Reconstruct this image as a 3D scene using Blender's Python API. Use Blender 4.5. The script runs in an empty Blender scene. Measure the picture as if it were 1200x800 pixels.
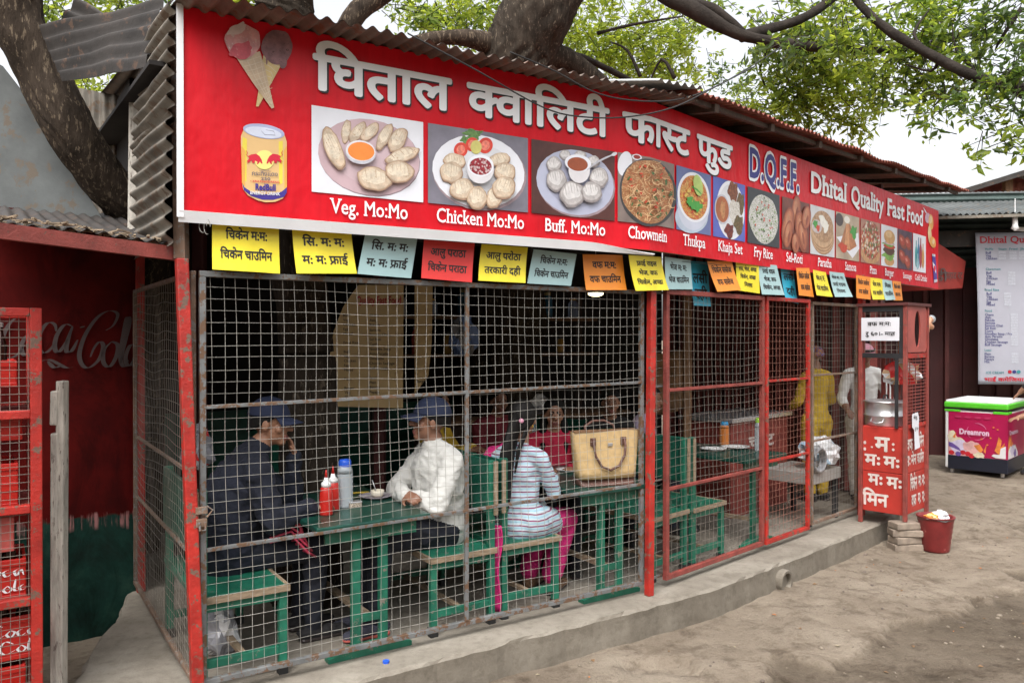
import bpy, bmesh, math, random
import numpy as np
from mathutils import Vector, Matrix, noise
R = math.radians
random.seed(11)
rnd = random.Random(5)
scene = bpy.context.scene
COL = scene.collection

# ------------------------------------------------------------------ camera, sky, sun, exposure
EYE, FPX, CX, HY = 1.63, 930.0, 600.0, 395.0
cam_d = bpy.data.cameras.new('Camera')
cam = bpy.data.objects.new('Camera', cam_d)
COL.objects.link(cam)
cam.location = (0, 0, EYE)
cam.rotation_euler = (R(90 - 0.308), 0, 0)
cam_d.sensor_width = 36.0
cam_d.lens = 36.0 * FPX / 1200.0
cam_d.clip_start = 0.05
cam_d.clip_end = 1500
scene.camera = cam

SUN_EL, SUN_AZ = 58.0, 195.0          # high soft daylight from behind the camera, a little to the left
world = bpy.data.worlds.new('World')
scene.world = world
world.use_nodes = True
wn, wl = world.node_tree.nodes, world.node_tree.links
wn.clear()
wo = wn.new('ShaderNodeOutputWorld')
wb = wn.new('ShaderNodeBackground')
ws = wn.new('ShaderNodeTexSky')
wh = wn.new('ShaderNodeHueSaturation')
ws.sky_type = 'NISHITA'
ws.sun_disc = False
ws.sun_elevation = R(SUN_EL)
ws.sun_rotation = R(SUN_AZ)
ws.air_density = 1.0
ws.dust_density = 6.0
ws.ozone_density = 1.0
wh.inputs['Saturation'].default_value = 0.18
wh.inputs['Value'].default_value = 1.5      # bright overcast
wb.inputs['Strength'].default_value = 0.15
wl.new(ws.outputs[0], wh.inputs['Color'])
wl.new(wh.outputs[0], wb.inputs['Color'])
wl.new(wb.outputs[0], wo.inputs['Surface'])

sun_d = bpy.data.lights.new('Sun', 'SUN')
sun = bpy.data.objects.new('Sun', sun_d)
COL.objects.link(sun)
sun_d.energy = 0.5
sun_d.angle = R(35)
sun_d.color = (1.0, 0.98, 0.95)
_az = R(SUN_AZ)
_sd = Vector((math.sin(_az) * math.cos(R(SUN_EL)), math.cos(_az) * math.cos(R(SUN_EL)), math.sin(R(SUN_EL))))
sun.rotation_euler = _sd.to_track_quat('Z', 'Y').to_euler()

scene.view_settings.view_transform = 'Standard'
scene.view_settings.look = 'None'
scene.view_settings.exposure = 0.74
scene.view_settings.gamma = 1.0
scene.view_settings.use_curve_mapping = False
scene.render.engine = 'CYCLES'
scene.cycles.max_bounces = 8
scene.cycles.diffuse_bounces = 4
scene.cycles.transparent_max_bounces = 12
scene.cycles.use_denoising = True

# ------------------------------------------------------------------ pixel <-> place helpers (measuring the photograph)
def W(px, py, d):
    return Vector(((px - CX) / FPX * d, d, EYE + (HY - py) / FPX * d))

def G(px, py, z=0.0):
    d = FPX * (EYE - z) / (py - HY)
    return Vector(((px - CX) / FPX * d, d, z))

class Frame:
    """a vertical wall frame: u along the wall, v into the building, z up"""
    def __init__(s, ox, oy, ang):
        s.o = Vector((ox, oy, 0)); s.a = ang
        s.U = Vector((math.cos(ang), math.sin(ang), 0)); s.V = Vector((-math.sin(ang), math.cos(ang), 0))
        s.M = Matrix.Translation(s.o) @ Matrix.Rotation(ang, 4, 'Z')
    def p(s, u, v, z=0.0):
        return s.o + s.U * u + s.V * v + Vector((0, 0, z))
    def u_at(s, px, v=0.0):
        k = (px - CX) / FPX
        b = s.o + s.V * v
        return (k * b.y - b.x) / (s.U.x - k * s.U.y)
    def uz(s, px, py, v=0.0):
        u = s.u_at(px, v); q = s.p(u, v)
        return u, EYE + (HY - py) / FPX * q.y

F1 = Frame(-1.41, 3.57, math.atan2(1.48, 2.25))         # first, long panel
F2 = Frame(0.84, 5.05, math.atan2(2.28, 2.38))          # beyond the middle post
L1 = math.hypot(2.25, 1.48)
L2 = math.hypot(2.38, 2.28)

# ------------------------------------------------------------------ mesh builder
class MB:
    def __init__(s):
        s.v = []; s.f = []; s.m = []
    def add(s, vs, fs, m=0):
        o = len(s.v)
        s.v += [Vector(q) for q in vs]
        for i, f in enumerate(fs):
            s.f.append(tuple(a + o for a in f)); s.m.append(m if isinstance(m, int) else m[i])
    def quad(s, a, b, c, d, m=0):
        s.add([a, b, c, d], [(0, 1, 2, 3)], m)
    def box(s, c, sz, rot=0.0, m=0, M=None):
        hx, hy, hz = sz[0] / 2, sz[1] / 2, sz[2] / 2
        vs = [Vector((x, y, z)) for x in (-hx, hx) for y in (-hy, hy) for z in (-hz, hz)]
        if M is None:
            M = Matrix.Translation(Vector(c)) @ Matrix.Rotation(rot, 4, 'Z')
        else:
            M = M @ Matrix.Translation(Vector(c))
        vs = [M @ q for q in vs]
        s.add(vs, [(0, 1, 3, 2), (4, 6, 7, 5), (0, 4, 5, 1), (2, 3, 7, 6), (0, 2, 6, 4), (1, 5, 7, 3)], m)
    def bx(s, x0, x1, y0, y1, z0, z1, m=0):
        s.box(((x0 + x1) / 2, (y0 + y1) / 2, (z0 + z1) / 2), (abs(x1 - x0), abs(y1 - y0), abs(z1 - z0)), 0, m)
    def bar(s, p0, p1, w, h, m=0, up=(0, 0, 1)):
        p0 = Vector(p0); p1 = Vector(p1); d = p1 - p0; L = d.length; d.normalize()
        up = Vector(up)
        if abs(d.dot(up)) > 0.97: up = Vector((0, 1, 0))
        x = d.cross(up).normalized(); y = x.cross(d).normalized()
        vs = [q + x * a * w / 2 + y * b * h / 2 for q in (p0, p1) for a, b in ((-1, -1), (1, -1), (1, 1), (-1, 1))]
        s.add(vs, [(3, 2, 1, 0), (4, 5, 6, 7), (0, 1, 5, 4), (1, 2, 6, 5), (2, 3, 7, 6), (3, 0, 4, 7)], m)
    def tube(s, pts, r, n=8, m=0, cap=True, flat=1.0, up=(0, 0, 1)):
        pts = [Vector(q) for q in pts]
        if not isinstance(r, (list, tuple)): r = [r] * len(pts)
        o = len(s.v); pu = Vector(up)
        for i, q in enumerate(pts):
            d = (pts[min(i + 1, len(pts) - 1)] - pts[max(i - 1, 0)]).normalized()
            x = d.cross(pu)
            if x.length < 0.05: x = d.cross(Vector((0.3, 1, 0)))
            x.normalize(); y = x.cross(d).normalized()
            for k in range(n):
                a = 2 * math.pi * (k + .5) / n
                s.v.append(q + x * math.cos(a) * r[i] + y * math.sin(a) * r[i] * flat)
        for i in range(len(pts) - 1):
            for k in range(n):
                k2 = (k + 1) % n
                s.f.append((o + i * n + k, o + i * n + k2, o + (i + 1) * n + k2, o + (i + 1) * n + k)); s.m.append(m)
        if cap:
            s.f.append(tuple(o + k for k in range(n))[::-1]); s.m.append(m)
            e = o + (len(pts) - 1) * n
            s.f.append(tuple(e + k for k in range(n))); s.m.append(m)
    def lathe(s, prof, c=(0, 0, 0), n=20, m=0, M=None, cap=True):
        o = len(s.v); c = Vector(c)
        for r, z in prof:
            for k in range(n):
                a = 2 * math.pi * k / n
                q = Vector((r * math.cos(a), r * math.sin(a), z))
                if M is not None: q = M @ q
                s.v.append(q + c)
        for i in range(len(prof) - 1):
            mi = m if isinstance(m, int) else m[i]
            for k in range(n):
                k2 = (k + 1) % n
                s.f.append((o + i * n + k, o + i * n + k2, o + (i + 1) * n + k2, o + (i + 1) * n + k)); s.m.append(mi)
        if cap:
            s.f.append(tuple(o + k for k in range(n))[::-1]); s.m.append(m if isinstance(m, int) else m[0])
            e = o + (len(prof) - 1) * n
            s.f.append(tuple(e + k for k in range(n))); s.m.append(m if isinstance(m, int) else m[-1])
    def ell(s, c, r, n=14, k=9, m=0, M=None):
        o = len(s.v); c = Vector(c)
        for i in range(k + 1):
            t = math.pi * i / k
            for j in range(n):
                a = 2 * math.pi * j / n
                q = Vector((r[0] * math.sin(t) * math.cos(a), r[1] * math.sin(t) * math.sin(a), r[2] * math.cos(t)))
                if M is not None: q = M @ q
                s.v.append(q + c)
        for i in range(k):
            for j in range(n):
                j2 = (j + 1) % n
                s.f.append((o + i * n + j, o + (i + 1) * n + j, o + (i + 1) * n + j2, o + i * n + j2)); s.m.append(m)
    def grid(s, fn, nu, nv, m=0):
        o = len(s.v)
        for i in range(nu + 1):
            for j in range(nv + 1):
                s.v.append(Vector(fn(i / nu, j / nv)))
        for i in range(nu):
            for j in range(nv):
                a = o + i * (nv + 1) + j
                s.f.append((a, a + nv + 1, a + nv + 2, a + 1)); s.m.append(m)
    def build(s, name, mats, parent=None, smooth=False, bevel=0.0, world=False, M=None, solid=0.0, weld=False, label=None):
        if not isinstance(mats, (list, tuple)): mats = [mats]
        vs = s.v
        if M is not None: vs = [M @ q for q in vs]
        if world and parent is not None:
            inv = base_matrix(parent).inverted()
            vs = [inv @ q for q in vs]
        me = bpy.data.meshes.new(name)
        me.from_pydata([tuple(q) for q in vs], [], s.f)
        for mt in mats: me.materials.append(mt)
        me.polygons.foreach_set('material_index', s.m)
        bm = bmesh.new(); bm.from_mesh(me)
        if weld: bmesh.ops.remove_doubles(bm, verts=bm.verts, dist=1e-5)
        bmesh.ops.recalc_face_normals(bm, faces=bm.faces)
        bm.to_mesh(me); bm.free()
        if smooth: me.polygons.foreach_set('use_smooth', [True] * len(me.polygons))
        ob = bpy.data.objects.new(name, me)
        COL.objects.link(ob)
        if parent is not None: ob.parent = parent
        if bevel:
            b = ob.modifiers.new('Bevel', 'BEVEL'); b.width = bevel; b.segments = 2; b.limit_method = 'ANGLE'; b.angle_limit = R(40)
        if solid:
            b = ob.modifiers.new('Solid', 'SOLIDIFY'); b.thickness = solid; b.offset = 0
        if label: ob['label'] = label
        return ob

def base_matrix(o):
    m = Matrix.LocRotScale(o.location, o.rotation_euler, o.scale)
    return m if o.parent is None else base_matrix(o.parent) @ m

def tag(o, label, cat, group=None, kind=None):
    if label: o['label'] = label
    if cat: o['category'] = cat
    if group: o['group'] = group
    if kind: o['kind'] = kind
    return o

def thing(name, label, cat, loc=(0, 0, 0), rz=0.0, group=None):
    o = bpy.data.objects.new(name, None)
    o.empty_display_size = 0.1
    COL.objects.link(o)
    o.location = loc; o.rotation_euler = (0, 0, rz)
    return tag(o, label, cat, group)

def dup(root, loc, rz, label=None):
    r = root.copy(); COL.objects.link(r); r.location = loc; r.rotation_euler = (0, 0, rz)
    if label: r['label'] = label
    for ch in list(root.children):
        c = ch.copy(); COL.objects.link(c); c.parent = r
        for g in list(ch.children):
            d = g.copy(); COL.objects.link(d); d.parent = c
    return r

def fbm(x, y, z=0.0, o=4):
    return noise.fractal(Vector((x, y, z)), 1.0, 2.0, o)

# ------------------------------------------------------------------ materials
def _mat(name):
    m = bpy.data.materials.new(name); m.use_nodes = True
    nt = m.node_tree; nt.nodes.clear()
    out = nt.nodes.new('ShaderNodeOutputMaterial'); b = nt.nodes.new('ShaderNodeBsdfPrincipled')
    nt.links.new(b.outputs[0], out.inputs[0])
    return m, nt, b

def c4(c): return (c[0], c[1], c[2], 1.0)
def mulc(c, k): return tuple(min(1.0, max(0.0, x * k)) for x in c[:3])

def coords(nt, scale=(1, 1, 1)):
    tc = nt.nodes.new('ShaderNodeTexCoord'); mp = nt.nodes.new('ShaderNodeMapping')
    mp.inputs['Scale'].default_value = scale
    nt.links.new(tc.outputs['Object'], mp.inputs[0])
    return mp.outputs[0]

def nz(nt, vec, scale, detail=5, rough=.6, dist=0.0):
    n = nt.nodes.new('ShaderNodeTexNoise'); n.inputs['Scale'].default_value = scale
    n.inputs['Detail'].default_value = detail; n.inputs['Roughness'].default_value = rough; n.inputs['Distortion'].default_value = dist
    nt.links.new(vec, n.inputs['Vector'])
    return n.outputs['Fac']

def ramp(nt, fac, stops):
    r = nt.nodes.new('ShaderNodeValToRGB')
    el = r.color_ramp.elements
    while len(el) < len(stops): el.new(.5)
    for e, (p, c) in zip(el, stops): e.position = p; e.color = c4(c) if len(c) == 3 else c
    nt.links.new(fac, r.inputs[0])
    return r.outputs[0]

def mixc(nt, fac, a, b, mode='MIX'):
    n = nt.nodes.new('ShaderNodeMix'); n.data_type = 'RGBA'; n.blend_type = mode
    for sock, val in ((n.inputs[0], fac), (n.inputs[6], a), (n.inputs[7], b)):
        if isinstance(val, (int, float)): sock.default_value = val
        elif isinstance(val, (tuple, list)): sock.default_value = c4(val)
        else: nt.links.new(val, sock)
    return n.outputs[2]

def bumpn(nt, b, h, strength, dist):
    n = nt.nodes.new('ShaderNodeBump'); n.inputs['Strength'].default_value = strength; n.inputs['Distance'].default_value = dist
    nt.links.new(h, n.inputs['Height']); nt.links.new(n.outputs[0], b.inputs['Normal'])

def mk(name, col, rough=.6, var=.18, scale=6.0, bump=0.0, bscale=60.0, metal=0.0, spec=.5, stretch=(1, 1, 1), col2=None, chip=None, chipa=.62, trans=0.0, alpha=1.0, rvar=.0):
    """one painted / plain material: blotchy colour, optional chips or stains of a second colour, optional bump"""
    m, nt, b = _mat(name)
    v = coords(nt, stretch)
    f = nz(nt, v, scale)
    out = ramp(nt, f, [(.3, mulc(col, 1 - var)), (.7, mulc(col2 or col, 1 + var))])
    if chip:
        f2 = nz(nt, v, scale * 3.1, 8, .7)
        k = ramp(nt, f2, [(chipa, (0, 0, 0)), (chipa + .04, (1, 1, 1))])
        out = mixc(nt, k, out, chip)
    nt.links.new(out, b.inputs['Base Color'])
    if rvar:
        rr = ramp(nt, nz(nt, v, scale * 2.3), [(.3, (max(0, rough - rvar),) * 3), (.7, (min(1, rough + rvar),) * 3)])
        nt.links.new(rr, b.inputs['Roughness'])
    else:
        b.inputs['Roughness'].default_value = rough
    b.inputs['Metallic'].default_value = metal
    b.inputs['Specular IOR Level'].default_value = spec
    if trans: b.inputs['Transmission Weight'].default_value = trans
    if alpha < 1: b.inputs['Alpha'].default_value = alpha
    if bump: bumpn(nt, b, nz(nt, v, bscale, 6, .65), bump, .01)
    return m

M = {}
M['red_paint'] = mk('red_paint', (.37, .02, .013), .5, .4, 7, .35, 60, chip=(.15, .09, .065), chipa=.55)
M['red_rust'] = mk('red_rust', (.23, .045, .035), .6, .35, 10, .35, 90, chip=(.12, .075, .055), chipa=.6)
M['bare_steel'] = mk('bare_steel', (.17, .175, .175), .55, .3, 9, .2, 80, .25, chip=(.15, .085, .05), chipa=.5)
M['rusty_steel'] = mk('rusty_steel', (.2, .13, .09), .7, .35, 9, .35, 80, .2, chip=(.21, .2, .19), chipa=.55)
M['wire'] = mk('wire', (.36, .345, .31), .5, .35, 5, 0, 1, .2)
M['wire_dull'] = mk('wire_dull', (.24, .21, .18), .55, .25, 5, 0, 1, .25)
M['wire_red'] = mk('wire_red', (.34, .15, .11), .55, .35, 5, 0, 1, .1)
M['green_paint'] = mk('green_paint', (.011, .125, .075), .45, .4, 8, .3, 70, chip=(.17, .15, .12), chipa=.6)
M['green_dark'] = mk('green_dark', (.008, .085, .055), .35, .3, 8, .3, 70, chip=(.1, .08, .06), chipa=.66)
M['worn_wood'] = mk('worn_wood', (.27, .2, .13), .75, .35, 14, .5, 60, stretch=(1, 1, 6))
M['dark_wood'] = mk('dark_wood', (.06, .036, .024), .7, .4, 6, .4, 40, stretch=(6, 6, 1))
M['brown_wood'] = mk('brown_wood', (.22, .12, .06), .7, .35, 6, .4, 40, stretch=(6, 6, 1))
M['maroon'] = mk('maroon', (.085, .02, .018), .6, .35, 3, .3, 30)
M['dark_red_wall'] = mk('dark_red_wall', (.05, .009, .009), .6, .35, 2.5, .25, 20)
M['black_paint'] = mk('black_paint', (.02, .02, .022), .5, .3, 6, .2, 60)
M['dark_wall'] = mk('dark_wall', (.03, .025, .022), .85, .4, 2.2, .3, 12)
M['near_black'] = mk('near_black', (.016, .013, .012), .9, .4, 2.2, .3, 12)  # very dark brown for inner walls and ceiling
M['white_metal'] = mk('white_metal', (.76, .76, .77), .4, .06, 5, .1, 50)
M['alu'] = mk('alu', (.62, .62, .63), .32, .1, 5, .1, 60, .75)
M['tin'] = mk('tin', (.215, .19, .155), .6, .5, 3.5, .3, 20, .25, chip=(.15, .10, .065), chipa=.54)
M['tin_grey'] = mk('tin_grey', (.095, .102, .10), .7, .4, 2.2, .3, 9, .15, chip=(.12, .095, .07), chipa=.58)
M['tin_rusty'] = mk('tin_rusty', (.16, .125, .1), .65, .45, 4.0, .3, 30, .25, chip=(.19, .085, .05), chipa=.55)
M['tin_dark'] = mk('tin_dark', (.04, .034, .03), .65, .4, 4.0, .3, 30, .2, chip=(.1, .06, .04), chipa=.58)
M['tin_redrust'] = mk('tin_redrust', (.24, .075, .05), .6, .4, 4.0, .3, 30, .2, chip=(.1, .06, .04), chipa=.6)
M['tin_pale'] = mk('tin_pale', (.5, .51, .5), .5, .2, 3.0, .2, 20, .35)
M['tin_green'] = mk('tin_green', (.05, .075, .068), .6, .4, 3.0, .2, 20, .15)
M['debris'] = mk('debris', (.24, .18, .12), .9, .5, 18, .5, 80)
M['plastic_red'] = mk('plastic_red', (.5, .02, .014), .3, .1, 5)
M['plastic_red_faded'] = mk('plastic_red_faded', (.52, .1, .085), .5, .35, 7)
M['white_plastic'] = mk('white_plastic', (.8, .8, .79), .35, .05, 5)
M['blue_plastic'] = mk('blue_plastic', (.02, .1, .6), .3, .1, 5)
M['sky_plastic'] = mk('sky_plastic', (.05, .32, .6), .3, .1, 5)
M['lime_plastic'] = mk('lime_plastic', (.3, .6, .04), .3, .1, 5)
M['green_trim'] = mk('green_trim', (.1, .55, .03), .35, .08, 4)
M['clear_plastic'] = mk('clear_plastic', (.62, .68, .72), .18, .1, 5, trans=.45)
M['orange_juice'] = mk('orange_juice', (.62, .2, .04), .3, .15, 5)
M['cola'] = mk('cola', (.03, .008, .004), .1, .2, 5)
M['brown_leather'] = mk('brown_leather', (.12, .055, .04), .5, .25, 9, .3, 120)
M['straw'] = mk('straw', (.52, .36, .17), .8, .14, 30, .5, 220)
M['ink'] = mk('ink', (.012, .011, .011), .5, .1, 4)
M['ink_blue'] = mk('ink_blue', (.03, .03, .16), .6, .2, 4)
M['ink_red'] = mk('ink_red', (.45, .015, .03), .6, .2, 4)
M['ink_teal'] = mk('ink_teal', (.03, .2, .22), .6, .2, 4)
M['ink_grey'] = mk('ink_grey', (.42, .43, .48), .7, .15, 60)
M['white_letter'] = mk('white_letter', (.86, .87, .89), .4, .04, 4)
M['faded_letter'] = mk('faded_letter', (.085, .06, .057), .7, .3, 5)
M['painted_letter'] = mk('painted_letter', (.62, .54, .5), .6, .18, 14, chip=(.33, .07, .05), chipa=.62)
M['bark'] = mk('bark', (.036, .028, .021), .95, .5, 7, 1.0, 34, stretch=(2.2, 2.2, .6), chip=(.12, .095, .07), chipa=.57, spec=.15)
M['bark_dark'] = mk('bark_dark', (.046, .034, .025), .95, .5, 7, 1.0, 34, stretch=(2.2, 2.2, .6), chip=(.15, .115, .08), chipa=.55, spec=.15)
M['bark_limb'] = mk('bark_limb', (.03, .024, .02), .95, .45, 8, .9, 34, spec=.2)
M['rubber'] = mk('rubber', (.02, .02, .02), .7, .2, 8)
M['grey_post'] = mk('grey_post', (.45, .415, .36), .9, .4, 9, .7, 50, stretch=(3, 3, .5), chip=(.16, .13, .11), chipa=.58)
M['table_top'] = mk('table_top', (.007, .05, .036), .3, .35, 6, .2, 60, chip=(.06, .05, .04), chipa=.62)
M['concrete'] = None
# ------------------------------------------------------------------ lettering: glyph outlines become flat meshes laid on a surface
_G = {}
_A = {}
WS = bpy.data.scenes.new('workbench')            # scratch scene for evaluating single shapes quickly; removed at the end
def evaluated(o):
    vl = WS.view_layers[0]; vl.update()
    return o.evaluated_get(vl.depsgraph)
def glyph(s, bold=0.0, res=3):
    k = (s, round(bold, 4), res)
    if k in _G: return _G[k]
    c = bpy.data.curves.new('tmp', 'FONT'); c.body = s; c.resolution_u = res; c.offset = bold
    o = bpy.data.objects.new('tmp', c); WS.collection.objects.link(o)
    e = evaluated(o); me = e.to_mesh()
    vs = [(q.co.x, q.co.y) for q in me.vertices]; fs = [tuple(p.vertices) for p in me.polygons]
    e.to_mesh_clear()
    bpy.data.objects.remove(o); bpy.data.curves.remove(c)
    _G[k] = (vs, fs)
    return _G[k]

def adv(s):
    if s not in _A:
        w = lambda t: max([q[0] for q in glyph(t)[0]] or [0])
        _A[s] = w('X' + s + 'X') - w('XX')
    return _A[s]

def clip_right(g, x):
    """keeps what lies left of x (the glyph's faces are convex pieces)"""
    V, F = [], []
    for f in g[1]:
        p = [g[0][i] for i in f]; out = []
        for a, b in zip(p, p[1:] + p[:1]):
            if a[0] <= x: out.append(a)
            if (a[0] - x) * (b[0] - x) < 0:
                t = (x - a[0]) / (b[0] - a[0]); out.append((x, a[1] + (b[1] - a[1]) * t))
        if len(out) >= 3:
            o = len(V); V += out; F.append(tuple(range(o, o + len(out))))
    return V, F

def is_deva(s): return any('\u0900' <= ch <= '\u097f' for ch in s)
HALF = {'क': .575, 'स': .50, 'ण': .44, 'प': .36, 'ल': .5, 'न': .38, 'म': .43}
def dilated(g, b):
    """a bolder glyph: copies of it shifted round a small circle"""
    out = [g]
    if b > .004:
        n = 8 if b < .04 else 14
        for k in range(n):
            a = 2 * math.pi * k / n
            out.append(([(x + b * math.cos(a), y + b * math.sin(a)) for x, y in g[0]], g[1]))
    return out
def layout(s, bold=0.0, serif=False):
    """-> (verts, faces, width, layer of each vertex) in em units; overlapping pieces get different layers"""
    V, F, Z = [], [], []; cnt = [0]
    def put(g, x, y=0.0):
        for h in dilated(g, bold):
            o = len(V); V.extend((a + x, b + y) for a, b in h[0]); F.extend(tuple(i + o for i in f) for f in h[1])
            Z.extend([cnt[0] % 45] * len(h[0])); cnt[0] += 1
    if not is_deva(s):
        x = 0.0
        for ch in s:
            if ch != ' ':
                g = glyph(ch); put(g, x)
                if serif: put(serifs(g), x)
            x += adv(ch) + bold * .6
        return V, F, max([q[0] for q in V] or [0]), Z
    chars = list(s); out = []; i = 0
    while i < len(chars):                                  # clusters: consonants joined by virama, then vowel signs
        cl = [chars[i]]; i += 1
        while i + 1 < len(chars) and chars[i] == '\u094d':
            cl += [chars[i], chars[i + 1]]; i += 2
        pre = []
        if i < len(chars) and chars[i] == '\u093f':
            pre = [chars[i]]; i += 1
        out += pre + [''.join(cl)]
    x = 0.0
    for t in out:
        if '\u094d' in t:
            parts = t.split('\u094d')
            for j, p in enumerate(parts):
                if p == 'र' and j > 0:                      # rakar: a stroke under the consonant before it
                    a = adv(parts[j - 1])
                    put(([(x - a * .62, .12), (x - a * .62, .21), (x - a * .95, .0), (x - a * .9, -.06)], [(0, 1, 2, 3)]), 0)
                elif j < len(parts) - 1 and parts[j + 1] != 'र':
                    c = HALF.get(p, adv(p) * .68)
                    put(clip_right(glyph(p), c), x); x += c - .02
                else:
                    put(glyph(p), x); x += adv(p)
        elif t == ' ':
            x += .26
        else:
            put(glyph(t), x); x += adv(t)
    return V, F, max([q[0] for q in V] or [0]), Z

def serifs(g):
    """small slabs on the ends of upright stems"""
    vs, fs = g
    cnt = {}
    for f in fs:
        for a, b in zip(f, f[1:] + f[:1]):
            cnt[(min(a, b), max(a, b))] = cnt.get((min(a, b), max(a, b)), 0) + 1
    be = [e for e, n in cnt.items() if n == 1]
    nb = {}
    for a, b in be: nb.setdefault(a, []).append(b); nb.setdefault(b, []).append(a)
    V, F = [], []
    for a, b in be:
        (xa, ya), (xb, yb) = vs[a], vs[b]
        L = abs(xa - xb)
        if abs(ya - yb) > .012 or not .06 < L < .3: continue
        oa = [q for q in nb[a] if q != b]; ob = [q for q in nb[b] if q != a]
        if not oa or not ob: continue
        da = vs[oa[0]][1] - ya; db = vs[ob[0]][1] - yb
        if da * db <= 0 or min(abs(da), abs(db)) < .07: continue
        if abs(vs[oa[0]][0] - xa) > abs(da) * .45 or abs(vs[ob[0]][0] - xb) > abs(db) * .45: continue
        x0, x1 = min(xa, xb) - .055, max(xa, xb) + .055
        y0, y1 = (ya, ya + .045) if da > 0 else (ya - .045, ya)
        o = len(V); V += [(x0, y0), (x1, y0), (x1, y1), (x0, y1)]; F.append((o, o + 1, o + 2, o + 3))
    return V, F

def write(mb, s, fn, x0, y0, h, x1=None, m=0, bold=0.0, serif=False, align='l', cap=None, thick=None):
    """lays text s with its baseline at y0, letter height h; fn maps (x, y) on the surface to a point; x1 squeezes it to a width"""
    V, F, w, Z = layout(s, bold, serif)
    if not V: return
    xmin = min(q[0] for q in V)
    k = h / (cap or (.622 if is_deva(s) else .69))
    kx = k if x1 is None else (x1 - x0) / (w - xmin)
    off = 0.0
    if x1 is None and align == 'c': off = -(w - xmin) * k / 2
    X, Y = x0 + off - xmin * kx, y0
    a, e = fn(X, Y), h * .2
    xa, ya = fn(X + e, Y) - a, fn(X, Y + e) - a
    nn = xa.cross(ya)
    nn = nn.normalized() * (1.6e-5 if nn.length > 0 else 0)
    mb.add([fn(X + p[0] * kx, Y + p[1] * k) + nn * z for p, z in zip(V, Z)], F, m)

def tube_letters(mb, strokes, fn, pen, m=0):
    """script lettering: each stroke a smoothed polyline swept by a slanted broad pen"""
    for st in strokes:
        P = [Vector(q) for q in st]
        pts = []
        for i in range(len(P) - 1):
            p0, p1, p2, p3 = P[max(i - 1, 0)], P[i], P[i + 1], P[min(i + 2, len(P) - 1)]
            for t in (0, .2, .4, .6, .8):
                pts.append(.5 * ((2 * p1) + (p2 - p0) * t + (2 * p0 - 5 * p1 + 4 * p2 - p3) * t * t + (3 * p1 - p0 - 3 * p2 + p3) * t ** 3))
        pts.append(P[-1])
        n = len(pts)
        vs = []
        for i, q in enumerate(pts):
            e = min(1, .35 + 3.0 * min(i, n - 1 - i) / n)
            vs.append(fn(q.x - pen[0] * e, q.y - pen[1] * e)); vs.append(fn(q.x + pen[0] * e, q.y + pen[1] * e))
        mb.add(vs, [(2 * i, 2 * i + 1, 2 * i + 3, 2 * i + 2) for i in range(n - 1)], m)
# ------------------------------------------------------------------ the setting: ground, raised concrete floor
def sst(a, b, x):
    t = max(0.0, min(1.0, (x - a) / (b - a))); return t * t * (3 - 2 * t)

KERB = [(-1.62, 3.14), (-.75, 3.74), (0, 4.25), (.69, 4.70), (1.354, 5.17), (2.1, 5.86), (2.75, 6.48), (3.33, 7.05)]
def kerb_d(x, y):
    """signed distance out from the kerb line (towards the road)"""
    best = 1e9
    for (ax, ay), (bx_, by_) in zip(KERB[:-1], KERB[1:]):
        dx, dy = bx_ - ax, by_ - ay
        t = max(0, min(1, ((x - ax) * dx + (y - ay) * dy) / (dx * dx + dy * dy)))
        d = math.hypot(x - ax - t * dx, y - ay - t * dy)
        if d < best:
            best = d; sg = 1 if (x - ax) * dy - (y - ay) * dx > 0 else -1
    return best * sg

def edge_f(x, y):
    """0 on the trodden cement apron by the kerb, 1 where it has broken away to bare earth"""
    d = kerb_d(x, y) + .30 * fbm(x * .9, y * .9, 3.1, 3) + .16 * fbm(x * 3.2, y * 3.2, 8.7, 5)
    e = .62 + .16 * max(0, x - .8)
    return sst(e - .014, e + .014, d) * (1 - sst(6.8, 7.8, y))

def ground_h(x, y):
    z = -.178 + .215 * sst(6.3, 9.3, y) + .05 * sst(4.2, 7.2, x) * sst(5, 8, y)
    near = 1 - sst(14, 30, math.hypot(x, y))
    z += near * (.018 * fbm(x * .7, y * .7, 1.0, 3) + .010 * fbm(x * 2.6, y * 2.6, 5.0, 4) + .004 * fbm(x * 11, y * 11, 2.0, 3))
    ef = edge_f(x, y); z -= .04 * ef
    z += near * ef * .016 * abs(fbm(x * 5, y * 5, 6.0, 4))
    r = math.hypot((x - .83) / .34, (y - 4.36) / .16) + .5 * fbm(x * 5, y * 5, 9.0, 3)
    z -= .05 * (1 - sst(.55, .8, r))
    if y < -6: z += 9.5 * sst(-6, -19, y)            # unseen bank added behind the camera to darken the interior
    if x < -1.9 and y > 2: z -= .07 * sst(-1.9, -2.6, x)
    return z

def axis(lo, hi, step, far, g=1.28):
    a = list(np.arange(lo, hi + 1e-6, step)); s = step; x = hi
    while x < far: s *= g; x += s; a.append(x)
    s = step; x = lo; b = []
    while x > -far: s *= g; x -= s; b.append(x)
    return b[::-1] + a
gx = axis(-3.0, 6.4, .035, 320); gy = axis(2.6, 8.6, .035, 320)
gv = [(x, y, ground_h(x, y)) for x in gx for y in gy]
ny = len(gy)
gf = [(i * ny + j, (i + 1) * ny + j, (i + 1) * ny + j + 1, i * ny + j + 1) for i in range(len(gx) - 1) for j in range(ny - 1)]
gme = bpy.data.meshes.new('ground'); gme.from_pydata(gv, [], gf)
gme.polygons.foreach_set('use_smooth', [True] * len(gf))
at = gme.attributes.new('earth', 'FLOAT', 'POINT')
at.data.foreach_set('value', [edge_f(x, y) if -3 < x < 7 and 2 < y < 9.5 else (1.0 if y < 2.6 else .25) for x, y, z in gv])
ground = bpy.data.objects.new('ground', gme); COL.objects.link(ground)
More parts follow.
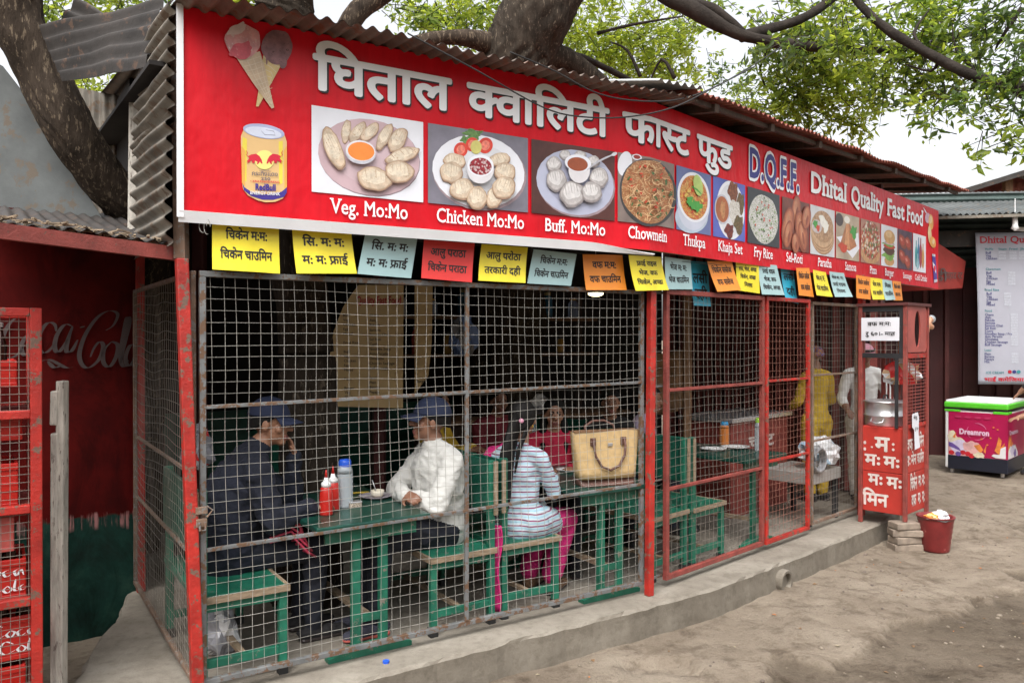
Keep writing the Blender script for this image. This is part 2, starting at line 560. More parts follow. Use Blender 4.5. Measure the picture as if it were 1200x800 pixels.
tag(ground, 'trodden cement apron and bare brown earth in front of the eatery', 'ground', kind='structure')
m, nt, b = _mat('earth')
v = coords(nt)
n1 = nz(nt, v, 1.3, 7, .62, .4); n2 = nz(nt, v, 7.0, 8, .7); n3 = nz(nt, v, 70, 6, .75)
cem = ramp(nt, n1, [(.28, (.20, .158, .117)), (.5, (.275, .225, .171)), (.75, (.37, .312, .243))])
ear = ramp(nt, n1, [(.28, (.10, .078, .055)), (.5, (.16, .127, .093)), (.72, (.24, .195, .148))])
aa = nt.nodes.new('ShaderNodeAttribute'); aa.attribute_name = 'earth'
base = mixc(nt, aa.outputs['Fac'], cem, ear)
spots = ramp(nt, n2, [(.36, (.55, .52, .5)), (.5, (1, 1, 1)), (.68, (1.0, 1.0, 1.0))])
base = mixc(nt, .8, base, spots, 'MULTIPLY')
grit = ramp(nt, n3, [(.3, (.72, .7, .68)), (.55, (1, 1, 1)), (.75, (1.0, 1.0, 1.0))])
base = mixc(nt, .6, base, grit, 'MULTIPLY')
# narrow cracks
vo = nt.nodes.new('ShaderNodeTexVoronoi'); vo.feature = 'DISTANCE_TO_EDGE'; vo.inputs['Scale'].default_value = .75
tr = nz(nt, v, 2.6, 9, .72, 1.2)
base = mixc(nt, .75, base, ramp(nt, tr, [(.34, (.58, .54, .5)), (.47, (1, 1, 1)), (.6, (1, 1, 1)), (.72, (.8, .78, .75))]), 'MULTIPLY')
nd = nt.nodes.new('ShaderNodeTexNoise'); nd.inputs['Scale'].default_value = 3.0; nd.inputs['Detail'].default_value = 6
nt.links.new(v, nd.inputs['Vector'])
vm = nt.nodes.new('ShaderNodeVectorMath'); vm.operation = 'MULTIPLY_ADD'
nt.links.new(nd.outputs['Color'], vm.inputs[0]); vm.inputs[1].default_value = (.6, .6, 0); nt.links.new(v, vm.inputs[2])
nt.links.new(vm.outputs[0], vo.inputs['Vector'])
ck = ramp(nt, vo.outputs['Distance'], [(.0, (.45, .42, .4)), (.007, (1, 1, 1))])
base = mixc(nt, .3, base, ck, 'MULTIPLY')
nt.links.new(base, b.inputs['Base Color']); b.inputs['Roughness'].default_value = .92
b.inputs['Specular IOR Level'].default_value = .25
hm = nt.nodes.new('ShaderNodeMath'); hm.operation = 'ADD'; nt.links.new(n2, hm.inputs[0])
hs = nt.nodes.new('ShaderNodeMath'); hs.operation = 'MULTIPLY'; nt.links.new(n3, hs.inputs[0]); hs.inputs[1].default_value = .35
nt.links.new(hs.outputs[0], hm.inputs[1]); bumpn(nt, b, hm.outputs[0], .9, .05)
gme.materials.append(m); M['earth'] = m

m, nt, b = _mat('concrete')
v = coords(nt)
n1 = nz(nt, v, 2.2, 7, .6, .5); n2 = nz(nt, v, 16, 7, .7); n3 = nz(nt, v, 120, 4, .7)
base = ramp(nt, n1, [(.28, (.17, .146, .117)), (.5, (.25, .222, .182)), (.74, (.34, .308, .258))])
base = mixc(nt, .55, base, ramp(nt, n2, [(.33, (.6, .58, .55)), (.52, (1, 1, 1)), (.7, (1.0, 1.0, 1.0))]), 'MULTIPLY')
base = mixc(nt, .4, base, ramp(nt, n3, [(.3, (.7, .7, .7)), (.6, (1, 1, 1))]), 'MULTIPLY')
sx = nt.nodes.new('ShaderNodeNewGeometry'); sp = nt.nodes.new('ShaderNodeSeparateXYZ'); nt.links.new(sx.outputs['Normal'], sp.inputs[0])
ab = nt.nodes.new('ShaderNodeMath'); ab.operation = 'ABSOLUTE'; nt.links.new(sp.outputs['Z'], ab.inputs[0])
tint = ramp(nt, ab.outputs[0], [(.3, (.62, .6, .57)), (.9, (1, 1, 1))])   # upright faces toned darker than level ones
base = mixc(nt, .85, base, tint, 'MULTIPLY')
nt.links.new(base, b.inputs['Base Color']); b.inputs['Roughness'].default_value = .88; b.inputs['Specular IOR Level'].default_value = .3
bumpn(nt, b, n2, .5, .015)
M['concrete'] = m

def resample(poly, step):
    out = []
    for a, b_ in zip(poly, poly[1:] + poly[:1]):
        a, b_ = Vector(a), Vector(b_); n = max(1, int((b_ - a).length / step))
        out += [a.lerp(b_, i / n) for i in range(n)]
    return out
back1 = F1.p(-1.0, 5.0); back2 = F2.p(4.0, 4.2)
outl = KERB + [(3.62, 7.4), (back2.x, back2.y), (back1.x, back1.y), (-2.62, 5.3), (-2.44, 5.08), (-2.33, 4.72), (-2.27, 4.38), (-2.2, 4.1), (-2.10, 3.86), (-2.06, 3.5), (-1.98, 3.2)]
ol = resample([Vector((x, y)) for x, y in outl], .05)
def ring(inset, z, amp, seed):
    n = len(ol); r = []
    for i, q in enumerate(ol):
        t = (ol[(i + 1) % n] - ol[i - 1]).normalized(); nn = Vector((t.y, -t.x))
        k = amp * fbm(q.x * 6, q.y * 6, seed, 4) + (0.035 * fbm(q.x * 2.2, q.y * 2.2, 7.7, 3) if q.x < -1.9 else 0)
        r.append((q.x - nn.x * (inset + k), q.y - nn.y * (inset + k), z + .4 * amp * fbm(q.x * 9, q.y * 9, seed + 3, 3)))
    return r
mb = MB()
rings = [ring(-.02, -.42, .012, 3), ring(-.008, -.13, .011, 3), ring(.0, -.05, .010, 3), ring(.002, -.014, .012, 3), ring(.018, .0, .014, 4), ring(.06, .0, .0, 4)]
n = len(ol)
for r in rings: mb.v += [Vector(q) for q in r]
for k in range(len(rings) - 1):
    for i in range(n):
        i2 = (i + 1) % n
        mb.f.append((k * n + i, k * n + i2, (k + 1) * n + i2, (k + 1) * n + i)); mb.m.append(0)
mb.f.append(tuple((len(rings) - 1) * n + i for i in range(n))); mb.m.append(0)
slab = mb.build('raised_concrete_floor', M['concrete'])
tag(slab, 'raised concrete floor with a crumbling front edge under the eatery', 'floor', kind='structure')

# ------------------------------------------------------------------ corrugated sheet
def corrugated(mb, p00, p10, p01, p11, per, amp, nrm, m=0, nv=6, sag=0.0, th=.003, seg=8, wob=0.0):
    """ridges run from the 0 edge to the 1 edge of the second parameter; the wave travels along the first"""
    p00, p10, p01, p11, nrm = map(Vector, (p00, p10, p01, p11, nrm))
    L = (p10 - p00).length; nu = max(4, int(L / per * seg))
    def fn(s, t):
        q = p00.lerp(p10, s).lerp(p01.lerp(p11, s), t)
        w = math.sin(2 * math.pi * s * L / per)
        return q + nrm * (amp * w + wob * fbm(s * L * 1.7, t * 2, 4.4, 2)) - Vector((0, 0, sag * math.sin(math.pi * t)))
    mb.grid(fn, nu, nv, m)
    mb.grid(lambda s, t: fn(s, t) + nrm * th, nu, nv, m)

# ------------------------------------------------------------------ the eatery: one building with its parts
hut = thing('eatery_building', 'open fronted tin roofed eatery with red posts behind the long red signboard', 'building', F1.p(0, 0))
def F1bar(mb, a, b_, w, h, m=0): mb.bar(F1.p(*a), F1.p(*b_), w, h, m)
def post(p0, p1, w, mt):
    mb = MB(); mb.bar(p0, p1, w, w, 0, up=F1.V)
    return mb.build('post', mt, hut, world=True, bevel=.006)
post(W(231, 824, 3.53), W(213, 303, 3.53), .052, M['red_paint'])
post(F2.p(-.012, -.05, .0), F2.p(.012, -.05, 1.945), .046, M['red_paint'])
post(F2.p(3.245, -.03, .0), F2.p(3.245, -.03, 2.2), .05, M['red_paint'])
post(F1.p(.02, 1.80, 0), F1.p(.02, 1.80, 2.6), .05, M['red_paint'])
for u, v_ in ((1.9, 2.3), (.55, 2.6)):
    mb = MB(); mb.bar(F1.p(u, v_, 0), F1.p(u, v_, 3.2), .09, .09); mb.build('pillar', M['maroon'], hut, world=True, bevel=.01)
mb = MB(); mb.bar(F2.p(1.9, .95, 0), F2.p(1.9, .95, 3.0), .07, .07); mb.build('pillar', M['brown_wood'], hut, world=True, bevel=.01)
# walls
def wallbox(name, a, b_, z0, z1, th, mt):
    a = Vector(a); b_ = Vector(b_); mid = (a + b_) / 2
    mb = MB(); mb.box((mid.x, mid.y, (z0 + z1) / 2), ((b_ - a).length, th, z1 - z0), math.atan2(b_.y - a.y, b_.x - a.x))
    return mb.build(name, mt, hut, world=True)
wallbox('back_wall', F1.p(-.1, 3.4), F1.p(4.1, 3.4), 0.0, 3.4, .08, M['near_black'])
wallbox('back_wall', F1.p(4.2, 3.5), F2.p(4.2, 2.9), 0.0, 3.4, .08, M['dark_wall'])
wallbox('side_wall', F1.p(0, 1.86), F1.p(0, 3.4), 0.0, 3.3, .06, M['near_black'])
wallbox('side_wall', F2.p(4.30, .20), F2.p(4.3, 2.9), 0.0, 3.2, .06, M['maroon'])
mb = MB()
for k in range(20): mb.bar(F2.p(4.255, .26 + k * .13, .02), F2.p(4.255, .26 + k * .13, 3.1), .09, .02)
mb.build('side_cladding', M['red_rust'], hut, world=True)
# wainscot of dark green boards at the back
mb = MB(); mb.box((0, 0, 0), (2.9, .03, .95)); o = mb.build('wainscot', M['green_dark'], hut, world=True, M=Matrix.Translation(F1.p(1.7, 3.32, .52)) @ Matrix.Rotation(F1.a, 4, 'Z'))
# ceiling of very dark boards
mb = MB()
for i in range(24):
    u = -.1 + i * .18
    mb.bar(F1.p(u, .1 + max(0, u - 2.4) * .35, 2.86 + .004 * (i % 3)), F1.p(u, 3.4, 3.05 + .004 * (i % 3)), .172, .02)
mb.build('ceiling', M['near_black'], hut, world=True)
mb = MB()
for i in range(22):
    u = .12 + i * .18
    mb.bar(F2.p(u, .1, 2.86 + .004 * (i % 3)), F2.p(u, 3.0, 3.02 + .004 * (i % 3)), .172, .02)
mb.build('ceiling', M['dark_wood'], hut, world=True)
# lintel beams behind the signboard and above the cards
mb = MB(); mb.bar(F1.p(-.06, .03, 2.30), F1.p(L1, .03, 2.30), .06, .09); mb.build('lintel', M['dark_wood'], hut, world=True)
mb = MB(); mb.bar(F2.p(0, .02, 2.30), F2.p(4.9, .42, 2.33), .06, .09); mb.build('lintel', M['red_rust'], hut, world=True)
mb = MB(); mb.bar(W(213, 303, 3.56), W(209, 20, 3.56), .05, .05); mb.build('corner_post', M['rusty_steel'], hut, world=True)
# roofs: corrugated, falling towards the road
mb = MB()
corrugated(mb, F1.p(-.12, -.34, 3.035), F1.p(L1 + .06, -.40, 3.045), F1.p(-.12, 4.2, 3.55), F1.p(L1 + .9, 4.2, 3.55), .072, .0115, (0, 0, 1), nv=5, wob=.012)
mb.build('roof', M['tin_rusty'], hut, world=True, smooth=True)
mb = MB()
corrugated(mb, F2.p(.0, -.37, 3.115), F2.p(6.3, -.03, 3.35), F2.p(-.4, 3.6, 3.55), F2.p(6.3, 3.6, 3.72), .072, .0115, (0, 0, 1), nv=5, wob=.02)
mb.build('roof', M['tin_redrust'], hut, world=True, smooth=True)
mb = MB()
corrugated(mb, F2.p(-.34, -.36, 3.10), F2.p(.06, -.39, 3.135), F2.p(-.5, .9, 3.34), F2.p(-.05, .9, 3.34), .072, .0115, (0, 0, 1), nv=3)
mb.build('roof_patch', M['tin_pale'], hut, world=True, smooth=True)
# rafters and fascia under the right hand eaves
for u in (.35, 1.15, 2.0, 2.9, 3.8, 4.7, 5.6):
    mb = MB(); mb.bar(F2.p(u, -.33 + .054 * u, 3.075 + .037 * u), F2.p(u, .8, 3.22 + .034 * u), .05, .05); mb.build('rafter', M['dark_wood'], hut, world=True)
mb = MB(); mb.bar(F2.p(.0, -.29, 3.09), F2.p(6.1, .05, 3.312), .03, .03); mb.build('purlin', M['dark_wood'], hut, world=True)
mb = MB(); mb.bar(F1.p(-.06, .02, 3.035), F1.p(L1, .0, 3.035), .04, .05); mb.build('purlin', M['dark_wood'], hut, world=True)
# gable of two torn tin sheets on the left side
mb = MB()
corrugated(mb, F1.p(-.125, -.06, 2.56), F1.p(-.125, -.03, 3.11), F1.p(-.15, .95, 2.60), F1.p(-.14, .62, 3.12), .068, .017, F1.U, nv=5, wob=.02)
mb.build('gable_sheet', M['tin'], hut, world=True, smooth=True)
mb = MB()
corrugated(mb, F1.p(-.135, -.06, 2.03), F1.p(-.145, -.07, 2.62), F1.p(-.17, .80, 2.03), F1.p(-.16, .78, 2.66), .068, .016, F1.U, nv=5, wob=.02)
mb.build('gable_sheet', M['tin'], hut, world=True, smooth=True)
mb = MB(); mb.bar(F1.p(-.13, .98, 2.1), F1.p(-.12, .98, 2.9), .05, .04); mb.build('gable_batten', M['grey_post'], hut, world=True)
# two bare ceiling lamps, lit
lm = bpy.data.materials.new('lamp_glow'); lm.use_nodes = True
lb = lm.node_tree.nodes['Principled BSDF']; lb.inputs['Emission Color'].default_value = (1, .82, .45, 1); lb.inputs['Emission Strength'].default_value = 9
p = W(698, 347, 6.6)
t = thing('ceiling_lamp', 'small round ceiling lamp glowing yellow inside the eatery', 'lamp', p)
mb = MB(); mb.lathe([(.03, .0), (.06, .012), (.062, .03), (.02, .04)], n=18); mb.build('diffuser', lm, t, smooth=True)
mb = MB(); mb.lathe([(.066, .025), (.066, .05), (.02, .06)], n=18); mb.tube([(0, 0, .055), (0, 0, .9)], .004, 6); mb.build('fitting', M['white_metal'], t)

# ------------------------------------------------------------------ neighbouring red kiosk on the left
kio = thing('neighbouring_kiosk', 'dark red tin kiosk with a faded painted drink name, left of the eatery', 'kiosk', (-2.6, 4.9, -.2))
FC = Frame(-2.41, 5.10, F1.a)      # wall runs towards -u
m, nt, b = _mat('kiosk_wall')
v = coords(nt)
sp = nt.nodes.new('ShaderNodeSeparateXYZ'); nt.links.new(v, sp.inputs[0])
wob = nz(nt, v, 5.0, 5, .6)
ad = nt.nodes.new('ShaderNodeMath'); ad.operation = 'MULTIPLY_ADD'; ad.inputs[1].default_value = .16
nt.links.new(wob, ad.inputs[0]); nt.links.new(sp.outputs['Z'], ad.inputs[2])
isred = ramp(nt, ad.outputs[0], [(.785, (0, 0, 0)), (.80, (1, 1, 1))])
red = ramp(nt, nz(nt, v, 2.0), [(.3, (.045, .002, .002)), (.7, (.125, .005, .0035))])
grn = ramp(nt, nz(nt, v, 3.0, 6, .7), [(.3, (.012, .022, .018)), (.5, (.012, .045, .034)), (.7, (.03, .075, .055))])
base = mixc(nt, isred, grn, red)
stz = ramp(nt, nz(nt, coords(nt, (9, 9, .6)), 2.4, 6, .7), [(.52, (0, 0, 0)), (.62, (1, 1, 1))])
band = ramp(nt, ad.outputs[0], [(.70, (0, 0, 0)), (.74, (1, 1, 1)), (.80, (1, 1, 1)), (.815, (0, 0, 0))])
grime = ramp(nt, nz(nt, coords(nt, (1, 1, .5)), 3.2, 9, .75, .8), [(.36, (.35, .33, .33)), (.52, (1, 1, 1)), (.64, (1, 1, 1)), (.74, (1.0, .8, .75))])
base = mixc(nt, .8, base, grime, 'MULTIPLY')
k = mixc(nt, 1.0, stz, band, 'MULTIPLY')
base = mixc(nt, k, base, (.36, .17, .16))
nt.links.new(base, b.inputs['Base Color']); b.inputs['Roughness'].default_value = .6; b.inputs['Specular IOR Level'].default_value = .12
bumpn(nt, b, wob, .2, .02)
mb = MB(); mb.box((-1.25, .03, 1.18), (2.5, .05, 2.84))
kw = mb.build('wall', m, kio, world=True, M=FC.M @ Matrix.Translation((0, 0, -.2)))
# the faded painted drink name
K = lambda u, z: FC.p(u, -.012, z)
def cu(px, py): return FC.uz(px, py, -.012)
mb = MB()
S = lambda *pts: [cu(a, b_) for a, b_ in pts]
strk = [S((30, 364), (42, 362), (40, 376), (34, 374)), S((26, 368), (12, 378), (3, 396), (2, 414), (10, 420), (22, 414), (28, 404)),     # big C, mostly behind the rack
        S((38, 392), (30, 394), (25, 406), (28, 416), (37, 414), (42, 402), (39, 392), (46, 388)),
        S((66, 388), (64, 380), (56, 378), (47, 390), (45, 406), (51, 414), (60, 408), (66, 398)),
        S((84, 382), (76, 380), (67, 392), (64, 406), (68, 413), (77, 402), (85, 384)), S((85, 382), (79, 400), (78, 412), (84, 411), (91, 398)),
        S((95, 384), (98, 382)),
        S((124, 387), (133, 381), (138, 368), (128, 364), (114, 372), (100, 392), (93, 414), (96, 427), (104, 431), (116, 421), (121, 406), (117, 400), (110, 408), (106, 418)),
        S((130, 401), (122, 410), (121, 424), (128, 430), (136, 418), (138, 404), (131, 400), (140, 404)),
        S((141, 426), (147, 400), (152, 376), (149, 372), (145, 390), (141, 418), (145, 430), (150, 422)),
        S((160, 404), (153, 404), (147, 418), (150, 429), (157, 422), (161, 404)), S((161, 404), (157, 424), (160, 431), (166, 424)),
        S((42, 426), (56, 421), (70, 427), (78, 431), (86, 430)), S((56, 423), (64, 431), (72, 427))]
tube_letters(mb, strk, lambda x, y: K(x, y), (.0125, .002), 0)
mb.build('lettering', M['faded_letter'], kio, world=True)
# roof over it: thin rusty eave, fascia and a tin awning seen from below
e0, e1 = W(215, 291, 3.60), W(-40, 256, 2.92)
dn = F1.V
mb = MB()
corrugated(mb, e1, e0, e1 + dn * 2.3 + Vector((0, 0, .36)), e0 + dn * 1.75 + Vector((0, 0, .36)), .07, .008, (0, 0, 1), nv=3, wob=.03)
mb.build('roof', M['tin_dark'], kio, world=True, smooth=True)
mb = MB(); mb.bar(e1 + Vector((0, 0, -.03)), e0 + Vector((0, 0, -.03)), .035, .06); mb.build('fascia', M['red_rust'], kio, world=True)
mb = MB()
for i in range(150):
    t_ = rnd.random(); q = e1.lerp(e0, t_) + dn * rnd.uniform(.0, .2) + Vector((0, 0, .022 + rnd.random() * .02))
    a = rnd.random() * 6.3; l = rnd.uniform(.015, .06)
    mb.bar(q, q + Vector((math.cos(a) * l, math.sin(a) * l, rnd.uniform(-.01, .01))), .010, .006)
o = mb.build('dry_leaf_litter', M['debris'], kio, world=True); o['kind'] = 'stuff'
mb = MB(); mb.box((-1.32, -.1, .95), (.05, 1.9, 2.1)); mb.build('side_wall', M['dark_red_wall'], kio, world=True, M=FC.M @ Matrix.Translation((0, -1.0, -.2)))  # unseen wall, lengthened forward to block light from the left
# bare tin sheet and scrap above the kiosk
def free_sheet(name, label, pts, mt, th=.006):
    mb = MB(); n = len(pts)
    back = Vector((0, th, 0))
    mb.add(pts, [tuple(range(n))]); mb.add([q + back for q in pts], [tuple(range(n))[::-1]])
    for i in range(n): mb.quad(pts[i], pts[(i + 1) % n], pts[(i + 1) % n] + back, pts[i] + back)
    o = mb.build(name, mt); tag(o, label, 'tin sheet'); return o
D = 4.75
free_sheet('tin_sheet', 'large flat grey tin sheet above the kiosk roof, left of the leaning trunk', [W(-30, 256, D), W(-30, 60, D), W(4, 78, D), W(60, 150, D), W(104, 230, D), W(124, 262, D)], M['tin_grey'])
mb = MB(); corrugated(mb, W(70, 290, 5.7), W(168, 290, 5.6), W(72, 100, 5.7), W(166, 118, 5.6), .085, .014, (0, -1, 0), nv=4, wob=.02)
tag(mb.build('corrugated_sheet', M['tin'], smooth=True), 'upright grey corrugated sheet standing behind the leaning trunk', 'tin sheet')
mb = MB(); corrugated(mb, W(47, 34, 4.45), W(74, 98, 4.35), W(196, 0, 3.95), W(172, 80, 3.85), .085, .014, Vector((.1, -.6, .8)).normalized(), nv=5, wob=.05)
tag(mb.build('corrugated_sheet', M['tin_dark'], smooth=True), 'dark corrugated sheet lying tilted across the gap left of the signboard top', 'tin sheet')
mb = MB(); corrugated(mb, W(92, 2, 4.7), W(55, 40, 4.7), W(150, 30, 4.5), W(160, 88, 4.4), .085, .014, Vector((.1, -.6, .8)).normalized(), nv=5, wob=.05)
tag(mb.build('corrugated_sheet', M['tin_dark'], smooth=True), 'rusty brown corrugated sheet under the dark one, top left of the photo', 'tin sheet')

# ------------------------------------------------------------------ shacks behind, on the right
sh = thing('dark_red_shack', 'dark red board shack behind the pink ice cream freezer', 'shack', W(1150, 545, 10.4))
FS = Frame(W(1083, 0, 10.6).x, 10.6, R(-6))
mb = MB(); mb.box((1.2, .05, 1.25), (3.4, .08, 2.6))
for i in range(16): mb.box((-.35 + i * .21, .0, 1.25), (.008, .035, 2.6))
mb.build('wall', M['dark_red_wall'], sh, world=True, M=FS.M)
mb = MB(); mb.box((-.0, .0, 1.25), (.05, .06, 2.6)); mb.box((.27, -.02, 1.25), (.05, .06, 2.6)); mb.build('door_frame', M['maroon'], sh, world=True, M=FS.M)
mb = MB(); corrugated(mb, FS.p(-.4, .1, 2.35), FS.p(-.4, .1, 3.55), FS.p(3.2, .1, 2.35), FS.p(3.2, .1, 3.55), .085, .016, (0, -1, 0), nv=4, wob=.03)
mb.build('upper_wall', M['tin_green'], sh, world=True, smooth=True)
mb = MB(); corrugated(mb, FS.p(-.6, -1.0, 3.10), FS.p(3.2, -1.0, 3.16), FS.p(-.6, 1.2, 3.75), FS.p(3.2, 1.2, 3.75), .075, .012, (0, 0, 1), nv=3)
mb.build('roof', M['tin_grey'], sh, world=True, smooth=True)
mb = MB(); mb.bar(FS.p(-.6, -1.0, 3.07), FS.p(3.2, -1.0, 3.13), .03, .035); mb.build('gutter', M['tin'], sh, world=True)
mb = MB(); mb.bar(FS.p(-.7, -.5, 2.86), FS.p(3.2, -.5, 2.92), .06, .2); mb.build('fascia', M['tin_dark'], sh, world=True)
mb = MB(); mb.bar(FS.p(.83, -.6, 2.98), FS.p(1.0, -.6, 2.97), .03, .05); mb.build('bracket', M['white_metal'], sh, world=True)
s2 = thing('gabled_shack', 'far shack with a tin gable and pale roof, topmost at the right edge', 'shack', W(1180, 545, 13.5))
D = 13.5
mb = MB(); mb.add([W(1110, 250, D), W(1112, 228, D), W(1180, 206, D), W(1300, 232, D), W(1300, 255, D)], [(0, 1, 2, 3, 4)]); mb.build('gable', M['red_rust'], s2, world=True)
mb = MB(); corrugated(mb, W(1184, 250, D - .1), W(1270, 250, D - .1), W(1184, 213, D - .1), W(1270, 222, D - .1), .1, .016, (0, -1, 0), nv=2); mb.build('gable_cladding', M['tin_redrust'], s2, world=True)
mb = MB(); a, b_, c_ = W(1108, 228, D - .5), W(1205, 198, D - .5), W(1330, 232, D - .5); bk = Vector((0, 3.5, .0))
mb.quad(a, b_, b_ + bk, a + bk); mb.quad(b_, c_, c_ + bk, b_ + bk); mb.build('roof', M['tin_pale'], s2, world=True, solid=.02)
mb = MB(); mb.bar(a + Vector((0, -.03, -.04)), b_ + Vector((0, -.03, -.04)), .03, .08); mb.bar(b_ + Vector((0, -.03, -.04)), c_ + Vector((0, -.03, -.04)), .03, .08); mb.build('bargeboard', M['tin_dark'], s2, world=True)
mb = MB(); mb.bar(W(1180, 250, D - .2), W(1180, 210, D - .2), .12, .1); mb.build('corner_board', M['brown_wood'], s2, world=True)
mb = MB(); mb.bx(-3, 3, 0, .1, 0, 3); mb.build('wall', M['tin_dark'], s2, world=True, M=Matrix.Translation(W(1230, 545, 14) + Vector((0, 0, -.3))))
# second red box sign behind the end of the big board
t = thing('awning_sign', 'small dark red awning sign half hidden behind the right end of the long signboard', 'sign', W(1112, 330, 9.75))
q = [W(1092, 280, 9.75), W(1132, 306, 10.05), W(1128, 338, 10.05), W(1092, 340, 9.75)]
mb = MB(); back = Vector((-.28, .35, 0)); mb.add(q + [a + back for a in q], [(0, 1, 2, 3), (7, 6, 5, 4), (0, 4, 5, 1), (1, 5, 6, 2), (2, 6, 7, 3), (3, 7, 4, 0)])
mb.build('box', mk('awning_red', (.3, .03, .022), .5, .2, 4), t, world=True, bevel=.01)
mb = MB(); fn = lambda x, y: W(1100 + x * 30, 329 - y * 30, 9.79 + x * .22)
write(mb, 'डी', fn, -.13, .0, .34, m=0, bold=.01); write(mb, 'प्रहाड रट', fn, .28, .08, .24, x1=.93, m=0, bold=.01)
mb.build('lettering', M['faded_letter'], t, world=True)
# ------------------------------------------------------------------ trees
def trunk(mb, pts, n=14, seed=0.0, amp=.1):
    """pts: (point, radius) joined by a smooth curve; the bark surface is made uneven"""
    P = [Vector(p) for p, r in pts]; Rr = [r for p, r in pts]
    out = []; rr = []
    for i in range(len(P) - 1):
        p0, p1, p2, p3 = P[max(i - 1, 0)], P[i], P[i + 1], P[min(i + 2, len(P) - 1)]
        K = max(3, int((p2 - p1).length / (.12 if n < 18 else .035)))
        for k in range(K):
            t = k / K
            out.append(.5 * ((2 * p1) + (p2 - p0) * t + (2 * p0 - 5 * p1 + 4 * p2 - p3) * t * t + (3 * p1 - p0 - 3 * p2 + p3) * t ** 3))
            rr.append(Rr[i] * (1 - t) + Rr[i + 1] * t)
    out.append(P[-1]); rr.append(Rr[-1])
    o = len(mb.v)
    mb.tube(out, rr, n)
    for i in range(o, len(mb.v)):
        k = (i - o) // n
        k = min(k, len(out) - 1)
        d = mb.v[i] - out[k]
        q = mb.v[i]
        f = fbm(q.x * 2.5 + seed, q.y * 2.5, q.z * 1.4, 4) * 2 * amp
        if n >= 18:                                         # ridged, furrowed bark
            th = 2 * math.pi * ((i - o) % n) / n; L = k * .035
            w = fbm(math.cos(th) * 3.4 + seed, math.sin(th) * 3.4, L * 2.2 + seed, 4)
            w2 = fbm(math.cos(th) * 9 + seed, math.sin(th) * 9, L * 6, 3)
            f += .085 * (.35 - abs(w) * 1.6) + .03 * w2
        mb.v[i] = out[k] + d * (1 + f)

def leafmat(name, c, tr):
    m = bpy.data.materials.new(name); m.use_nodes = True
    nt = m.node_tree; nt.nodes.clear()
    out = nt.nodes.new('ShaderNodeOutputMaterial'); mix = nt.nodes.new('ShaderNodeMixShader')
    d = nt.nodes.new('ShaderNodeBsdfPrincipled'); t = nt.nodes.new('ShaderNodeBsdfTranslucent')
    v = coords(nt)
    col = ramp(nt, nz(nt, v, 1.6, 3), [(.3, mulc(c, .7)), (.7, mulc(c, 1.3))])
    nt.links.new(col, d.inputs['Base Color']); d.inputs['Roughness'].default_value = .45
    col2 = ramp(nt, nz(nt, v, 1.6, 3), [(.3, mulc(tr, .75)), (.7, mulc(tr, 1.25))])
    nt.links.new(col2, t.inputs['Color']); mix.inputs[0].default_value = .5
    nt.links.new(d.outputs[0], mix.inputs[1]); nt.links.new(t.outputs[0], mix.inputs[2]); nt.links.new(mix.outputs[0], out.inputs[0])
    return m
LEAF = [leafmat('leaf_bright', (.13, .19, .022), (.66, .74, .08)), leafmat('leaf_mid', (.10, .16, .022), (.46, .58, .065)), leafmat('leaf_dark', (.045, .08, .018), (.15, .24, .04))]

def leaf(mb, p, L, rr, m):
    d = Vector((rr.gauss(0, 1), rr.gauss(0, 1), rr.gauss(-.35, .7))).normalized()
    x = d.cross(Vector((rr.gauss(0, 1), rr.gauss(0, 1), rr.gauss(0, 1)))).normalized()
    nn = d.cross(x)
    w = L * rr.uniform(.34, .46)
    a = p; b_ = p + d * L
    c1 = p + d * L * .42 + x * w * .5 + nn * L * .06; c2 = p + d * L * .42 - x * w * .5 + nn * L * .06
    mid = p + d * L * .45 - nn * L * .03
    o = len(mb.v); mb.v += [a, c1, b_, c2, mid]
    for f in ((0, 1, 4), (1, 2, 4), (2, 3, 4), (3, 0, 4)): mb.f.append(tuple(o + k for k in f)); mb.m.append(m)

def crown(name, parent, clumps, seed, twigs=True, size=(.065, .12), dens=1.95):
    """clumps: (px, py, depth, radius_px, leaves, tone); leaves hang in small sprays on twigs"""
    rr = random.Random(seed); mb = MB(); tw = MB()
    for px, py, d, rp, n, tone in clumps:
        r = rp / FPX * d; c = W(px, py, d)
        ns = max(3, int(n * dens) // 11)
        for _ in range(ns):
            q = Vector((rr.gauss(0, .5), rr.gauss(0, .6), rr.gauss(0, .5)))
            if q.length > 1.25: q *= 1.25 / q.length
            s = c + q * r
            dirv = Vector((rr.gauss(0, 1), rr.gauss(0, 1), rr.gauss(-.5, .6))).normalized()
            L = rr.uniform(.14, .32)
            if twigs: tw.tube([s - dirv * .1, s + dirv * L], [.005, .002], 3, cap=False)
            for k in range(11):
                t = k / 10
                pt = s + dirv * L * t + Vector((rr.gauss(0, .03), rr.gauss(0, .03), rr.gauss(0, .03)))
                w = rr.random()
                m = tone if w < .6 else (max(0, tone - 1) if w < .8 else min(2, tone + 1))
                leaf(mb, pt, rr.uniform(*size), rr, m)
    o = mb.build(name, LEAF, parent, world=True)
    if twigs: tw.build('twigs', M['bark_limb'], parent, world=True)['kind'] = 'stuff'
    return o

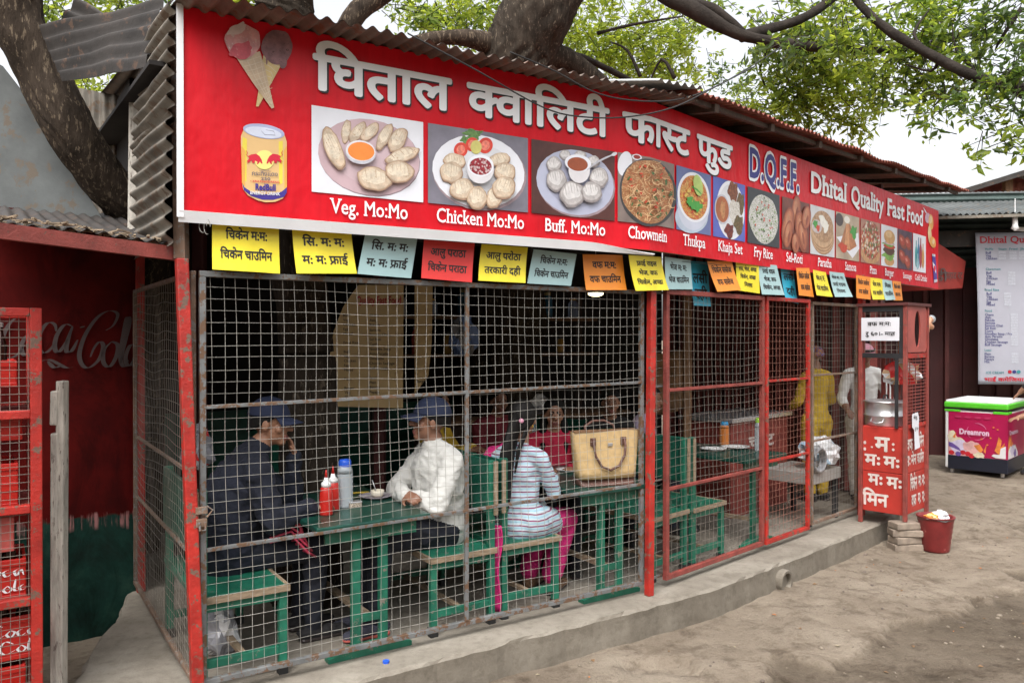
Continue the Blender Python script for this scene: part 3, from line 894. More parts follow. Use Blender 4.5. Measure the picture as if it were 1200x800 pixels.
# the dark trunk that leans over the kiosk on the left
tA = thing('leaning_tree', 'dark tree leaning across the tin sheets at the top left corner', 'tree', W(150, 640, 6.2))
mb = MB(); trunk(mb, [(W(150, 640, 6.1), .24), (W(165, 330, 5.6), .2), (W(152, 250, 5.0), .14), (W(117, 205, 4.75), .14), (W(80, 148, 4.6), .14), (W(48, 85, 4.55), .14), (W(22, 30, 4.5), .15), (W(12, -30, 4.5), .18), (W(0, -200, 4.6), .19)], 64, 1.0)
mb.build('trunk', M['bark_dark'], tA, smooth=True, world=True)
crown('crown', tA, [(110, 5, 7.5, 55, 230, 0), (65, 12, 7, 30, 110, 1), (150, -20, 7.5, 50, 150, 1), (118, 98, 8.5, 45, 150, 0), (80, 95, 8.5, 30, 90, 0), (150, 92, 8.2, 22, 60, 1)], 21)
# trunk that comes up through the floor of the eatery and out of its roof
tB = thing('roof_piercing_tree', 'upright bark trunk behind the man in the dark jacket, passing up through the roof', 'tree', F1.p(.72, 1.0))
mb = MB(); bp = W(360, 600, 4.9)
trunk(mb, [(Vector((bp.x + .03, bp.y, -.1)), .22), (W(362, 560, 4.9), .175), (W(358, 400, 4.9), .165), (W(348, 260, 4.95), .165), (W(340, 80, 5.0), .17), (W(334, -20, 5.0), .185), (W(320, -160, 5.2), .2)], 64, 4.0)
mb.build('trunk', M['bark'], tB, smooth=True, world=True)
mb = MB(); trunk(mb, [(W(404, 40, 6.2), .09), (W(420, 14, 6.2), .085), (W(455, -12, 6.3), .08), (W(520, -50, 6.5), .07)], 12, 2.0)
mb.build('limb', M['bark_dark'], tB, smooth=True, world=True)
crown('crown', tB, [(320, -8, 6.6, 30, 60, 0), (275, -4, 6.8, 22, 60, 0), (480, 8, 7.5, 26, 70, 1), (505, 30, 7.6, 20, 40, 1), (470, -14, 7.6, 30, 60, 1)], 22)
# the thick leaning trunk behind the roof with its spreading crown
tC = thing('spreading_tree', 'thick leaning tree rising behind the roof above the middle of the signboard', 'tree', W(590, 560, 7.7))
mb = MB()
trunk(mb, [(W(585, 580, 7.7), .42), (W(592, 300, 7.6), .36), (W(602, 100, 7.5), .33), (W(614, 50, 7.5), .33), (W(636, 0, 7.5), .335), (W(668, -60, 7.6), .34), (W(690, -160, 7.8), .3)], 80, 6.0)
mb.build('trunk', M['bark'], tC, smooth=True, world=True)
mb = MB(); trunk(mb, [(W(590, 62, 7.5), .12), (W(560, 48, 7.3), .085), (W(520, 45, 7.2), .075), (W(480, 57, 7.1), .065), (W(440, 84, 7.1), .055)], 12, 3.0); mb.build('limb', M['bark_dark'], tC, smooth=True, world=True)
mb = MB(); trunk(mb, [(W(610, 80, 7.6), .16), (W(650, 66, 7.7), .12), (W(690, 90, 7.9), .10), (W(730, 120, 8.1), .09)], 12, 5.0); mb.build('limb', M['bark'], tC, smooth=True, world=True)
mb = MB(); trunk(mb, [(W(640, 78, 8.4), .05), (W(670, 66, 8.4), .045), (W(700, 76, 8.6), .04), (W(740, 96, 8.8), .03)], 8, 5.0); mb.build('limb', M['bark_limb'], tC, smooth=True, world=True)
mb = MB(); trunk(mb, [(W(720, -70, 7.4), .105), (W(770, -14, 7.3), .088), (W(808, 10, 7.2), .070), (W(850, 34, 7.2), .056), (W(884, 46, 7.2), .050), (W(935, 54, 7.3), .047), (W(985, 58, 7.4), .042), (W(1060, 58, 7.6), .032), (W(1140, 40, 7.9), .022)], 18, 7.0); mb.build('limb', M['bark_limb'], tC, smooth=True, world=True)
mb = MB(); trunk(mb, [(W(868, 44, 7.2), .052), (W(905, 34, 7.3), .048), (W(945, 20, 7.4), .042), (W(985, -10, 7.6), .038), (W(1010, -40, 7.8), .03)], 12, 8.0); mb.build('limb', M['bark_limb'], tC, smooth=True, world=True)
mb = MB(); trunk(mb, [(W(806, 5, 7.2), .06), (W(830, 10, 7.2), .05), (W(850, 22, 7.2), .04), (W(872, 42, 7.2), .04)], 10, 9.0); mb.build('limb', M['bark_limb'], tC, smooth=True, world=True)
for a, b_, c_ in (((790, 92), (775, 70), (760, 100)), ((750, 90), (735, 60), (715, 50)), ((940, 56), (960, 84), (990, 110)), ((905, 52), (890, 80), (900, 110)), ((1040, 58), (1080, 90), (1095, 120)), ((700, 40), (740, 30), (800, 20))):
    mb = MB(); trunk(mb, [(W(*a, 8.2), .022), (W(*b_, 8.3), .016), (W(*c_, 8.4), .008)], 6, 1.0); mb.build('branch', M['bark_limb'], tC, smooth=True, world=True)
crown('crown', tC, [
    (600, 20, 9.5, 40, 240, 0), (540, 10, 9.5, 48, 340, 0), (510, 24, 9.4, 24, 130, 1), (560, 30, 9.3, 34, 180, 1), (700, 20, 10, 48, 420, 0), (760, 30, 10, 50, 460, 0), (725, 70, 10, 45, 420, 0), (690, 60, 10, 36, 260, 0), (775, 80, 10, 40, 330, 0), (800, 50, 10.5, 30, 210, 0), (800, 100, 10.5, 24, 140, 0),
    (660, 40, 9.8, 25, 160, 0), (820, 10, 9.5, 30, 150, 1), (640, 90, 9.8, 25, 120, 1),
    (855, 100, 12, 20, 60, 2), (840, 80, 12, 16, 40, 2), (875, 105, 11, 20, 70, 1),
    (895, 140, 8.4, 26, 150, 0), (870, 130, 8.6, 22, 100, 0), (925, 100, 8.4, 40, 270, 1), (960, 90, 8.2, 40, 260, 0), (985, 120, 8.0, 34, 210, 0), (930, 140, 8.4, 26, 130, 1), (1000, 140, 8.0, 14, 50, 0), (960, 60, 8.0, 36, 200, 1), (1020, 80, 8.0, 36, 200, 0), (905, 70, 8.2, 30, 150, 1),
    (945, 30, 7.8, 34, 190, 1), (990, 20, 7.8, 34, 200, 0), (900, 20, 7.8, 20, 70, 1), (895, 55, 6.6, 10, 22, 2), (930, 58, 6.8, 16, 40, 2), (985, 45, 7.0, 22, 90, 1)], 23)
# the tree whose dark limb comes in from the right
tD = thing('overhanging_tree', 'tree with a long dark limb reaching in from the top right corner', 'tree', Vector((8.2, 6.2, -.15)))
mb = MB(); trunk(mb, [(Vector((8.2, 6.2, -.3)), .34), (Vector((8.0, 6.3, 1.5)), .28), (Vector((7.6, 6.4, 3.2)), .24), (Vector((7.3, 6.5, 5.5)), .2)], 40, 11.0); mb.build('trunk', M['bark'], tD, smooth=True, world=True)
mb = MB(); trunk(mb, [(Vector((7.62, 6.4, 3.1)), .16), (W(1330, 150, 6.5), .09), (W(1200, 108, 6.6), .056), (W(1140, 90, 6.6), .048), (W(1085, 62, 6.7), .042), (W(1040, 36, 6.8), .037), (W(1005, 4, 6.9), .034), (W(975, -40, 7.0), .03)], 18, 12.0); mb.build('limb', M['bark_limb'], tD, smooth=True, world=True)
for a, b_, c_ in (((1196, 10), (1172, 46), (1165, 60)), ((1100, 70), (1090, 84), (1060, 76)), ((1150, 92), (1120, 60), (1115, 30)), ((1165, 98), (1175, 110), (1200, 140)), ((1085, 62), (1070, 40), (1090, 10))):
    mb = MB(); trunk(mb, [(W(*a, 6.7), .02), (W(*b_, 6.8), .014), (W(*c_, 6.9), .006)], 6, 1.0); mb.build('branch', M['bark_limb'], tD, smooth=True, world=True)
crown('crown', tD, [(1060, 30, 7.2, 40, 260, 1), (1110, 20, 7.2, 45, 300, 1), (1100, 70, 7.0, 34, 180, 1), (1150, 40, 7.2, 40, 230, 2), (1180, 10, 6.6, 34, 140, 2), (1130, 90, 6.8, 26, 110, 1), (1065, 75, 7.2, 28, 130, 1), (1040, 110, 7.2, 20, 70, 1), (1095, 110, 7.0, 22, 70, 1),
    (1120, 122, 6.2, 26, 60, 2), (1085, 128, 6.2, 18, 34, 1), (1160, 130, 6.4, 22, 50, 1), (1185, 160, 6.2, 18, 40, 1), (1195, 120, 6.2, 16, 45, 2), (1193, 178, 6.2, 12, 26, 1), (1150, 165, 6.2, 8, 14, 1), (1190, 70, 6.4, 26, 110, 2), (1170, 95, 6.4, 20, 70, 2), (1010, 40, 7.2, 30, 130, 1)], 24, size=(.06, .11), dens=1.6)
# ------------------------------------------------------------------ the long signboard, folded once
SP0 = Vector((-1.436, 3.45, 0)); SP1 = Vector((.836, 4.83, 0)); SD1 = (SP1 - SP0); SL1 = SD1.length; SD1.normalize()
SD2 = Vector((4.13, 4.41, 0)).normalized(); SL2 = 6.03
SN1 = Vector((SD1.y, -SD1.x, 0)); SN2 = Vector((SD2.y, -SD2.x, 0))
SZ0, SZ1 = 2.160, 3.068
def sgn(s, t, o=0.0):
    z = t + (.03 * sst(SL1 + 1, SL1 + SL2, s) if s > SL1 else 0)
    if s < SL1: return SP0 + SD1 * s + SN1 * o + Vector((0, 0, z))
    return SP1 + SD2 * (s - SL1) + SN2 * o + Vector((0, 0, z))
def spx(px, py):
    """pixel -> (s, t) on the board"""
    k = (px - CX) / FPX
    b_, d_, s0 = (SP0, SD1, 0) if px < 762 else (SP1, SD2, SL1)
    a = (k * b_.y - b_.x) / (d_.x - k * d_.y)
    y = b_.y + d_.y * a
    t = EYE + (HY - py) / FPX * y
    s = s0 + a
    if s > SL1: t -= .03 * sst(SL1 + 1, SL1 + SL2, s)
    return s, t
sign = thing('signboard', 'long red signboard with white Nepali title, rows of food pictures and English captions', 'sign', sgn(SL1, SZ0))
vin, nt, b = _mat('sign_vinyl')
v = coords(nt)
red = ramp(nt, nz(nt, v, 1.1, 6, .65), [(.3, (.56, .005, .013)), (.7, (.73, .010, .022))])
stk = ramp(nt, nz(nt, coords(nt, (5, 5, .35)), 3.0, 7, .7), [(.40, (1, 1, 1)), (.62, (.80, .78, .78)), (.75, (.66, .62, .62))])
red = mixc(nt, .55, red, stk, 'MULTIPLY')
nt.links.new(red, b.inputs['Base Color']); b.inputs['Roughness'].default_value = .38; b.inputs['Specular IOR Level'].default_value = .22
bumpn(nt, b, nz(nt, coords(nt, (1, 1, .6)), 2.6, 4, .55), .5, .06)
M['vinyl'] = vin
SEND = SL1 + SL2
mb = MB()
def board_fn(s, t):
    ss = s * SEND; tt = SZ0 + (SZ1 - SZ0) * t
    return sgn(ss, tt, .003 * fbm(ss * 1.3, tt * 1.8, 2.0, 2))
N = 160
mb.grid(board_fn, N, 10)
mb.build('board', vin, sign, smooth=False, world=True)
mb = MB()                                                 # tray behind the sheet
for s0, s1 in ((0, SL1), (SL1, SEND)):
    e = 1e-4
    q = [sgn(s0 + e, SZ0 + .004, -.008), sgn(s1 - e, SZ0 + .004, -.008), sgn(s1 - e, SZ1 - .004, -.008), sgn(s0 + e, SZ1 - .004, -.008)]
    w = [sgn(s0 + e, SZ0 + .004, -.06), sgn(s1 - e, SZ0 + .004, -.06), sgn(s1 - e, SZ1 - .004, -.06), sgn(s0 + e, SZ1 - .004, -.06)]
    mb.add(q + w, [(0, 1, 2, 3), (7, 6, 5, 4), (0, 4, 5, 1), (1, 5, 6, 2), (2, 6, 7, 3), (3, 7, 4, 0)])
mb.build('back_tray', M['rusty_steel'], sign, world=True)
mb = MB()                                                 # bare pale lip of the vinyl along the first stretch
mb.grid(lambda s, t: sgn(-.012 + s * (SL1 + .05), SZ0 - .004 + .05 * (1 - t) * (1 - .85 * sst(.8, 1.0, s)) - .026, .012 - .012 * t), 40, 1)
mb.grid(lambda s, t: sgn(-.020 + .028 * t, SZ0 - .01 + s * (SZ1 - SZ0 + .012), .010), 12, 1)
mb.build('white_edging', M['white_metal'], sign, world=True, solid=.006)

# --- title
def title_fn(o): return lambda x, y: sgn(x, y, o)
def split_fold(mb):
    """cut the flat letters where the board folds so that they bend with it (called on s, t coordinates)"""
    bm = bmesh.new(); bv = [bm.verts.new(q) for q in mb.v]
    for f, mi in zip(mb.f, mb.m):
        try: fc = bm.faces.new([bv[i] for i in f]); fc.material_index = mi
        except ValueError: pass
    bmesh.ops.bisect_plane(bm, geom=bm.verts[:] + bm.edges[:] + bm.faces[:], plane_co=(SL1, 0, 0), plane_no=(1, 0, 0))
    bm.verts.index_update()
    r = MB(); r.v = [q.co.copy() for q in bm.verts]; r.f = [tuple(q.index for q in f.verts) for f in bm.faces]; r.m = [f.material_index for f in bm.faces]
    bm.free(); return r
flat = lambda x, y: Vector((x, y, 0))
def on_board(mb, o):
    mb = split_fold(mb); mb.v = [sgn(q.x, q.y, o + q.z) for q in mb.v]; return mb
HB, HH = 2.803, .158
words = [('घिताल', 366, 529), ('क्वालिटी', 546, 713), ('फास्ट', 728, 807), ('फुड', 815, 857)]
for off, dx, bold, mt, nm in ((.009, .0, .030, 'white_letter', 'title_lettering'), (.007, .007, .036, 'ink', 'title_shadow')):
    mb = MB()
    for w, x0, x1 in words:
        s0, s1 = spx(x0, 100)[0], spx(x1, 150)[0]
        write(mb, w, flat, s0 + dx, HB - dx, HH, s1 + dx, bold=bold)
        hb = [layout(w)[2]]
    on_board(mb, off).build(nm, M[mt], sign, world=True)
M['sign_blue'] = mk('sign_blue', (.035, .035, .22), .45, .1, 4)
for off, bold, mt, nm in ((.009, .03, 'sign_blue', 'initials_lettering'), (.0075, .085, 'white_letter', 'initials_outline')):
    mb = MB(); s0, s1 = spx(877, 190)[0], spx(935, 215)[0]
    e = .012 if bold > .03 else 0
    write(mb, 'D.Q.F.F.', flat, s0 - e, 2.80 - e * .5, .205 + e, s1 + e, bold=bold, serif=True)
    on_board(mb, off).build(nm, M[mt], sign, world=True)
for w, x0, x1 in (('Dhital', 949, 991), ('Quality', 996, 1034), ('Fast', 1038, 1058.5), ('Food', 1061, 1080.5)):
    mb = MB(); write(mb, w, flat, spx(x0, 200)[0], 2.828, .165, spx(x1, 240)[0], bold=.028, serif=True)
    on_board(mb, .009).build('english_lettering', M['white_letter'], sign, world=True)
for w, x0, x1 in (('Veg. Mo:Mo', 386, 477), ('Chicken Mo:Mo', 511, 613), ('Buff. Mo:Mo', 638, 708), ('Chowmein', 735, 780), ('Thukpa', 799, 825), ('Khaja Set', 840, 868.5), ('Fry Rice', 882, 904), ('Sel-Roti', 920, 939), ('Paratha', 957, 973), ('Samosa', 989, 1002), ('Pizza', 1018, 1026), ('Burger', 1036, 1046), ('Sausage', 1057, 1067), ('Cold Drinks', 1071, 1085)):
    mb = MB(); write(mb, w, flat, spx(x0, 260)[0], 2.222, .071 if x0 < 1050 else .06, spx(x1, 270)[0], bold=.012, serif=True)
    on_board(mb, .009).build('caption_lettering', M['white_letter'], sign, world=True)

# --- printed pictures: flat layered print, each one mesh with its own inks
PM = {}
def ink(name, c, var=.12, scale=30, rough=.4, chip=None, chipa=.6):
    if name not in PM: PM[name] = mk('print_' + name, c, rough, var, scale, chip=chip, chipa=chipa)
    return PM[name]
def multi_ink(name, cols, scale=50, dist=0.0, stretch=(1, 1, 1)):
    """print of many small pieces (noodles, rice, toppings): random cells of the given colours"""
    if name in PM: return PM[name]
    m, nt, b = _mat('print_' + name)
    v = coords(nt, stretch)
    if dist:
        nd = nt.nodes.new('ShaderNodeTexNoise'); nd.inputs['Scale'].default_value = scale * .35; nd.inputs['Detail'].default_value = 3
        nt.links.new(v, nd.inputs['Vector'])
        vm = nt.nodes.new('ShaderNodeVectorMath'); vm.operation = 'MULTIPLY_ADD'; nt.links.new(nd.outputs['Color'], vm.inputs[0])
        vm.inputs[1].default_value = (dist,) * 3; nt.links.new(v, vm.inputs[2]); v = vm.outputs[0]
    vo = nt.nodes.new('ShaderNodeTexVoronoi'); vo.inputs['Scale'].default_value = scale; nt.links.new(v, vo.inputs['Vector'])
    sp = nt.nodes.new('ShaderNodeSeparateColor'); nt.links.new(vo.outputs['Color'], sp.inputs[0])
    n = len(cols)
    r = nt.nodes.new('ShaderNodeValToRGB'); r.color_ramp.interpolation = 'CONSTANT'
    el = r.color_ramp.elements
    while len(el) < n: el.new(.5)
    for i, (e, c) in enumerate(zip(el, cols)): e.position = i / n; e.color = c4(c)
    nt.links.new(sp.outputs[0], r.inputs[0])
    k = ramp(nt, vo.outputs['Distance'], [(.25, (1, 1, 1)), (.75, (.55, .5, .48))])
    nt.links.new(mixc(nt, .7, r.outputs[0], k, 'MULTIPLY'), b.inputs['Base Color']); b.inputs['Roughness'].default_value = .4
    PM[name] = m; return m
class Pic:
    """polygons in the pixels of an enlarged crop of the photo, carried back to the plane of the board and printed there in layers"""
    def __init__(s, x0, y0, k, ky=None):
        s.x0, s.y0, s.k, s.ky = x0, y0, k, ky or k
        s.mb = MB(); s.mats = []; s.z = 0.0012
    def P(s, X, Y): a = spx(s.x0 + X * s.k, s.y0 + Y * s.ky); return Vector((a[0], a[1], s.z))
    def mi(s, m):
        if m not in s.mats: s.mats.append(m)
        return s.mats.index(m)
    def poly(s, pts, m):
        s.z += .00025; s.mb.add([s.P(*q) for q in pts], [tuple(range(len(pts)))], s.mi(m))
    def blob(s, cx, cy, rx, ry, m, rot=0.0, n=26, wob=0.0, seed=0.0):
        c_, s_ = math.cos(R(rot)), math.sin(R(rot)); out = []
        for i in range(n):
            a = 2 * math.pi * i / n; k = 1 + wob * fbm(math.cos(a) * 1.6 + seed, math.sin(a) * 1.6, seed * 2.3, 2)
            x, y = rx * math.cos(a) * k, ry * math.sin(a) * k
            out.append((cx + x * c_ - y * s_, cy + x * s_ + y * c_))
        s.poly(out, m)
    def line(s, pts, w, m):
        s.z += .00025; n = len(pts); vs = []
        for i, (x, y) in enumerate(pts):
            a = pts[max(i - 1, 0)]; b_ = pts[min(i + 1, n - 1)]
            dx, dy = b_[0] - a[0], b_[1] - a[1]; L = math.hypot(dx, dy) or 1
            e = w * (.3 + .7 * math.sin(math.pi * (i + .3) / (n - .4)))
            vs.append(s.P(x - dy / L * e / 2, y + dx / L * e / 2)); vs.append(s.P(x + dy / L * e / 2, y - dx / L * e / 2))
        s.mb.add(vs, [(2 * i, 2 * i + 1, 2 * i + 3, 2 * i + 2) for i in range(n - 1)], s.mi(m))
    def dumpling(s, cx, cy, rx, ry, rot, ms, folds=6, seed=0.0):
        lo, mid, hi, ln = ms
        c_, s_ = math.cos(R(rot)), math.sin(R(rot))
        T = lambda x, y: (cx + x * c_ - y * s_, cy + x * s_ + y * c_)
        s.blob(cx + 1, cy + 4, rx * 1.05, ry * 1.07, lo, rot, wob=.14, seed=seed)
        s.blob(cx, cy, rx, ry, ms[3], rot, wob=.12, seed=seed); s.blob(cx, cy - 1, rx * .93, ry * .92, mid, rot, wob=.12, seed=seed)
        s.blob(*T(-rx * .05, -ry * .12), rx * .72, ry * .62, hi, rot, wob=.3, seed=seed + 1)
        for i in range(folds):
            f = (i + .5) / folds; x = rx * (-.72 + 1.44 * f); h = ry * math.sqrt(max(.05, 1 - (x / rx) ** 2))
            k = .5 + .5 * math.sin(i * 2.3 + seed)
            s.line([T(x - rx * .06, -h * .88), T(x + rx * .02 * k, -h * .5), T(x + rx * .10, -h * (.12 - .3 * k))], max(1.6, rx * .045), mid if i % 2 else ln)
    def done(s, label): 
        mb = split_fold(s.mb); mb.v = [sgn(q.x, q.y, .0045 + q.z) for q in mb.v]
        return mb.build('food_picture', s.mats, sign, world=True, label=label)
    def rect(s, px0, px1, m):
        """the picture's rectangle, upright on the board"""
        s.z += .00025
        s0, s1 = spx(px0, 200)[0], spx(px1, 200)[0]
        s.s0, s.s1 = s0, s1
        s.mb.add([(s0, 2.315, s.z), (s1, 2.315, s.z), (s1, 2.722, s.z), (s0, 2.722, s.z)], [(0, 1, 2, 3)], s.mi(m))
    def in01(s):
        """switch to unit coordinates inside the rectangle (x right, y down)"""
        s.P = lambda X, Y: Vector((s.s0 + (s.s1 - s.s0) * X, 2.722 - (2.722 - 2.315) * Y, s.z))
        return s
DUM = (ink('dumpling_lo', (.30, .19, .13), .3, 40), ink('dumpling_mid', (.58, .46, .34), .3, 24, chip=(.40, .25, .14), chipa=.6), ink('dumpling_hi', (.70, .61, .48), .2, 30, chip=(.50, .36, .23), chipa=.57), ink('dumpling_line', (.47, .33, .22), .25, 24))
DUG = (ink('dumplingg_lo', (.25, .22, .22), .3, 40), ink('dumplingg_mid', (.46, .43, .42), .25, 30), ink('dumplingg_hi', (.66, .64, .63), .16, 30), ink('dumplingg_line', (.30, .27, .26), .2, 30))
WHT = ink('white', (.74, .75, .80), .04, 10); STEEL = ink('steel', (.5, .5, .55), .2, 20); SHADE = ink('plate_shade', (.3, .22, .24), .2, 20)
# veg dumplings on a pink plate
p = Pic(360, 130, 140 / 1018); p.rect(365, 495.5, WHT)
p.blob(526, 404, 440, 322, SHADE, 14); p.blob(522, 398, 438, 318, ink('plate_pink', (.56, .40, .43), .12, 8), 14); p.blob(545, 410, 330, 225, ink('plate_pink_in', (.60, .45, .48), .1, 8), 14)
for i, d in enumerate(((330, 180, 40, 95, 8), (425, 185, 48, 100, 38), (530, 185, 50, 95, 45), (650, 225, 48, 115, 28), (760, 255, 66, 110, 30), (800, 385, 150, 56, -18), (215, 330, 68, 190, -22), (560, 585, 150, 95, 12), (770, 525, 115, 90, 8))):
    p.dumpling(*d, DUM, 5, seed=i * 1.7)
p.blob(440, 372, 128, 92, STEEL, 8); p.blob(440, 352, 126, 88, ink('rim', (.7, .68, .7), .1, 20), 8); p.blob(444, 356, 113, 77, ink('sauce_orange', (.78, .24, .04), .08, 14), 8)
p.done('picture of pale dumplings round orange sauce on a pink plate')
# chicken dumplings on a white plate
p = Pic(420, 40, .25); p.rect(501, 618, ink('grey_cloth', (.19, .18, .22), .35, 3))
p.blob(565, 655, 222, 172, SHADE, 12); p.blob(560, 645, 218, 168, WHT, 12); p.blob(562, 650, 175, 132, ink('white_in', (.66, .67, .70), .05, 8), 12)
p.blob(540, 475, 45, 22, ink('herb', (.11, .22, .06), .5, 60), 10, wob=.8); p.blob(500, 500, 22, 18, ink('herb', (.11, .22, .06)), 0, wob=.8)
for x, y, r in ((477, 545, 32), (530, 520, 30), (592, 525, 34)):
    p.blob(x, y, r, r * 1.1, ink('tomato', (.62, .05, .03), .15, 30), 20); p.blob(x, y, r * .62, r * .7, ink('tomato_in', (.72, .2, .14), .3, 60), 20)
p.blob(548, 533, 26, 32, ink('lime', (.56, .52, .16), .15, 20), 0)
for i, d in enumerate(((448, 598, 52, 36, 10), (432, 650, 52, 48, 10), (655, 590, 48, 30, -10), (680, 648, 48, 44, 25), (478, 728, 56, 48, 0), (548, 768, 46, 50, 10), (628, 765, 36, 50, 15), (670, 722, 50, 52, 30))):
    p.dumpling(*d, DUM, 6, seed=i * 2.1)
p.blob(560, 640, 62, 66, ink('cup', (.66, .64, .66), .08, 8), 0); p.blob(560, 622, 62, 50, WHT, 6); p.blob(560, 626, 52, 40, multi_ink('relish', [(.25, .01, .02), (.34, .02, .03), (.6, .45, .45), (.3, .015, .03)], 90), 6)
p.done('picture of folded dumplings round a red relish cup with tomato slices')
# buff dumplings on a blue grey plate
p = Pic(620, 80, .25); p.rect(622, 719.5, ink('red_wood', (.09, .028, .022), .4, 4, .4))
p.blob(217, 545, 186, 152, SHADE, 18); p.blob(212, 537, 184, 150, ink('plate_blue', (.43, .45, .57), .08, 6), 18); p.blob(214, 540, 140, 108, ink('plate_blue_in', (.36, .37, .48), .08, 6), 18)
for i, d in enumerate(((165, 408, 26, 22, 0), (235, 408, 28, 18, 0), (110, 452, 34, 36, 0), (120, 525, 46, 50, 0), (318, 512, 42, 44, 0), (290, 440, 30, 26, 0), (192, 590, 56, 58, 0), (280, 582, 46, 46, 0))):
    p.dumpling(*d, DUG, 6, seed=i * 1.3)
p.blob(222, 485, 50, 58, ink('cup', (.66, .64, .66)), 0); p.blob(216, 450, 62, 40, WHT, 8); p.blob(214, 455, 48, 32, ink('soup', (.30, .07, .025), .15, 20), 8)
p.line([(258, 482), (300, 448), (345, 425), (392, 405)], 9, STEEL); p.blob(385, 408, 14, 8, ink('spoon_hi', (.65, .66, .7), .1, 9), -25)
p.done('picture of grey dumplings round a white cup of sauce on a blue plate')
# noodles
p = Pic(700, 180, .1375); p.rect(723, 789, ink('table_brown', (.22, .17, .15), .4, 4))
p.blob(228, 90, 60, 105, WHT, 10); p.blob(330, 35, 42, 26, WHT, 10); p.blob(330, 33, 30, 17, ink('sauce_dk', (.3, .03, .02), .1, 8), 10)
p.blob(425, 335, 240, 290, ink('pan', (.05, .05, .05), .3, 8), -12, n=40)
noo = multi_ink('noodles', [(.50, .27, .12), (.42, .2, .08), (.58, .36, .18), (.46, .17, .07), (.36, .15, .06)], 60, .12, (1, 1, 2.6))
p.blob(425, 325, 222, 270, noo, -12, n=40, wob=.06)
nl = [ink('noodle_hi', (.64, .42, .22), .15, 30), ink('noodle_dk', (.3, .12, .05), .2, 30), ink('chilli', (.52, .06, .025), .2, 30), ink('greens', (.07, .13, .04), .3, 30)]
rr = random.Random(3)
for i in range(150):
    a = rr.random() * 6.28; r = math.sqrt(rr.random()) * .92
    x, y = 425 + 215 * r * math.cos(a), 325 + 255 * r * math.sin(a); t0 = rr.random() * 6.28
    k = rr.random()
    if k < .62:
        pts = []
        for j in range(6): pts.append((x, y)); t0 += rr.uniform(-.6, .6); x += 16 * math.cos(t0); y += 16 * math.sin(t0)
        pts = [q for q in pts if ((q[0] - 425) / 225) ** 2 + ((q[1] - 325) / 272) ** 2 < 1]
        if len(pts) > 2: p.line(pts, rr.uniform(5, 8), nl[0] if rr.random() < .7 else nl[1])
    elif k < .8: p.blob(x, y, rr.uniform(8, 17), rr.uniform(6, 12), nl[2], rr.uniform(0, 180), 9, wob=.5, seed=i)
    else: p.blob(x, y, rr.uniform(10, 26), rr.uniform(6, 11), nl[3], rr.uniform(0, 180), 9, wob=.5, seed=i)
p.done('picture of fried noodles in a dark pan')
# noodle soup
p.__init__(700, 180, .1375); p.rect(791.5, 832, ink('blue_cloth', (.13, .16, .33), .2, 4))
p.blob(795, 540, 140, 140, ink('cloth_lt', (.45, .52, .62), .15, 6), 0); p.blob(812, 440, 138, 215, ink('bowl_lo', (.55, .58, .68), .08, 6), 0); p.blob(812, 375, 136, 215, WHT, -8, n=36)
p.blob(812, 378, 118, 190, multi_ink('soup_noodles', [(.62, .2, .05), (.66, .34, .08), (.58, .12, .04), (.68, .42, .14)], 55, .12, (1, 1, 2)), -8, n=36)
for i in range(26):
    a = rr.random() * 6.28; r = math.sqrt(rr.random()) * .85
    p.blob(812 + 110 * r * math.cos(a), 378 + 178 * r * math.sin(a), rr.uniform(8, 16), rr.uniform(8, 18), [nl[2], ink('yolk', (.66, .45, .1), .2, 20)][i % 2], rr.uniform(0, 90), 10, wob=.5, seed=i)
p.blob(842, 275, 38, 92, ink('lime_slice', (.42, .55, .16), .15, 20), -10); p.line([(790, 285), (830, 310), (870, 350)], 14, ink('leaf_green', (.06, .3, .05), .2, 20))
for x, y in ((770, 400), (845, 450), (800, 440)): p.blob(x, y, 30, 38, ink('leaf_green', (.06, .3, .05)), 0, wob=.7, seed=x)
p.done('picture of noodle soup with green herbs in a white bowl')
# snack set
def U(px0, px1, m):
    q = Pic(0, 0, 1); q.rect(px0, px1, m); return q.in01()
p = U(834.5, 872, ink('blue_cloth2', (.09, .12, .42), .2, 4))
p.blob(.54, .5, .44, .5, WHT, 0, 32); p.blob(.54, .5, .38, .44, ink('white_in', (.66, .67, .70)), 0, 32)
p.blob(.62, .18, .17, .17, multi_ink('meat', [(.22, .07, .03), (.3, .11, .05), (.16, .05, .02)], 80), 0, wob=.4); p.blob(.86, .34, .13, .17, multi_ink('beans', [(.12, .1, .04), (.2, .14, .06), (.16, .08, .03)], 90), 0, wob=.4)
p.blob(.66, .52, .2, .2, multi_ink('rice_white', [(.68, .66, .6), (.75, .73, .68), (.6, .57, .5)], 130), 0, wob=.3); p.blob(.8, .72, .16, .15, multi_ink('beans', []), 0, wob=.4); p.blob(.5, .86, .15, .11, multi_ink('pickle', [(.16, .02, .02), (.24, .04, .02), (.1, .02, .015)], 80), 0, wob=.5)
p.blob(.27, .52, .23, .25, STEEL, 0); p.blob(.27, .52, .2, .22, ink('curry', (.36, .11, .04), .2, 20), 0); p.blob(.29, .52, .09, .13, ink('curry_lump', (.46, .22, .09), .3, 40), 0, wob=.5)
p.done('picture of a snack set with curry bowl and rice')
p = U(875, 912.5, ink('dark_slate', (.035, .04, .045), .3, 6))
p.blob(.5, .52, .46, .44, multi_ink('fried_rice', [(.66, .66, .62), (.72, .73, .70), (.5, .52, .5), (.6, .6, .55), (.74, .74, .73), (.3, .38, .2)], 110, 0, (1, 1, 1.6)), 0, 32, wob=.05)
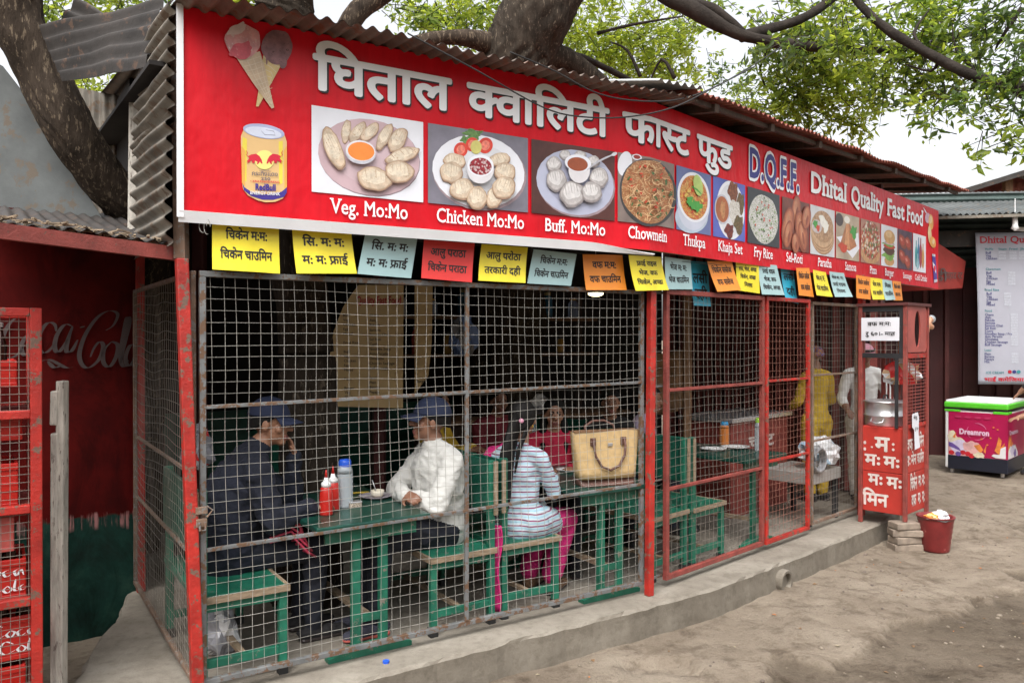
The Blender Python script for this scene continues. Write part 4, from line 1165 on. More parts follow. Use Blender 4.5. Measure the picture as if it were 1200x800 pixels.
for i in range(40):
    a = rr.random() * 6.28; r = math.sqrt(rr.random()) * .4
    p.blob(.5 + r * math.cos(a), .52 + r * math.sin(a), .022, .018, [nl[2], nl[3], ink('pea', (.16, .3, .06))][i % 3], rr.uniform(0, 90), 7)
p.done('picture of white fried rice on a dark plate')
p = U(915.5, 947.5, ink('roti_dark', (.14, .035, .02), .4, 10))
RO = [ink('roti_%d' % i, c, .25, 14) for i, c in enumerate(((.24, .06, .03), (.34, .10, .045), (.42, .15, .07), (.5, .22, .12)))]
for x, y, rx, ry, rot in ((.5, .2, .16, .3, 10), (.2, .55, .2, .4, 18), (.2, .7, .14, .28, 18), (.68, .6, .22, .42, -16), (.72, .68, .15, .3, -16), (.45, .85, .14, .2, 0), (.85, .3, .16, .25, 20)):
    p.blob(x, y, rx, ry, RO[0], rot); p.blob(x, y, rx * .86, ry * .9, RO[1], rot); p.blob(x - .02, y - .02, rx * .6, ry * .74, RO[2], rot); p.blob(x - .03, y - .06, rx * .3, ry * .5, RO[3], rot); p.blob(x + .02, y + .05, rx * .24, ry * .42, RO[0], rot)
p.done('picture of red brown fried rice rings')
p = U(948.5, 977, ink('cloth_white', (.6, .6, .62), .15, 5))
for k in range(6): p.blob(.5 - .005 * k, .62 - .03 * k, .47, .36, [ink('bread_a', (.36, .2, .1), .25, 20), ink('bread_b', (.52, .34, .2), .25, 20)][k % 2], 0, 30)
p.blob(.5, .4, .44, .33, multi_ink('bread_top', [(.46, .29, .16), (.5, .32, .19), (.4, .23, .12)], 40, .1), 0, 30)
p.blob(.25, .42, .2, .14, ink('salad_plate', (.5, .45, .45), .2, 20), 0); p.blob(.2, .38, .1, .07, ink('leaf_green', (.06, .3, .05)), 0, wob=.5); p.blob(.3, .45, .08, .06, nl[2], 0, wob=.5); p.blob(.52, .3, .2, .1, ink('curd', (.74, .72, .66), .1, 20), 30, wob=.3); p.blob(.62, .4, .1, .12, ink('curd', (.74, .72, .66)), 30, wob=.3)
p.done('picture of stacked flat breads with curd')
p = U(978.5, 1006, ink('cloth_tan', (.42, .33, .24), .3, 5))
p.blob(.14, .16, .16, .14, ink('dark_bowl', (.06, .04, .04), .2, 8), 0); p.poly([(.02, .55), (.95, .35), (1, .7), (.7, .95)], WHT)
p.poly([(.15, .72), (.42, .22), (.58, .2), (.88, .66), (.55, .8)], ink('pastry', (.42, .17, .07), .35, 26)); p.poly([(.42, .22), (.5, .18), (.58, .75), (.35, .76)], ink('pastry_hi', (.58, .28, .13), .3, 26))
p.blob(.76, .36, .15, .12, ink('leaf_green', (.06, .3, .05)), 0, wob=.7); p.blob(.45, .12, .12, .08, ink('curd', (.74, .72, .66)), 0); p.blob(.3, .75, .2, .09, nl[2], 10, wob=.4)
p.done('picture of crisp triangular pastries on a white plate')
p = U(1007.5, 1030.5, ink('board_brown', (.4, .2, .14), .3, 6))
p.blob(.5, .78, .48, .22, ink('crust', (.5, .28, .13), .25, 20), 0); p.blob(.5, .45, .5, .44, multi_ink('pizza', [(.5, .07, .04), (.7, .55, .4), (.34, .05, .03), (.66, .3, .12), (.12, .2, .05), (.72, .66, .58), (.45, .1, .05)], 42), 0, 30, wob=.06)
p.done('picture of a pizza with red and green toppings')
p = U(1031.5, 1050.5, WHT)
p.blob(.5, .86, .3, .12, ink('bun', (.6, .34, .13), .2, 12), 0); p.blob(.5, .74, .4, .09, ink('lettuce', (.2, .4, .07), .4, 30), 0, wob=.6); p.blob(.5, .6, .36, .11, ink('patty', (.1, .045, .025), .3, 30), 0, wob=.2); p.blob(.5, .5, .36, .06, nl[2], 0); p.blob(.5, .45, .38, .05, ink('lettuce', (.2, .4, .07)), 0, wob=.6); p.blob(.5, .43, .34, .03, ink('onion', (.6, .45, .5), .2, 12), 0); p.blob(.5, .27, .34, .17, ink('bun', (.6, .34, .13)), 0); p.blob(.46, .21, .2, .08, ink('bun_hi', (.7, .48, .24), .15, 12), 0)
p.done('picture of a burger on white')
p = U(1051.5, 1068, ink('sausage_bg', (.09, .05, .08), .6, 5))
for x, y in ((.3, .3), (.7, .32), (.3, .68), (.65, .8)): p.blob(x, y, .26, .16, RO[0], 20, wob=.2, seed=x); p.blob(x - .04, y - .02, .2, .11, ink('saus', (.42, .06, .035), .2, 20), 20); p.blob(x - .08, y - .05, .08, .04, ink('saus_hi', (.62, .26, .2), .2, 20), 20)
p.done('picture of sliced red sausages')
p = U(1069, 1084, WHT)
for i, (x, y, h, c) in enumerate(((.24, .6, .36, (.05, .3, .32)), (.42, .56, .42, (.05, .2, .35)), (.58, .56, .42, (.35, .04, .06)), (.76, .62, .34, (.58, .27, .08)), (.34, .78, .2, (.3, .5, .55)))):
    k_ = ink('bottle_%d' % i, c, .3, 20); p.blob(x, y, .1, h * .8, k_, 0); p.poly([(x - .03, y - h - .06), (x + .03, y - h - .06), (x + .04, y - h * .5), (x - .04, y - h * .5)], k_)
p.done('picture of a row of bottled drinks')
# ice cream cones, the gold can, and their cousins at the far end: cut-out prints on the red
p = Pic(260, 20, 90 / 626, 115 / 800)
CN = ink('cone', (.56, .42, .28), .18, 20); CL = ink('cone_line', (.66, .56, .42), .1, 20); CN2 = ink('cone_b', (.6, .45, .2), .18, 20)
p.poly([(345, 290), (490, 390), (300, 735), (278, 735), (300, 600)], CN2)
for k in range(6): p.line([(335 + 3 * k, 330 + k * 50), (400 + 2 * k, 375 + k * 42), (470 - 26 * k, 420 + k * 40)], 5, CL)
p.blob(452, 255, 128, 138, ink('choc', (.24, .12, .13), .35, 26, .5, (.07, .03, .035), .6), 0, 30, wob=.08); p.blob(500, 385, 30, 45, ink('choc', (0, 0, 0)), 10); p.blob(366, 360, 7, 40, ink('choc', (0, 0, 0)), 0)
p.poly([(118, 340), (310, 290), (345, 400), (425, 745), (405, 755), (250, 540)], CN)
for k in range(9): p.line([(150 + 27 * k, 375 + k * 38), (230 + 20 * k, 360 + k * 38), (318 + 11 * k, 330 + k * 40)], 5, CL)
for k in range(3): p.line([(190 + 60 * k, 330), (270 + 36 * k, 500), (395 + 5 * k, 720)], 5, CL)
p.blob(172, 212, 148, 136, ink('berry', (.62, .30, .30), .25, 20, .5, (.72, .56, .53), .56), 20, 34, wob=.1); p.blob(165, 285, 100, 62, ink('berry_red', (.6, .1, .13), .3, 20, .5, (.66, .3, .3), .6), -15, wob=.4); p.blob(130, 110, 90, 36, ink('berry_pale', (.70, .55, .53), .15, 20), -25, wob=.4)
o = p.done('picture of two crossed ice cream cones, pink and brown'); o.name = 'ice_cream_picture'
p = Pic(270, 140, .125)
GD = ink('can_gold', (.72, .38, .075), .06, 6); GH = ink('can_gold_hi', (.76, .62, .07), .1, 6); GP = ink('can_pale', (.70, .46, .20), .06, 6); NV = ink('can_navy', (.05, .03, .25), .08, 6); CR = ink('can_red', (.62, .012, .04), .08, 6)
p.poly([(120, 110), (100, 160), (98, 220), (112, 620), (120, 660), (165, 715), (250, 760), (330, 780), (420, 775), (490, 745), (515, 705), (528, 640), (528, 215), (508, 155), (490, 110)], GP)
p.poly([(118, 170), (112, 230), (114, 560), (150, 590), (156, 190)], GH); p.poly([(452, 215), (490, 205), (488, 600), (456, 620)], GH); p.poly([(104, 250), (102, 300), (108, 600), (135, 630), (140, 300)], GD); p.poly([(500, 300), (528, 250), (528, 640), (506, 660)], GD)
p.poly([(112, 600), (130, 640), (200, 685), (300, 705), (400, 700), (480, 680), (527, 640), (526, 690), (500, 730), (400, 757), (300, 755), (190, 720), (125, 665)], NV)
p.blob(312, 118, 196, 66, ink('can_rim', (.40, .43, .62), .12, 6), 9); p.blob(308, 128, 172, 48, ink('can_lid', (.62, .66, .78), .12, 6), 9); p.line([(290, 115), (320, 150), (420, 155), (405, 118), (330, 105)], 6, ink('tab', (.16, .16, .24), .1, 6))
p.blob(318, 384, 92, 90, ink('can_sun', (.80, .74, .22), .05, 6), 0)
for f in (1, -1):                                            # two charging bulls facing each other
    X = lambda x: 318 + f * (x - 318)
    p.poly([(X(165), 350), (X(195), 335), (X(240), 328), (X(272), 350), (X(292), 385), (X(300), 418), (X(288), 420), (X(275), 400), (X(262), 422), (X(246), 426), (X(252), 404), (X(232), 392), (X(222), 412), (X(206), 418), (X(198), 390), (X(180), 402), (X(158), 424), (X(164), 400), (X(150), 402), (X(168), 380), (X(176), 368)], CR)
    p.line([(X(168), 356), (X(150), 340), (X(158), 318), (X(148), 298)], 7, CR)
mbk = p.mb; fnp = lambda x, y: p.P(x, -y); p.z += .0003
fc = lambda px: (lambda x, y: p.P(px[0] + (x) * 1.0, px[1] - y + x * .045))
p.z += .0003
write(p.mb, 'กระทิงแดง', fc((200, 528)), 0, 0, 34, x1=240, m=p.mi(ink('can_ink', (.13, .12, .17), .1, 6)), bold=.008, cap=.6)
write(p.mb, 'เครื่องดื่ม', fc((272, 492)), 0, 0, 14, x1=105, m=p.mi(ink('can_ink', (0, 0, 0))), cap=.6); write(p.mb, '250', fc((284, 572)), 0, 0, 26, x1=88, m=p.mi(ink('can_ink', (0, 0, 0))), bold=.02)
write(p.mb, '• KRATINGDAENG', fc((185, 592)), 0, 0, 20, x1=275, m=p.mi(CR), bold=.012); write(p.mb, 'RedBull', fc((232, 664)), 0, 0, 56, x1=190, m=p.mi(NV), bold=.05); write(p.mb, 'ENERGY DRINK', fc((185, 705)), 0, 0, 30, x1=278, m=p.mi(WHT), bold=.025)
o = p.done('picture of a gold drink can with two red bulls'); o.name = 'can_picture'
p = Pic(980, 200, 130 / 743)
OR = ink('juice', (.72, .36, .10), .2, 14); OL = ink('juice_pale', (.74, .55, .3), .15, 14)
p.line([(578, 250), (592, 275), (604, 300)], 7, WHT); p.blob(606, 318, 18, 34, ink('cup_pink', (.6, .4, .5), .3, 20), 0); p.blob(628, 345, 16, 52, OR, -4); p.blob(626, 330, 9, 26, OL, 0); p.blob(620, 430, 12, 60, OL, -4); p.blob(640, 480, 20, 38, OR, -12); p.blob(644, 476, 9, 18, OL, 0)
o = p.done('picture of a juice glass with orange slices'); o.name = 'juice_picture'
p = Pic(980, 200, 130 / 743)
p.poly([(636, 556), (658, 562), (672, 742), (650, 748)], NV); p.poly([(636, 556), (658, 562), (658, 578), (637, 572)], STEEL); p.poly([(640, 610), (660, 640), (664, 690), (644, 650)], WHT); p.blob(653, 655, 7, 20, CR, 0); p.poly([(650, 730), (671, 726), (672, 744), (651, 750)], STEEL)
o = p.done('picture of a slim blue drink can'); o.name = 'can_picture'
# ------------------------------------------------------------------ wire mesh panels
def mesh_panel(name, label, fr, u0, u1, z0, z1, v, fm, bw, rails, mids, wm, sp=.054, wav=.004, lean=0.0, wr=.0012, group='wire mesh panels across the open front', seed=0, edges='lrtb', zr=0.0):
    t = thing(name, label, 'mesh fence' if name == 'mesh_fence' else 'gate', fr.p((u0 + u1) / 2, v, z0), fr.a, group)
    uc = (u0 + u1) / 2; X0, X1 = u0 - uc, u1 - uc; H = z1 - z0
    zz = lambda x, z: z + zr * (x - X0) / (X1 - X0)
    mb = MB()
    if 't' in edges: mb.bar((X0 - bw / 2, 0, H), (X1 + bw / 2, 0, H), bw, bw)
    if 'b' in edges: mb.bar((X0 - bw / 2, .003, 0), (X1 + bw / 2, .003, 0), bw, bw)
    if 'l' in edges: mb.bar((X0, .001, bw / 2), (X0, .001, H - bw / 2), bw, bw, up=(0, 1, 0))
    if 'r' in edges: mb.bar((X1, .001, bw / 2), (X1, .001, H - bw / 2), bw, bw, up=(0, 1, 0))
    mb.build('frame', fm, t, bevel=.003)
    for z in rails:
        mb = MB(); mb.bar((X0 + bw / 2, -.006, z - z0), (X1 - bw / 2, -.006, z - z0 + zr), bw * .75, bw * .62); mb.build('rail', fm, t, bevel=.002)
    for u in mids:
        mb = MB(); mb.bar((u - uc - .004, -.007, bw / 2), (u - uc, -.007, H - bw / 2), bw * .8, bw * .62, up=(0, 1, 0)); mb.build('mullion', fm, t, bevel=.002)
    mb = MB(); n = max(1, int((X1 - X0) / sp)); m_ = max(1, int(H / sp))
    def off(x, z): return wav * fbm(x * 1.5 + seed, z * 1.5, 3.0 + seed, 2), wav * 1.2 * fbm(x * 1.2, z * 1.2 + seed, 9.0, 2)
    for i in range(1, n):
        x = X0 + (X1 - X0) * i / n + rnd.gauss(0, .0022); pts = []; tl = rnd.gauss(0, .004)
        for k in range(9):
            z = H * k / 8; a, b_ = off(x, z); pts.append((x + a * 1.3 + (lean + tl) * (z / H - .5), .008 + b_ * .6, z))
        mb.tube(pts, wr, 4, cap=False, up=(0, 1, 0))
    for j in range(1, m_):
        z = H * j / m_ + rnd.gauss(0, .0022); pts = []; sg = abs(rnd.gauss(0, .006))
        K = max(4, int((X1 - X0) / .12))
        for k in range(K + 1):
            x = X0 + (X1 - X0) * k / K; a, b_ = off(x, z); pts.append((x, .0045 + b_ * .6, z + a * 1.3 - sg * math.sin(math.pi * k / K)))
        mb.tube(pts, wr, 4, cap=False)
    mb.build('wires', wm, t)
    return t
ua = lambda px, v=0: F1.u_at(px, v)
ub = lambda px, v=0: F2.u_at(px, v)
mesh_panel('mesh_fence', 'long bare steel wire mesh panel in front of the two men in caps', F1, ua(237), ua(751), .072, 1.915, -.005, M['bare_steel'], .027, (1.315, .67), (ua(546),), M['wire'], wav=.014, lean=-.03, zr=.03, seed=1)
mesh_panel('mesh_fence', 'very narrow strip of wire mesh just right of the middle red post', F2, ub(766), ub(778), .07, 1.92, .01, M['bare_steel'], .016, (1.31, .70), (), M['wire'], edges='tb', seed=2)
mesh_panel('mesh_gate', 'wide rust red mesh gate in front of the benches right of the middle post', F2, ub(781, -.03), ub(893, -.03), .065, 1.925, -.03, M['red_rust'], .032, (1.285, .64), (), M['wire_dull'], wav=.012, lean=-.02, group='red framed mesh gates', seed=3)
mesh_panel('mesh_gate', 'narrow bright red mesh gate between the rust red one and the last grey panel', F2, ub(898, -.035), ub(947, -.035), .062, 1.925, -.035, M['red_paint'], .03, (1.295, .68), (), M['wire_red'], wav=.004, group='red framed mesh gates', seed=4)
mesh_panel('mesh_fence', 'last grey mesh panel in front of the woman in yellow', F2, ub(951), ub(1003), .07, 1.915, -.004, M['rusty_steel'], .026, (1.31, .76), (), M['wire_dull'], wav=.022, seed=5)
# side panel of sagging mesh, seen edge on at the left
FSd = Frame(F1.p(-.012, .03).x, F1.p(-.012, .03).y, F1.a + math.pi / 2)
mesh_panel('mesh_fence', 'sagging wire mesh side panel at the left end of the eatery', FSd, .02, 1.75, .07, 1.92, .0, M['rusty_steel'], .022, (1.0, .62), (), M['wire_dull'], sp=.05, wav=.03, lean=.0, seed=6)
# wire ties and lock
t = thing('gate_latch', 'rusty chain latch on the left red post', 'latch', F1.p(0.0, -.045, .86), F1.a)
mb = MB(); mb.box((.0, -.004, 0), (.05, .02, .03)); mb.box((.0, -.004, -.055), (.045, .022, .035)); mb.tube([(.02, -.02, .02), (.045, -.02, .0), (.02, -.02, -.03)], .005, 6); mb.build('hasp', M['rusty_steel'], t, bevel=.003)
mb = MB(); mb.tube([(-.012, -.02, -.05), (-.01, -.03, -.085), (.012, -.03, -.085), (.014, -.02, -.05)], .005, 6); mb.build('shackle', M['bare_steel'], t)

# ------------------------------------------------------------------ hanging food cards
CC = {'y': mk('card_yellow', (.82, .68, .03), .4, .12, 5, chip=(.66, .5, .05), chipa=.66), 'p': mk('card_pale', (.36, .53, .54), .35, .06, 3), 'r': mk('card_red', (.66, .035, .03), .45, .08, 3), 'o': mk('card_orange', (.82, .27, .03), .45, .06, 3), 'b': mk('card_blue', (.03, .36, .52), .35, .06, 3)}
cards = [
 ('y', (249, 261, 327, 266, 327, 321, 248, 316), ('चिकेन म:म:', 'चिकेन चाउमिन'), 'yellow food card at the far left end of the row'),
 ('y', (342, 267, 412, 270, 416, 321, 345, 321), ('सि. म: म:', 'म: म: फ्राई'), 'yellow food card second from the left, left of a pale blue one'),
 ('p', (428, 273, 490, 277, 482, 326, 418, 321), ('सि. म: म:', 'म: म: फ्राई'), 'slanting pale blue food card between a yellow and the red card'),
 ('r', (497, 281, 556, 285, 551, 331, 492, 326), ('आलु पराठा', 'चिकेन पराठा'), 'the only red food card, with black writing'),
 ('y', (565, 286, 618, 290, 612, 332, 558, 329), ('आलु परोठा', 'तरकारी दही'), 'yellow food card just right of the red one'),
 ('p', (626, 292, 675, 298, 668, 335, 618, 332), ('चिकेन म:म:', 'चिकेन चाउमिन'), 'slanting pale blue food card left of the big orange one'),
 ('o', (683, 298, 729, 299, 732, 340, 685, 340), ('वफ म:म:', 'वफ चाउमिन'), 'largest orange food card, left of the middle red post'),
 ('y', (736, 299, 775, 301, 780, 340, 740, 341), ('फ्राई राइस', 'भेज. वफ', 'चिकेन, अण्डा'), 'yellow food card with three lines above the middle red post'),
 ('p', (778, 301, 810, 305, 812, 339, 779, 339), ('भेज म: म:', 'भेज चाउमिन'), 'pale blue food card right above the middle post, touching a bright blue one'),
 ('b', (809, 306, 830, 307, 831, 359, 810, 358), ('लसी', 'दही'), 'tall bright blue food card hanging down behind the gate frame, left one of two'),
 ('o', (829, 306, 857, 306, 864, 340, 837, 342), ('चिकेन ससेज', 'वफ ससेज'), 'tilted orange food card right of the taller bright blue card'),
 ('y', (863, 307, 888, 309, 889, 344, 864, 340), ('वफ, भेज, अण्डा', 'चिकेन, अण्डा', 'मिक्स'), 'yellow food card between the tilted orange and a glossy white one'),
 ('p', (888, 309, 909, 311, 916, 346, 891, 345), ('फ्राई राइस', 'भेज. वफ', 'चिकेन, अण्डा'), 'pale glossy food card left of the narrow bright blue one'),
 ('b', (914, 312, 930, 313, 932, 356, 917, 353), ('लसी', 'दही'), 'narrow bright blue food card above the narrow red gate'),
 ('o', (932, 314, 949, 314, 954, 348, 935, 346), ('चिकेन ससेज', 'वफ ससेज'), 'orange food card right of the narrow bright blue one'),
 ('y', (952, 316, 968, 319, 974, 348, 954, 346), ('भेज म: म:', 'भेज चाउमिन'), 'yellow food card above the last grey mesh panel'),
 ('p', (972, 318, 988, 320, 995, 348, 975, 348), ('भेज म: म:', 'फ्राई राइस', 'मिक्स'), 'pale blue food card with a lifted corner, last before the third red post'),
 ('o', (1004, 322, 1019, 325, 1019, 351, 1004, 349), ('चिकेन ससेज', 'वफ ससेज'), 'orange food card just right of the third red post'),
 ('y', (1019, 325, 1033, 327, 1034, 351, 1021, 351), ('भेज म:म:', 'वफ चाउमिन'), 'small yellow food card above the red booth'),
 ('p', (1033, 327, 1045, 329, 1046, 351, 1034, 352), ('मिक्स', 'चाउमिन'), 'small pale blue food card above the red booth'),
 ('o', (1045, 329, 1056, 330, 1058, 352, 1046, 352), ('चिकेन ससेज', 'वफ म:म:'), 'rightmost orange food card, above the red booth'),
]
for i, (c, q, lines, lab) in enumerate(cards):
    fr = F1 if q[0] < 735 else F2
    v = {9: .03, 13: .0}.get(i, -.045 if fr is F1 else -.06) - .0015 * (i % 2)
    if i >= 17: v = -.10 - .002 * (i % 2)
    cs = [fr.uz(q[2 * k], q[2 * k + 1], v) for k in range(4)]        # TL TR BR BL
    def cf(x, y, o=0.0, cs=cs, fr=fr, v=v, i=i):
        """x right, y up, both 0..1"""
        u = (cs[3][0] * (1 - x) + cs[2][0] * x) * (1 - y) + (cs[0][0] * (1 - x) + cs[1][0] * x) * y
        z = (cs[3][1] * (1 - x) + cs[2][1] * x) * (1 - y) + (cs[0][1] * (1 - x) + cs[1][1] * x) * y
        curl = -.016 * (1 - y) ** 2 * (1 + .9 * math.sin(i * 2.1)) - .006 * math.sin(3.1 * x + i) - (.012 * max(0, x - .7) if i in (3, 12, 16) else 0)
        return fr.p(u, v + curl - o, z)
    t = thing('food_card', lab, 'food card', cf(.5, .98), fr.a, 'coloured food cards hanging in a row under the signboard')
    mb = MB(); mb.grid(lambda a, b_: cf(a, b_), 4, 6); mb.build('card', CC[c], t, world=True, solid=.0016)
    mb = MB(); n = len(lines)
    lw = max(layout(l)[2] for l in lines)
    for k, l in enumerate(lines):
        w = min(.86, .86 * (layout(l)[2] / lw) ** .8) * (.9 if i != 9 else 1)
        x0 = .5 - w / 2; h = .17 if n == 2 else .12
        y = (.62 - .40 * k) if n == 2 else (.72 - .27 * k)
        if i == 9: h, y = .2, (.52, .17)[k]
        if i == 0: y = (.68, .26)[k]
        write(mb, l, lambda a, b_: cf(a, b_, .0022), x0, y, h, x0 + w, bold=.028)
    mb.build('lettering', M['ink'], t, world=True)
# string the cards hang on
for fr, u0, u1, z0, z1, v, lab in ((F1, .0, L1, 2.135, 2.13, -.044, 'thin dark string along the left row of food cards'), (F2, .0, 4.2, 2.13, 2.16, -.062, 'thin dark string along the right row of food cards')):
    mb = MB(); mb.tube([fr.p(u0 + (u1 - u0) * k / 12, v + .006, z0 + (z1 - z0) * k / 12 - .004 * (k % 2)) for k in range(13)], .0022, 5)
    tag(mb.build('string', M['ink']), lab, 'string')

# ------------------------------------------------------------------ green benches and tables
def bench_parts(t, length, back=True, side=1, worn=True):
    """local: sitter faces +x; x 0..0.42, y 0..length"""
    mb = MB(); mb.bx(.0, .42, 0, length, .405, .432); mb.build('seat', M['green_paint'], t, bevel=.004)
    mb = MB(); mb.bx(.405, .424, -.004, length, .403, .4335); mb.bx(-.0, .42, -.005, .006, .404, .4335); mb.build('worn_edge', M['worn_wood'], t)
    for x, y in ((.395, .03), (.395, length - .03), (.025, .03), (.025, length - .03)):
        top = .93 if (back and x < .1) else .40
        mb = MB(); mb.bx(x - .019, x + .019, y - .019, y + .019, .03, top); lg = mb.build('leg', M['green_paint'], t, bevel=.003)
        mb = MB(); mb.bx(x - .022, x + .022, y - .022, y + .022, 0, .05); mb.build('foot', M['rubber'], lg)
    for y in (.03, length - .03):
        for z_ in (.10, .36): mb = MB(); mb.bx(.044, .376, y - .014, y + .014, z_, z_ + .04); mb.build('side_stretcher', M['green_paint'], t, bevel=.003)
    mb = MB(); mb.bx(.2, .23, .044, length - .044, .11, .13); mb.build('cross_stretcher', M['worn_wood'], t)
    if back:
        mb = MB(); mb.bx(-.002, .018, .0, length, .62, .925); mb.build('backrest', M['green_dark'], t, bevel=.004)
        mb = MB(); mb.bx(-.004, .021, -.006, .004, .62, .925); mb.build('worn_edge', M['worn_wood'], t)
def bench(label, fr, u, v, face, length=.78, back=True):
    p = fr.p(u, v)
    t = thing('bench', label, 'bench', p, fr.a if face > 0 else fr.a + math.pi, 'green painted benches')
    return t
benches = []
def place_bench(label, fr, u, v, face, length=.78, back=True):
    rz = fr.a if face > 0 else fr.a
    t = thing('bench', label, 'bench', fr.p(u, v), rz, 'green painted benches')
    bench_parts(t, length, back)
    if face < 0:
        for ch in t.children:
            me = ch.data; me.transform(Matrix.Scale(-1, 4, (1, 0, 0))); me.flip_normals()
            for g in ch.children: g.data.transform(Matrix.Scale(-1, 4, (1, 0, 0))); g.data.flip_normals()
    return t
place_bench('green bench under the man in the dark jacket, by the left red post', F1, .005, .045, 1, .86)
place_bench('green bench under the man in the white shirt, its worn wooden edge showing', F1, 1.625, .06, -1, .8)
place_bench('green bench under the woman in the striped top', F1, 1.675, .08, 1, .8)
place_bench('green bench right of the middle red post, facing left', F2, .615, .07, -1, .8)
place_bench('green bench behind the rust red gate, back to back with the one by the post', F2, .64, .05, 1, .8)
b6 = place_bench('far green bench deep inside behind the rust red gate', F2, 1.0, 1.35, 1, .8)
place_bench('far green bench deep inside behind the water bottle table', F1, .9, 1.75, 1, .8)

def table_parts(t, W_=.62, D_=1.05, H=.70):
    """local: x across -W/2..W/2, y 0..D"""
    mb = MB(); mb.bx(-W_ / 2, W_ / 2, 0, D_, H - .028, H); mb.build('tabletop', M['table_top'], t, bevel=.005)
    mb = MB(); mb.bx(-W_ / 2 + .06, W_ / 2 - .06, .05, .07, H - .10, H - .03); mb.bx(-W_ / 2 + .06, W_ / 2 - .06, D_ - .07, D_ - .05, H - .10, H - .03); mb.build('apron', M['green_paint'], t)
    for y in (.09, D_ - .09):
        for x in (-.075, .075):
            mb = MB(); mb.bx(x - .022, x + .022, y - .018, y + .018, .05, H - .03); mb.build('leg', M['green_paint'], t, bevel=.003)
        mb = MB(); mb.bx(-.053, .053, y - .012, y + .012, .17, .205); mb.build('rung', M['green_paint'], t)
        mb = MB(); n = len(mb.v)
        mb.add([(-.23, y - .03, .0), (.23, y - .03, .0), (.23, y - .03, .025), (.10, y - .03, .055), (-.10, y - .03, .055), (-.23, y - .03, .025),
                (-.23, y + .03, .0), (.23, y + .03, .0), (.23, y + .03, .025), (.10, y + .03, .055), (-.10, y + .03, .055), (-.23, y + .03, .025)],
               [(0, 1, 2, 3, 4, 5), (11, 10, 9, 8, 7, 6)] + [(i, (i + 1) % 6, 6 + (i + 1) % 6, 6 + i) for i in range(6)])
        mb.build('foot', M['green_paint'], t, bevel=.003)
    mb = MB(); mb.bx(-.02, .02, .13, D_ - .13, .175, .2); mb.build('stretcher', M['worn_wood'], t)
def place_table(label, fr, u, v, rz=0, **k):
    t = thing('table', label, 'table', fr.p(u, v), fr.a + rz, 'dark green trestle tables')
    table_parts(t, **k); return t
place_table('dark green table between the two men in caps, with sauce and water bottles on it', F1, .85, -.02)
place_table('dark green table carrying the straw handbag', F1, 2.47, -.02)
place_table('dark green table with white plates behind the red gates', F2, 1.62, .02)
place_table('dark green table deep inside in front of the woman in crimson', F1, 3.0, 1.35)

# ------------------------------------------------------------------ things on the tables
TZ = .70
def on_table(px, py, z=TZ): return G(px, py, z)
def squeeze_bottle(label, p):
    t = thing('sauce_bottle', label, 'sauce bottle', p, 0, 'red sauce bottles on the table')
    mb = MB(); mb.lathe([(.0, .0), (.034, .0), (.036, .01), (.034, .10), (.029, .14), (.024, .148)], n=20, cap=False); mb.build('bottle', M['plastic_red'], t, smooth=True)
    mb = MB(); mb.lathe([(.025, .146), (.026, .165), (.014, .178), (.010, .195)], n=16); mb.build('collar', M['white_plastic'], t, smooth=True)
    mb = MB(); mb.lathe([(.009, .193), (.003, .235), (.0, .236)], n=10); mb.build('nozzle', M['plastic_red'], t, smooth=True)
squeeze_bottle('red sauce squeeze bottle in front, beside the clear water bottle', on_table(382, 603))
squeeze_bottle('red sauce squeeze bottle half hidden behind the other red one', on_table(390, 597))
def water_bottle(label, p, body, capm, h=.25, r=.038, group='drink bottles on the tables'):
    t = thing('water_bottle', label, 'bottle', p, 0, group)
    pr = [(.0, 0), (r * .95, 0), (r, .008)]
    for k in range(9): z = .02 + (h * .62) * k / 8; pr += [(r, z), (r * .965, z + h * .025)]
    pr += [(r, h * .72), (r * .92, h * .8), (r * .75, h * .86)]
    mb = MB(); mb.lathe(pr, n=20, cap=False); mb.build('body', body, t, smooth=True)
    mb = MB(); mb.lathe([(r * .78, h * .855), (r * .8, h * .95), (r * .66, h), (0, h)], n=18, cap=False); mb.build('cap', capm, t, smooth=True)
    return t
water_bottle('clear ribbed water bottle with a blue cap between the two men', on_table(404, 594), M['clear_plastic'], M['blue_plastic'], .262, .044)
t = thing('ashtray', 'small square ashtray tin on the front table by the water bottle', 'ashtray', on_table(415, 594), .5)
mb = MB(); mb.bx(-.035, .035, -.028, .028, 0, .03); mb.build('tin', mk('ashtray_print', (.5, .42, .33), .5, .4, 60, chip=(.1, .07, .06), chipa=.5), t, bevel=.006)
mb = MB(); mb.bx(-.037, .037, -.03, .03, .027, .034); mb.build('rim', M['alu'], t, bevel=.003)
t = thing('plate', 'plate with a bowl and spoon on the table between the two men', 'plate', on_table(440, 583))
mb = MB(); mb.lathe([(0, .004), (.06, .004), (.095, .016), (.098, .016), (.062, .0), (0, 0)], n=28, cap=False); mb.build('dish', mk('dish_print', (.3, .27, .3), .35, .5, 30), t, smooth=True)
t2 = thing('bowl', 'small cream bowl with a spoon standing on the plate between the men', 'bowl', on_table(440, 583) + Vector((.01, 0, .006)))
mb = MB(); mb.lathe([(0, 0), (.026, 0), (.036, .012), (.04, .038), (.036, .038), (.03, .008), (0, .006)], n=22, cap=False); mb.build('bowl_body', mk('bowl_cream', (.68, .62, .5), .35, .1, 8), t2, smooth=True)
mb = MB(); mb.tube([(.0, 0, .012), (-.02, .01, .06), (-.032, .014, .095)], .0035, 6); mb.ell((.006, 0, .012), (.018, .012, .004)); mb.build('spoon', M['alu'], t2, smooth=True)
t = thing('lime_slices', 'few yellow lime slices on the rim of the plate between the men', 'food', on_table(422, 579))
mb = MB()
